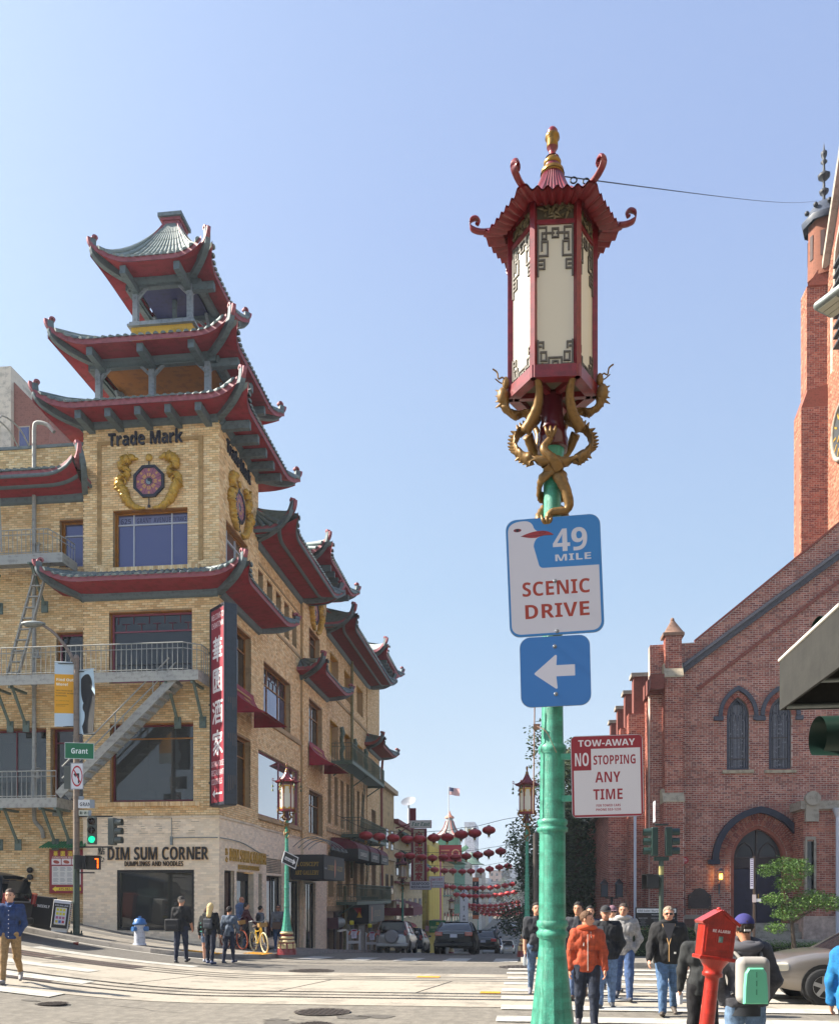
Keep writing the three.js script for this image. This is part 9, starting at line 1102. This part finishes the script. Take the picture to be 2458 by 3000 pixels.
{
const c = house('shop_house', 'narrow tan house with a red drain pipe after the brick building', -64.4, -72, gy(-70) - 1, 10.4, '#c8a876', { rows: [[6.5, 1.6], [10, 1.6]], cols: 3, cornice: '#b09a78' }); obj('drain_pipe', tube([[0.2, 2, 3.2], [0.2, 15.6, 3.2], [0.25, 16.0, 2.6], [0.2, 16, 1.8]], 0.09, 40), mat('#8a4a3c', { rough: 0.6 }), c);
house('warehouse', 'grey corrugated wall rising behind the seafood sign', -72.1, -96, gy(-84) - 1, 10.2, '#8f9296', { x: -14, rows: [], dep: 10 });
const fe = house('shop_house', 'cream house with green canopies behind the seafood sign', -72.1, -92, gy(-84) - 1, 8.2, '#c9b48e', { rows: [[5.5, 1.8], [9.2, 1.8]], cols: 5, cornice: '#7d3a34' }); obj('canopy', [beam([-0.1, 10.6, 0], [1.6, 9.3, 0], 12, 0.08), beam([-0.1, 12.3, 3], [1.2, 11.2, 3], 9, 0.08)], mat('#3f5a4c', { rough: 0.8 }), fe); obj('balcony', [bx(1.3, 0.15, 7, 0.7, 7.6, 4), ...Array.from({ length: 24 }, (_, i) => bx(0.04, 0.9, 0.04, 1.3, 8.1, 0.7 + i * 0.29)), bx(0.06, 0.06, 7, 1.3, 8.55, 4)], mat('#a08a68', { rough: 0.8 }), fe);
const ye = house('column_house', 'yellow house with a pink pillar behind the seafood sign', -96, -111, gy(-104) - 1, 8.3, '#c9b25a', { rows: [[5.2, 1.9], [9, 1.9]], cols: 5 }); for (let i = 0; i < 8; i++) obj('column', cyl(0.22, 0.22, 12, 0.25, 1.2, 7.2 - i * 2, 10), mat(i === 6 ? '#b0487e' : '#d8c060', { rough: 0.6 }), ye);
const bk = house('bank', 'cream bank front behind the long white vertical banner', -111.2, -134, gy(-122) - 1, 7.4, '#c2b08c', { rows: [[5, 2], [9, 2]], cols: 5, cornice: '#5d7a62' }); obj('eave', [beam([-0.2, 14.2, 0], [2.0, 13.2, 0], 21, 0.15), bx(2.2, 0.12, 21, 0.9, 12.9, 0)], mat('#4f7a5e', { rough: 0.6 }), bk);
const te = house('temple_house', 'green house crowned by a small striped pagoda', -134.2, -158, gy(-146) - 1, 9.2, '#5e8a6e', { rows: [[5.2, 1.9], [8.5, 1.9]], cols: 5 }), ty = 15.8, cm = mat('#a5584a', { rough: 0.6 });
obj('roof', [new THREE.CylinderGeometry(1.8, 4.6, 0.9, 4).rotateY(Math.PI / 4).scale(0.9, 1, 1.9).translate(-1.6, ty, 0)], mat('#4f7a5e', { rough: 0.6 }), te); obj('roof_storey', [bx(3.4, 2.4, 5, -1.8, ty + 1.3, -1)], mat('#5e8a6e', { rough: 0.6 }), te); obj('pagoda_eave', [bx(4.4, 0.4, 5.6, -1.8, ty + 2.7, -1)], mat('#b0453c', { rough: 0.6 }), te); obj('pagoda_roof', [lathe([[2.7, ty + 2.9], [1.9, ty + 3.2], [1.1, ty + 4.1], [0.62, ty + 5.3], [0.5, ty + 5.8]], 8).translate(-1.8, 0, -1)], mat('#8f928c', { rough: 0.6 }), te); obj('pagoda_cap', [lathe([[0.75, ty + 5.8], [0.8, ty + 6.0], [0.3, ty + 6.4], [0.12, ty + 6.9], [0, ty + 7.1]], 8).translate(-1.8, 0, -1)], mat('#c07a5e', { rough: 0.6 }), te); for (let i = 0; i < 8; i++) obj('ridge', tube([[2.7, ty + 3, 0], [1.9, ty + 3.3, 0], [1.1, ty + 4.2, 0], [0.62, ty + 5.4, 0]], 0.08, 12, 5).rotateY(i * TAU / 8 + 0.39).translate(-1.8, 0, -1), cm, te); for (const z of [7, 10]) obj('finial', [bx(0.3, 1.4, 0.3, -0.6, ty + 0.9, z), beam([0.4, ty - 0.2, z], [1.8, ty + 0.6, z + 0.4], 0.3, 0.4)], mat('#5e8a6e', { rough: 0.6 }), te);
const fs = house('restaurant_house', 'white house with a dark green curved roof after the pagoda', -158.2, -180, gy(-165) - 1, 8.2, '#bdb6a6', { rows: [[6, 2], [10, 2]], cols: 5 }); obj('roof', [lathe([[3.4, 15.2], [2.2, 15.6], [1.2, 16.6], [0.6, 17.6]], 4).rotateY(Math.PI / 4).translate(0.2, 0, -6)], mat('#40564c', { rough: 0.6 }), fs); obj('balcony', [bx(2, 0.3, 8, 0.9, 6.5, -5)], mat('#c9b896'), fs);
house('tall_house', 'tall plain white building behind the green roofs', -218, -235, gy(-225) - 1, 19.8, '#d4d4dc', { x: -12.2, dep: 2.6, rows: [[14, 1.6], [18, 1.6], [22, 1.6]], cols: 4 });
for (let i = 0; i < 6; i++) house('street_house', 'pale distant house on the lantern street, before the far hill', -181 - i * 20, -200 - i * 20, -8, 4 + (i * 37 % 5), ['#bfb39c', '#c9c2b6', '#b3a89a', '#c4b79e', '#b9bcc2', '#c7bda8'][i], { rows: [[6, 1.8], [10, 1.8]], cols: 4 });
for (let i = 0; i < 14; i++) { const x = -32 + (i % 7) * 9 + (i % 2) * 3, z = -335 - Math.floor(i / 7) * 55, w = 8 + (i * 13) % 4, h = 9 + (i * 7) % 6, y = hgt(x, z) - 1, t = thing('hill_house', `small ${['blue-grey', 'cream', 'grey', 'white', 'pink'][i % 5]} house on the far hill at the street end`, 'building', [x, y, z], 0, 'houses on the far hill'); obj('wall', bx(w, h, 9, 0, h / 2, 0), mat(['#b9bac0', '#c9beb0', '#a9a6a4', '#c4c6cc', '#b5978a'][i % 5], { rough: 0.9 }), t); for (let r = 0; r < 3; r++) for (let k = 0; k < 4; k++) obj('window', bx(0.9, 1.2, 0.1, -w / 2 + (k + 0.5) * w / 4, h - 1.6 - r * 2.6, 4.52), M.glassDark, t); obj('roof', bx(w + 0.3, 0.3, 9.3, 0, h + 0.1, 0), mat('#6a6a6e'), t); }
const lb = thing('apartment_block', 'white and red brick block behind the pagoda tower', 'building', [-39.2, 0, -66]); obj('wall', bx(14, 42.6, 14, -7, 21.3, -5.6), mat('#d8cdbb', { rough: 0.85, map: texDirt, scale: 3 }), lb); obj('brick_wing', extrude([[0, 0], [2.9, 0], [2.9, 38.6], [0, 41.6]], 8).translate(0.02, 0, -7), mat('#9a6253', { rough: 0.9, map: texDirt, scale: 1 }), lb);
for (let r = 0; r < 4; r++) for (const [x, z] of [[0.9, 1.0], [-1.4, 1.4]]) { const w = obj('window', bx(0.9, 2.2, 0.1, x, 37 - r * 4, z + 0.02), mat('#b9a58a'), lb); obj('pane', bx(0.78, 2.0, 0.1, x, 37 - r * 4, z + 0.05), M.glassBlue, w); }
}
function board(name, label, w, h, d, pos, ry, back, draw, px = 128) { const t = thing(name, label, 'sign', pos, ry); obj('cabinet', bx(w, h, d), mat(back, { rough: 0.6 }), t); obj('print', plane(w - 0.04, h - 0.04, 0, 0, d / 2 + 0.006), canvasMat(px, Math.round(px * h / w), draw), t, true); return t; }
{
const t = board('vertical_sign', 'maroon blade sign with red characters between two white panels', 1.25, 4.3, 0.35, [-8.55, 5.2, -72], 0, '#7d2734', (x, W, H) => { x.fillStyle = '#7d2734'; x.fillRect(0, 0, W, H); x.fillStyle = '#b3a68e'; x.fillRect(18, 8, W - 36, H - 16); x.strokeStyle = '#9c1d22'; ['xin', 'dian', 'hai', 'xian', 'jiu', 'jia'].forEach((k, i) => han(x, k, W / 2, 46 + i * 70, 62, 1.5)); }, 128);
obj('mast', [bx(0.5, 1.2, 0.3, -0.5, 3.2, 0), bar([-1.9, 2.2, 0], [-0.6, 2.6, 0], 0.06), bar([-1.9, 1.6, 0], [-0.6, 2.5, 0], 0.05)], mat('#7d2734'), t);
board('sign_panel', 'white panel with green script reading Far East', 1.75, 0.62, 0.3, [-8.4, 7.7, -71.9], 0, '#8d3340', (x, W, H) => { x.fillStyle = '#d6d4cc'; x.fillRect(0, 0, W, H); x.fillStyle = '#1d5a40'; fit(x, 'Far East', W / 2, H / 2, W * 0.86, H * 0.72, 'italic bold SZpx serif', true); }); board('sign_panel', 'white panel reading SEAFOOD RESTAURANT', 1.75, 0.72, 0.3, [-8.4, 2.75, -71.9], 0, '#8d3340', (x, W, H) => { x.fillStyle = '#cfd0d4'; x.fillRect(0, 0, W, H); x.fillStyle = '#2a3440'; fit(x, 'SEAFOOD', W / 2, H * 0.3, W * 0.84, 24, 'bold SZpx sans-serif', true); fit(x, 'RESTAURANT', W / 2, H * 0.72, W * 0.9, 22, 'bold SZpx sans-serif', true); });
board('sign_panel', 'pale panel with red script reading East Cafe', 1.45, 1.1, 0.2, [-8.3, 3.2, -84], 0, '#9a3b48', (x, W, H) => { x.fillStyle = '#d4cfd2'; x.fillRect(0, 0, W, H); x.fillStyle = '#b01e34'; fit(x, 'East CAFE', W / 2, H * 0.25, W * 0.8, 30, 'italic bold SZpx serif', true); x.fillStyle = '#5a4a58'; fit(x, 'Food Cuisine', W / 2, H * 0.55, W * 0.9, 22, 'SZpx serif', true); fit(x, 'BAR KARAOKE', W / 2, H * 0.83, W * 0.9, 18, 'SZpx sans-serif', true); });
board('shop_sign', 'green sign reading SHANGHAI above the parked cars', 1.7, 1.25, 0.2, [-8.8, -1.2, -90], 0, '#155a3a', (x, W, H) => { x.fillStyle = '#176a3c'; x.fillRect(0, 0, W, H); x.strokeStyle = '#d8c040'; han(x, 'hai', W / 2, 24, 26, 1.3); x.fillStyle = '#e0d8a0'; fit(x, 'SHANGHAI', W / 2, 54, W * 0.85, 24, 'bold SZpx serif', true); fit(x, 'FINE CUISINE', W / 2, 76, W * 0.6, 11, 'SZpx serif', true); });
board('billboard', 'red billboard with a round gold emblem', 2.6, 1.9, 0.2, [-8.6, 6.8, -103], 0, '#9a1f2a', (x, W, H) => { x.fillStyle = '#a52230'; x.fillRect(0, 0, W, H); x.fillStyle = '#d8b080'; x.beginPath(); x.arc(W * 0.75, H / 2, 24, 0, TAU); x.fill(); x.fillStyle = '#a52230'; x.beginPath(); x.arc(W * 0.75, H / 2, 17, 0, TAU); x.fill(); x.fillStyle = '#c9885a'; x.fillRect(10, 26, 50, 8); x.fillRect(10, 44, 36, 8); });
board('bank_banner', 'tall white banner reading Bank of America', 1.05, 6.6, 0.12, [-7.7, -0.4, -113], 0, '#b8b4b8', (x, W, H) => { x.fillStyle = '#cfd0d8'; x.fillRect(0, 0, W, H); x.fillStyle = '#27293a'; 'Bank of America'.split('').forEach((ch, i) => fit(x, ch, W / 2, 20 + i * (H - 30) / 15, 30, 26)); }, 64);
board('vertical_sign', 'black vertical sign reading FOUR SEAS', 0.95, 6.4, 0.3, [-7.6, 1.5, -138], 0, '#16161a', (x, W, H) => { x.fillStyle = '#1a1a1e'; x.fillRect(0, 0, W, H); x.fillStyle = '#c8642a'; x.fillRect(0, 0, W, 40); x.fillRect(0, H - 40, W, 40); x.fillStyle = '#d9d6d0'; 'FOUR SEAS'.split('').forEach((ch, i) => fit(x, ch, W / 2, 66 + i * (H - 110) / 9, 40, 36, 'bold SZpx serif')); }, 64);
for (const [z, y, c1, c2, l] of [[-70, 0.4, '#6e2a36', '#6e2a36', 'rounded maroon canvas awning before the seafood sign'], [-66.5, -1.1, '#a02a2c', '#c8982a', 'red and yellow awning under the rounded maroon one'], [-98, -1.9, '#a87a80', '#a87a80', 'faded pink awning beyond the green sign']]) { const t = thing('awning', l, 'awning', [-10.6, y, z], Math.PI / 2); obj('canopy', grid(4, 8, (u, v) => [lerp(-3, 3, u), 0.6 + 0.55 * Math.cos(v * 1.57), 2.2 * Math.sin(v * 1.57)]), mat(c1, { rough: 0.8, map: texDirt, scale: 1 }), t); obj('valance', [bx(6, 0.6, 0.03, 0, 0.3, 2.2), bx(0.03, 0.6, 2.2, -3, 0.3, 1.1)], mat(c2, { rough: 0.8 }), t); }
const fl = (x, y, z, l, draw) => { const t = thing('flag', l, 'flag', [x, y, z]); obj('pole', cyl(0.07, 0.05, 8, 0, -8, 0, 8), mat('#c9c9cc', { rough: 0.4 }), t); obj('cloth', grid(12, 6, (u, v) => [0.06 + u * 1.5, -1.2 + v * 1.05 - u * 0.25, 0.12 * Math.sin(u * 7)]), canvasMat(96, 64, draw, { side: THREE.DoubleSide }), t, true); };
fl(-10.9, 17.6, -128, 'striped red and white flag with a blue field on a roof pole', (x, W, H) => { for (let i = 0; i < 13; i++) { x.fillStyle = i % 2 ? '#d8d4d2' : '#a02838'; x.fillRect(0, i * H / 13, W, H / 13 + 1); } x.fillStyle = '#2a3560'; x.fillRect(0, 0, W * 0.42, H * 0.54); }); fl(-10.6, 14.2, -158, 'white flag with a gold emblem on the green-roofed house', (x, W, H) => { x.fillStyle = '#d0ccc4'; x.fillRect(0, 0, W, H); x.fillStyle = '#b08a3a'; x.beginPath(); x.arc(W / 2, H / 2, 18, 0, TAU); x.fill(); });
const sd = thing('satellite_dish', 'grey satellite dish on the roof above the seafood sign', 'dish', [-11.6, 8.2, -89]); obj('dish', lathe([[0, 0], [0.35, 0.06], [0.62, 0.2]], 20).rotateX(0.7).rotateZ(0.2).scale(1.2, 1.2, 1.2).translate(0, 3.0, 0), mat('#8d9096', { rough: 0.5 }), sd); obj('mast', cyl(0.09, 0.09, 3.05, 0, 0, 0, 8), mat('#c9c9cc'), sd);
}
// ---------- paper lanterns ----------
{
const proto = thing('paper_lantern', 'red paper lantern', 'lantern'); const red = mat('#b52a2a', { rough: 0.5, transmission: 0.12, thickness: 0 });
obj('shade', grid(40, 10, (u, v) => { const a = u * TAU, q = (v - 0.5) * Math.PI * 0.9, r = 0.31 * Math.cos(q) * (1 + 0.035 * Math.cos(a * 20)) + 0.03; return [Math.sin(a) * r, 0.21 * Math.sin(q), Math.cos(a) * r]; }), red, proto); obj('cap', [cyl(0.1, 0.09, 0.06, 0, 0.19, 0, 12), cyl(0.09, 0.1, 0.06, 0, -0.25, 0, 12)], mat('#3a1c1a', { rough: 0.5 }), proto); obj('tassel', [cyl(0.055, 0.065, 0.1, 0, -0.34, 0, 8), ...[0, 1, 2, 3, 4].map((i) => bar([0.05 * Math.cos(i * 1.26), -0.32, 0.05 * Math.sin(i * 1.26)], [0.07 * Math.cos(i * 1.26), -0.42, 0.07 * Math.sin(i * 1.26)], 0.006, 4))], mat('#a8842c', { rough: 0.6 }), proto); obj('hook', bar([0, 0.25, 0], [0, 0.36, 0], 0.008, 5), M.black, proto);
const names = ['first', 'second', 'third', 'fourth', 'fifth', 'sixth', 'seventh', 'eighth', 'ninth', 'tenth', 'eleventh', 'twelfth']; let first = true;
[[50, 5.3, -8.85, -2.05, 10], [62, 4.75, -8.7, -1.7, 10], [77, 4.2, -8.5, -1.45, 10], [90, 2.85, -7.9, -1.3, 10], [99, 2.05, -7.5, -1.2, 10], [116, 0.8, -8, -1, 11], [126, 0.3, -8, -1, 10], [138, -0.25, -8, -1, 10], [152, -0.9, -8, -1, 9], [166, -1.3, -8, -1, 9], [182, -1.9, -8, -1, 9], [200, -2.3, -8, -1, 9]].forEach(([D, y, x0, x1, n], r) => {
const z = -D * 0.9931, lab = `red paper lantern in the ${names[r]} row hung across the street`, wire = [];
for (let i = 0; i < n; i++) { const q = i / (n - 1), x = lerp(x0, x1, q), yy = y - 0.32 * Math.sin(q * Math.PI) + rr(-0.04, 0.04) + 0.25 * q; wire.push([x, yy + 0.37, z]); const o = first ? proto : dup(proto, [0, 0, 0], 0); first = false; o.position.set(x + rr(-0.04, 0.04), yy, z + rr(-0.1, 0.1)); o.rotation.y = rr(0, 3); tag(o, lab, 'lantern', `paper lanterns of the ${names[r]} row`); o.scale.setScalar(rr(1.04, 1.14)); }
single('lantern_wire', `thin wire carrying the ${names[r]} row of paper lanterns`, 'wire', tube([[-10.6, y + 1.2, z], ...wire, [x1 + 1.2, y + 0.9, z], [3.8, y + 1.3, z]], 0.014, 50, 4), M.black);
});
for (let i = 0; i < 9; i++) { const o = dup(proto, [-8.5, -1.55, -66 - i * 1.1], 0, 'red paper lantern under the red and yellow awning', 'paper lanterns under the awning'); o.scale.setScalar(0.9); }
}
// ---------- trees, hedges ----------
function leaves(n, blobs, size, flatten = 1, droop = 0) {   // small bent leaf faces spread through ellipsoid clumps
const pos = [], nor = [], q = new THREE.Quaternion(), e = new THREE.Euler(); let tot = 0; for (const b of blobs) tot += b[3] * b[3];
for (const [cx, cy, cz, r, ry = r] of blobs) { const k = Math.round(n * r * r / tot); for (let i = 0; i < k; i++) { let x, y, z; do { x = rr(-1, 1); y = rr(-1, 1); z = rr(-1, 1); } while (x * x + y * y + z * z > 1); const l = Math.hypot(x, y, z) || 1, sh = Math.pow(rnd(), 0.35) / l * 1; x *= sh; y *= sh; z *= sh; const w = 1 + 0.25 * noise3(cx + x * 2, cy + y * 2, cz + z * 2); const p = V(cx + x * r * w, cy + y * ry * w, cz + z * r * w), s = size * rr(0.6, 1.3); q.setFromEuler(e.set(rr(-1.2, 1.2) + droop, rr(0, TAU), rr(-0.8, 0.8))); const a = V(0, 0, s).applyQuaternion(q), b = V(s * 0.42, s * 0.12, 0).applyQuaternion(q), c = V(-s * 0.42, s * 0.12, 0).applyQuaternion(q), d = V(0, 0, -s * 0.8).applyQuaternion(q); for (const v of [a, b, d, a, d, c]) pos.push(p.x + v.x, p.y + v.y, p.z + v.z); } }
const g = new THREE.BufferGeometry(); g.setAttribute('position', new THREE.Float32BufferAttribute(pos, 3)); g.computeVertexNormals(); return g;
}
const leafM = (c, tr = 0.35) => mat(c, { rough: 0.75, transmission: tr, thickness: 0, side: THREE.DoubleSide });
function tree(name, label, [x, z], trunk, blobs, tones, n, size, group, yoff = 0) {
const t = thing(name, label, 'tree', [x, hgt(x, z) + yoff, z], 0, group); obj('trunk', trunk.map(([pts, r]) => vtube(pts, r, 14, 8, 0.12)), mat('#5a4c40', { rough: 0.95, map: texBlotch, scale: 0.4 }), t);
const c = new THREE.Group(); c.name = 'crown'; t.add(c); tones.forEach((col, i) => obj('foliage', leaves(Math.round(n / tones.length), blobs, size), leafM(col), c)); return t;
}
tree('street_tree', 'young leafy tree with layered bright green boughs before the church door', [8.4, -29.3], [[[[0, 0, 0], [-0.05, 0.6, 0], [-0.1, 1.2, 0], [-0.25, 2.0, 0], [-0.3, 2.7, 0]], [0.09, 0.07, 0.06, 0.04, 0.02]], [[[-0.1, 1.2, 0], [0.3, 1.5, 0.1], [0.9, 1.8, 0.1]], [0.04, 0.03, 0.015]], [[[-0.2, 1.7, 0], [-0.6, 2.0, 0.1], [-0.95, 2.1, 0.1]], [0.03, 0.025, 0.012]]], [[-0.3, 3.0, 0, 0.5, 0.3], [0.1, 2.9, 0.1, 0.45, 0.35], [-0.85, 2.85, 0, 0.35, 0.22], [-0.2, 2.45, 0, 0.45, 0.3], [-0.65, 1.95, 0.1, 0.4, 0.22], [0.5, 1.95, 0, 0.55, 0.32], [1.05, 1.85, 0.1, 0.5, 0.28], [1.6, 1.75, 0, 0.42, 0.25], [-0.3, 1.5, 0.1, 0.45, 0.25], [-0.6, 1.05, 0, 0.35, 0.2], [0.1, 1.75, -0.1, 0.5, 0.25]], ['#476b22', '#5a7f2c', '#6f9438'], 9000, 0.042, null, WALK);
for (const [x, z, H, r, l] of [[2.6, -46, 10.5, 2.3, 'tall dark evergreen beside the annex of the church, foremost of the row'], [2.0, -53, 12.5, 2.6, 'tall dark evergreen in the middle of the row beside the church'], [1.3, -61, 11.6, 2.5, 'tall dark evergreen behind the lantern post with bells'], [3.2, -57, 8, 2.6, 'lower dark evergreen filling the row beside the church']]) { const bl = []; for (let i = 0; i < 16; i++) bl.push([rr(-1, 1) * r * 0.62, H * lerp(0.14, 0.97, i / 15), rr(-1, 1) * r * 0.6, r * lerp(0.75, 0.32, i / 15) * rr(0.8, 1.15), r * 0.55]); tree('evergreen_tree', l, [x, z], [[[[0, -1, 0], [0.1, H * 0.4, 0], [0, H * 0.9, 0]], [0.35, 0.25, 0.06]]], bl, ['#2c4226', '#385030', '#47613a'], 13000, 0.13, 'evergreens beside the church'); }
tree('flowering_tree', 'pale olive treetop with red blossoms above the church annex', [4.0, -68], [[[[0, -1, 0], [0, 6, 0], [0, 12, 0]], [0.3, 0.25, 0.1]]], Array.from({ length: 12 }, (_, i) => [rr(-2, 2.4), 14 + rr(-0.8, 0.9), rr(-1.5, 1.5), rr(0.8, 1.3), 0.9]), ['#8f9a68', '#a5ab7c', '#79864f'], 6000, 0.12); obj('blossom', leaves(260, [[0.3, 15.0, 0.4, 1.9, 0.8]], 0.13), leafM('#a3302a', 0.2), scene.children.at(-1));
tree('street_tree', 'small dense dark tree in a planter beyond the signal pole', [0.9, -64], [[[[0, 0, 0], [0, 1.5, 0], [0, 3, 0]], [0.12, 0.1, 0.06]]], Array.from({ length: 10 }, (_, i) => [rr(-0.9, 0.9), 1.4 + i * 0.33, rr(-0.7, 0.7), rr(0.6, 0.95)]), ['#26391c', '#314a22', '#3d5729'], 6000, 0.09); { const t = thing('planter', 'terracotta planter below the small dense tree', 'planter', P3(0.9, -63.2, WALK)); obj('tub', lathe([[0.35, 0], [0.5, 0.75], [0.53, 0.8], [0.45, 0.8], [0.42, 0.7]], 14), mat('#6e3a2c', { rough: 0.8 }), t); obj('soil', cyl(0.42, 0.42, 0.03, 0, 0.68, 0, 12), mat('#2a211a', { rough: 1 }), t); }
for (let i = 0; i < 5; i++) tree('hill_tree', 'dark round tree among the houses on the far hill', [-8 + i * 7, -322 - i * 7], [[[[0, 0, 0], [0, 4, 0], [0, 7, 0]], [0.4, 0.3, 0.1]]], Array.from({ length: 6 }, () => [rr(-2.5, 2.5), 7 + rr(-2, 3), rr(-2, 2), rr(1.8, 2.8)]), ['#3d4a36', '#4a573f'], 1600, 0.42, 'trees on the far hill');
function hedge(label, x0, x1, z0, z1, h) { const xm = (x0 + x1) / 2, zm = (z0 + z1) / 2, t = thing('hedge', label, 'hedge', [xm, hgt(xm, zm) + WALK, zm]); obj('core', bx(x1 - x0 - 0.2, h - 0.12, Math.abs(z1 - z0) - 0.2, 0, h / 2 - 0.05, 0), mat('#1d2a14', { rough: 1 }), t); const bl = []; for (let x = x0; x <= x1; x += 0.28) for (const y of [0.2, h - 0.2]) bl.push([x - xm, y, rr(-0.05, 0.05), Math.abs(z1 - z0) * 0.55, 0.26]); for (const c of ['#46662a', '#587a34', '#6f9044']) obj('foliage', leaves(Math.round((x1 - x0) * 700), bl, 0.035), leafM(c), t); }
hedge('low clipped hedge along the church steps, behind the nearer hedge', 7.6, 14, -31.9, -31.2, 0.62); hedge('low clipped hedge nearest the pavement in front of the church', 7.2, 14, -30.3, -29.6, 0.58); hedge('taller clipped hedge below the church notice board', 3.5, 5.9, -31.6, -30.9, 1.0);
{ const t = thing('lantern_standard', 'black double lantern standard beside the church annex', 'street lamp', P3(3.3, -35.2, WALK)); obj('post', [cyl(0.06, 0.05, 2.2, 0, 0, 0, 10), cyl(0.14, 0.1, 0.3, 0, 0, 0, 10), bar([-0.25, 2.15, 0], [0.25, 2.15, 0], 0.03)], M.black, t); for (const s of [-1, 1]) { const c = obj('lantern', [...[0, 1, 2, 3].map((i) => bx(0.025, 0.5, 0.025, s * 0.28 + (i % 2 ? 0.12 : -0.12), 2.45, i < 2 ? 0.12 : -0.12)), bx(0.3, 0.04, 0.3, s * 0.28, 2.2, 0), new THREE.ConeGeometry(0.24, 0.22, 4).rotateY(0.785).translate(s * 0.28, 2.8, 0)], M.black, t); obj('pane', bx(0.22, 0.46, 0.22, s * 0.28, 2.45, 0), mat('#4a4e55', { rough: 0.1 }), c); }
const p = thing('potted_plant', 'stone urn with a round shrub beside the church plinth', 'plant', P3(6.3, -32.6, WALK)); obj('urn', lathe([[0.2, 0], [0.18, 0.15], [0.1, 0.25], [0.2, 0.4], [0.32, 0.62], [0.34, 0.68], [0.28, 0.68]], 16), mat('#8a7f70', { rough: 0.9 }), p); obj('shrub', leaves(900, [[0, 0.95, 0, 0.42, 0.36]], 0.045), leafM('#35482a'), p); obj('flowers', leaves(60, [[0, 0.85, 0.1, 0.4, 0.2]], 0.04), leafM('#5a3a78', 0.2), p); }

scene.fog = new THREE.FogExp2('#dfe8f2', 0.0005);

renderer.render(scene, camera);
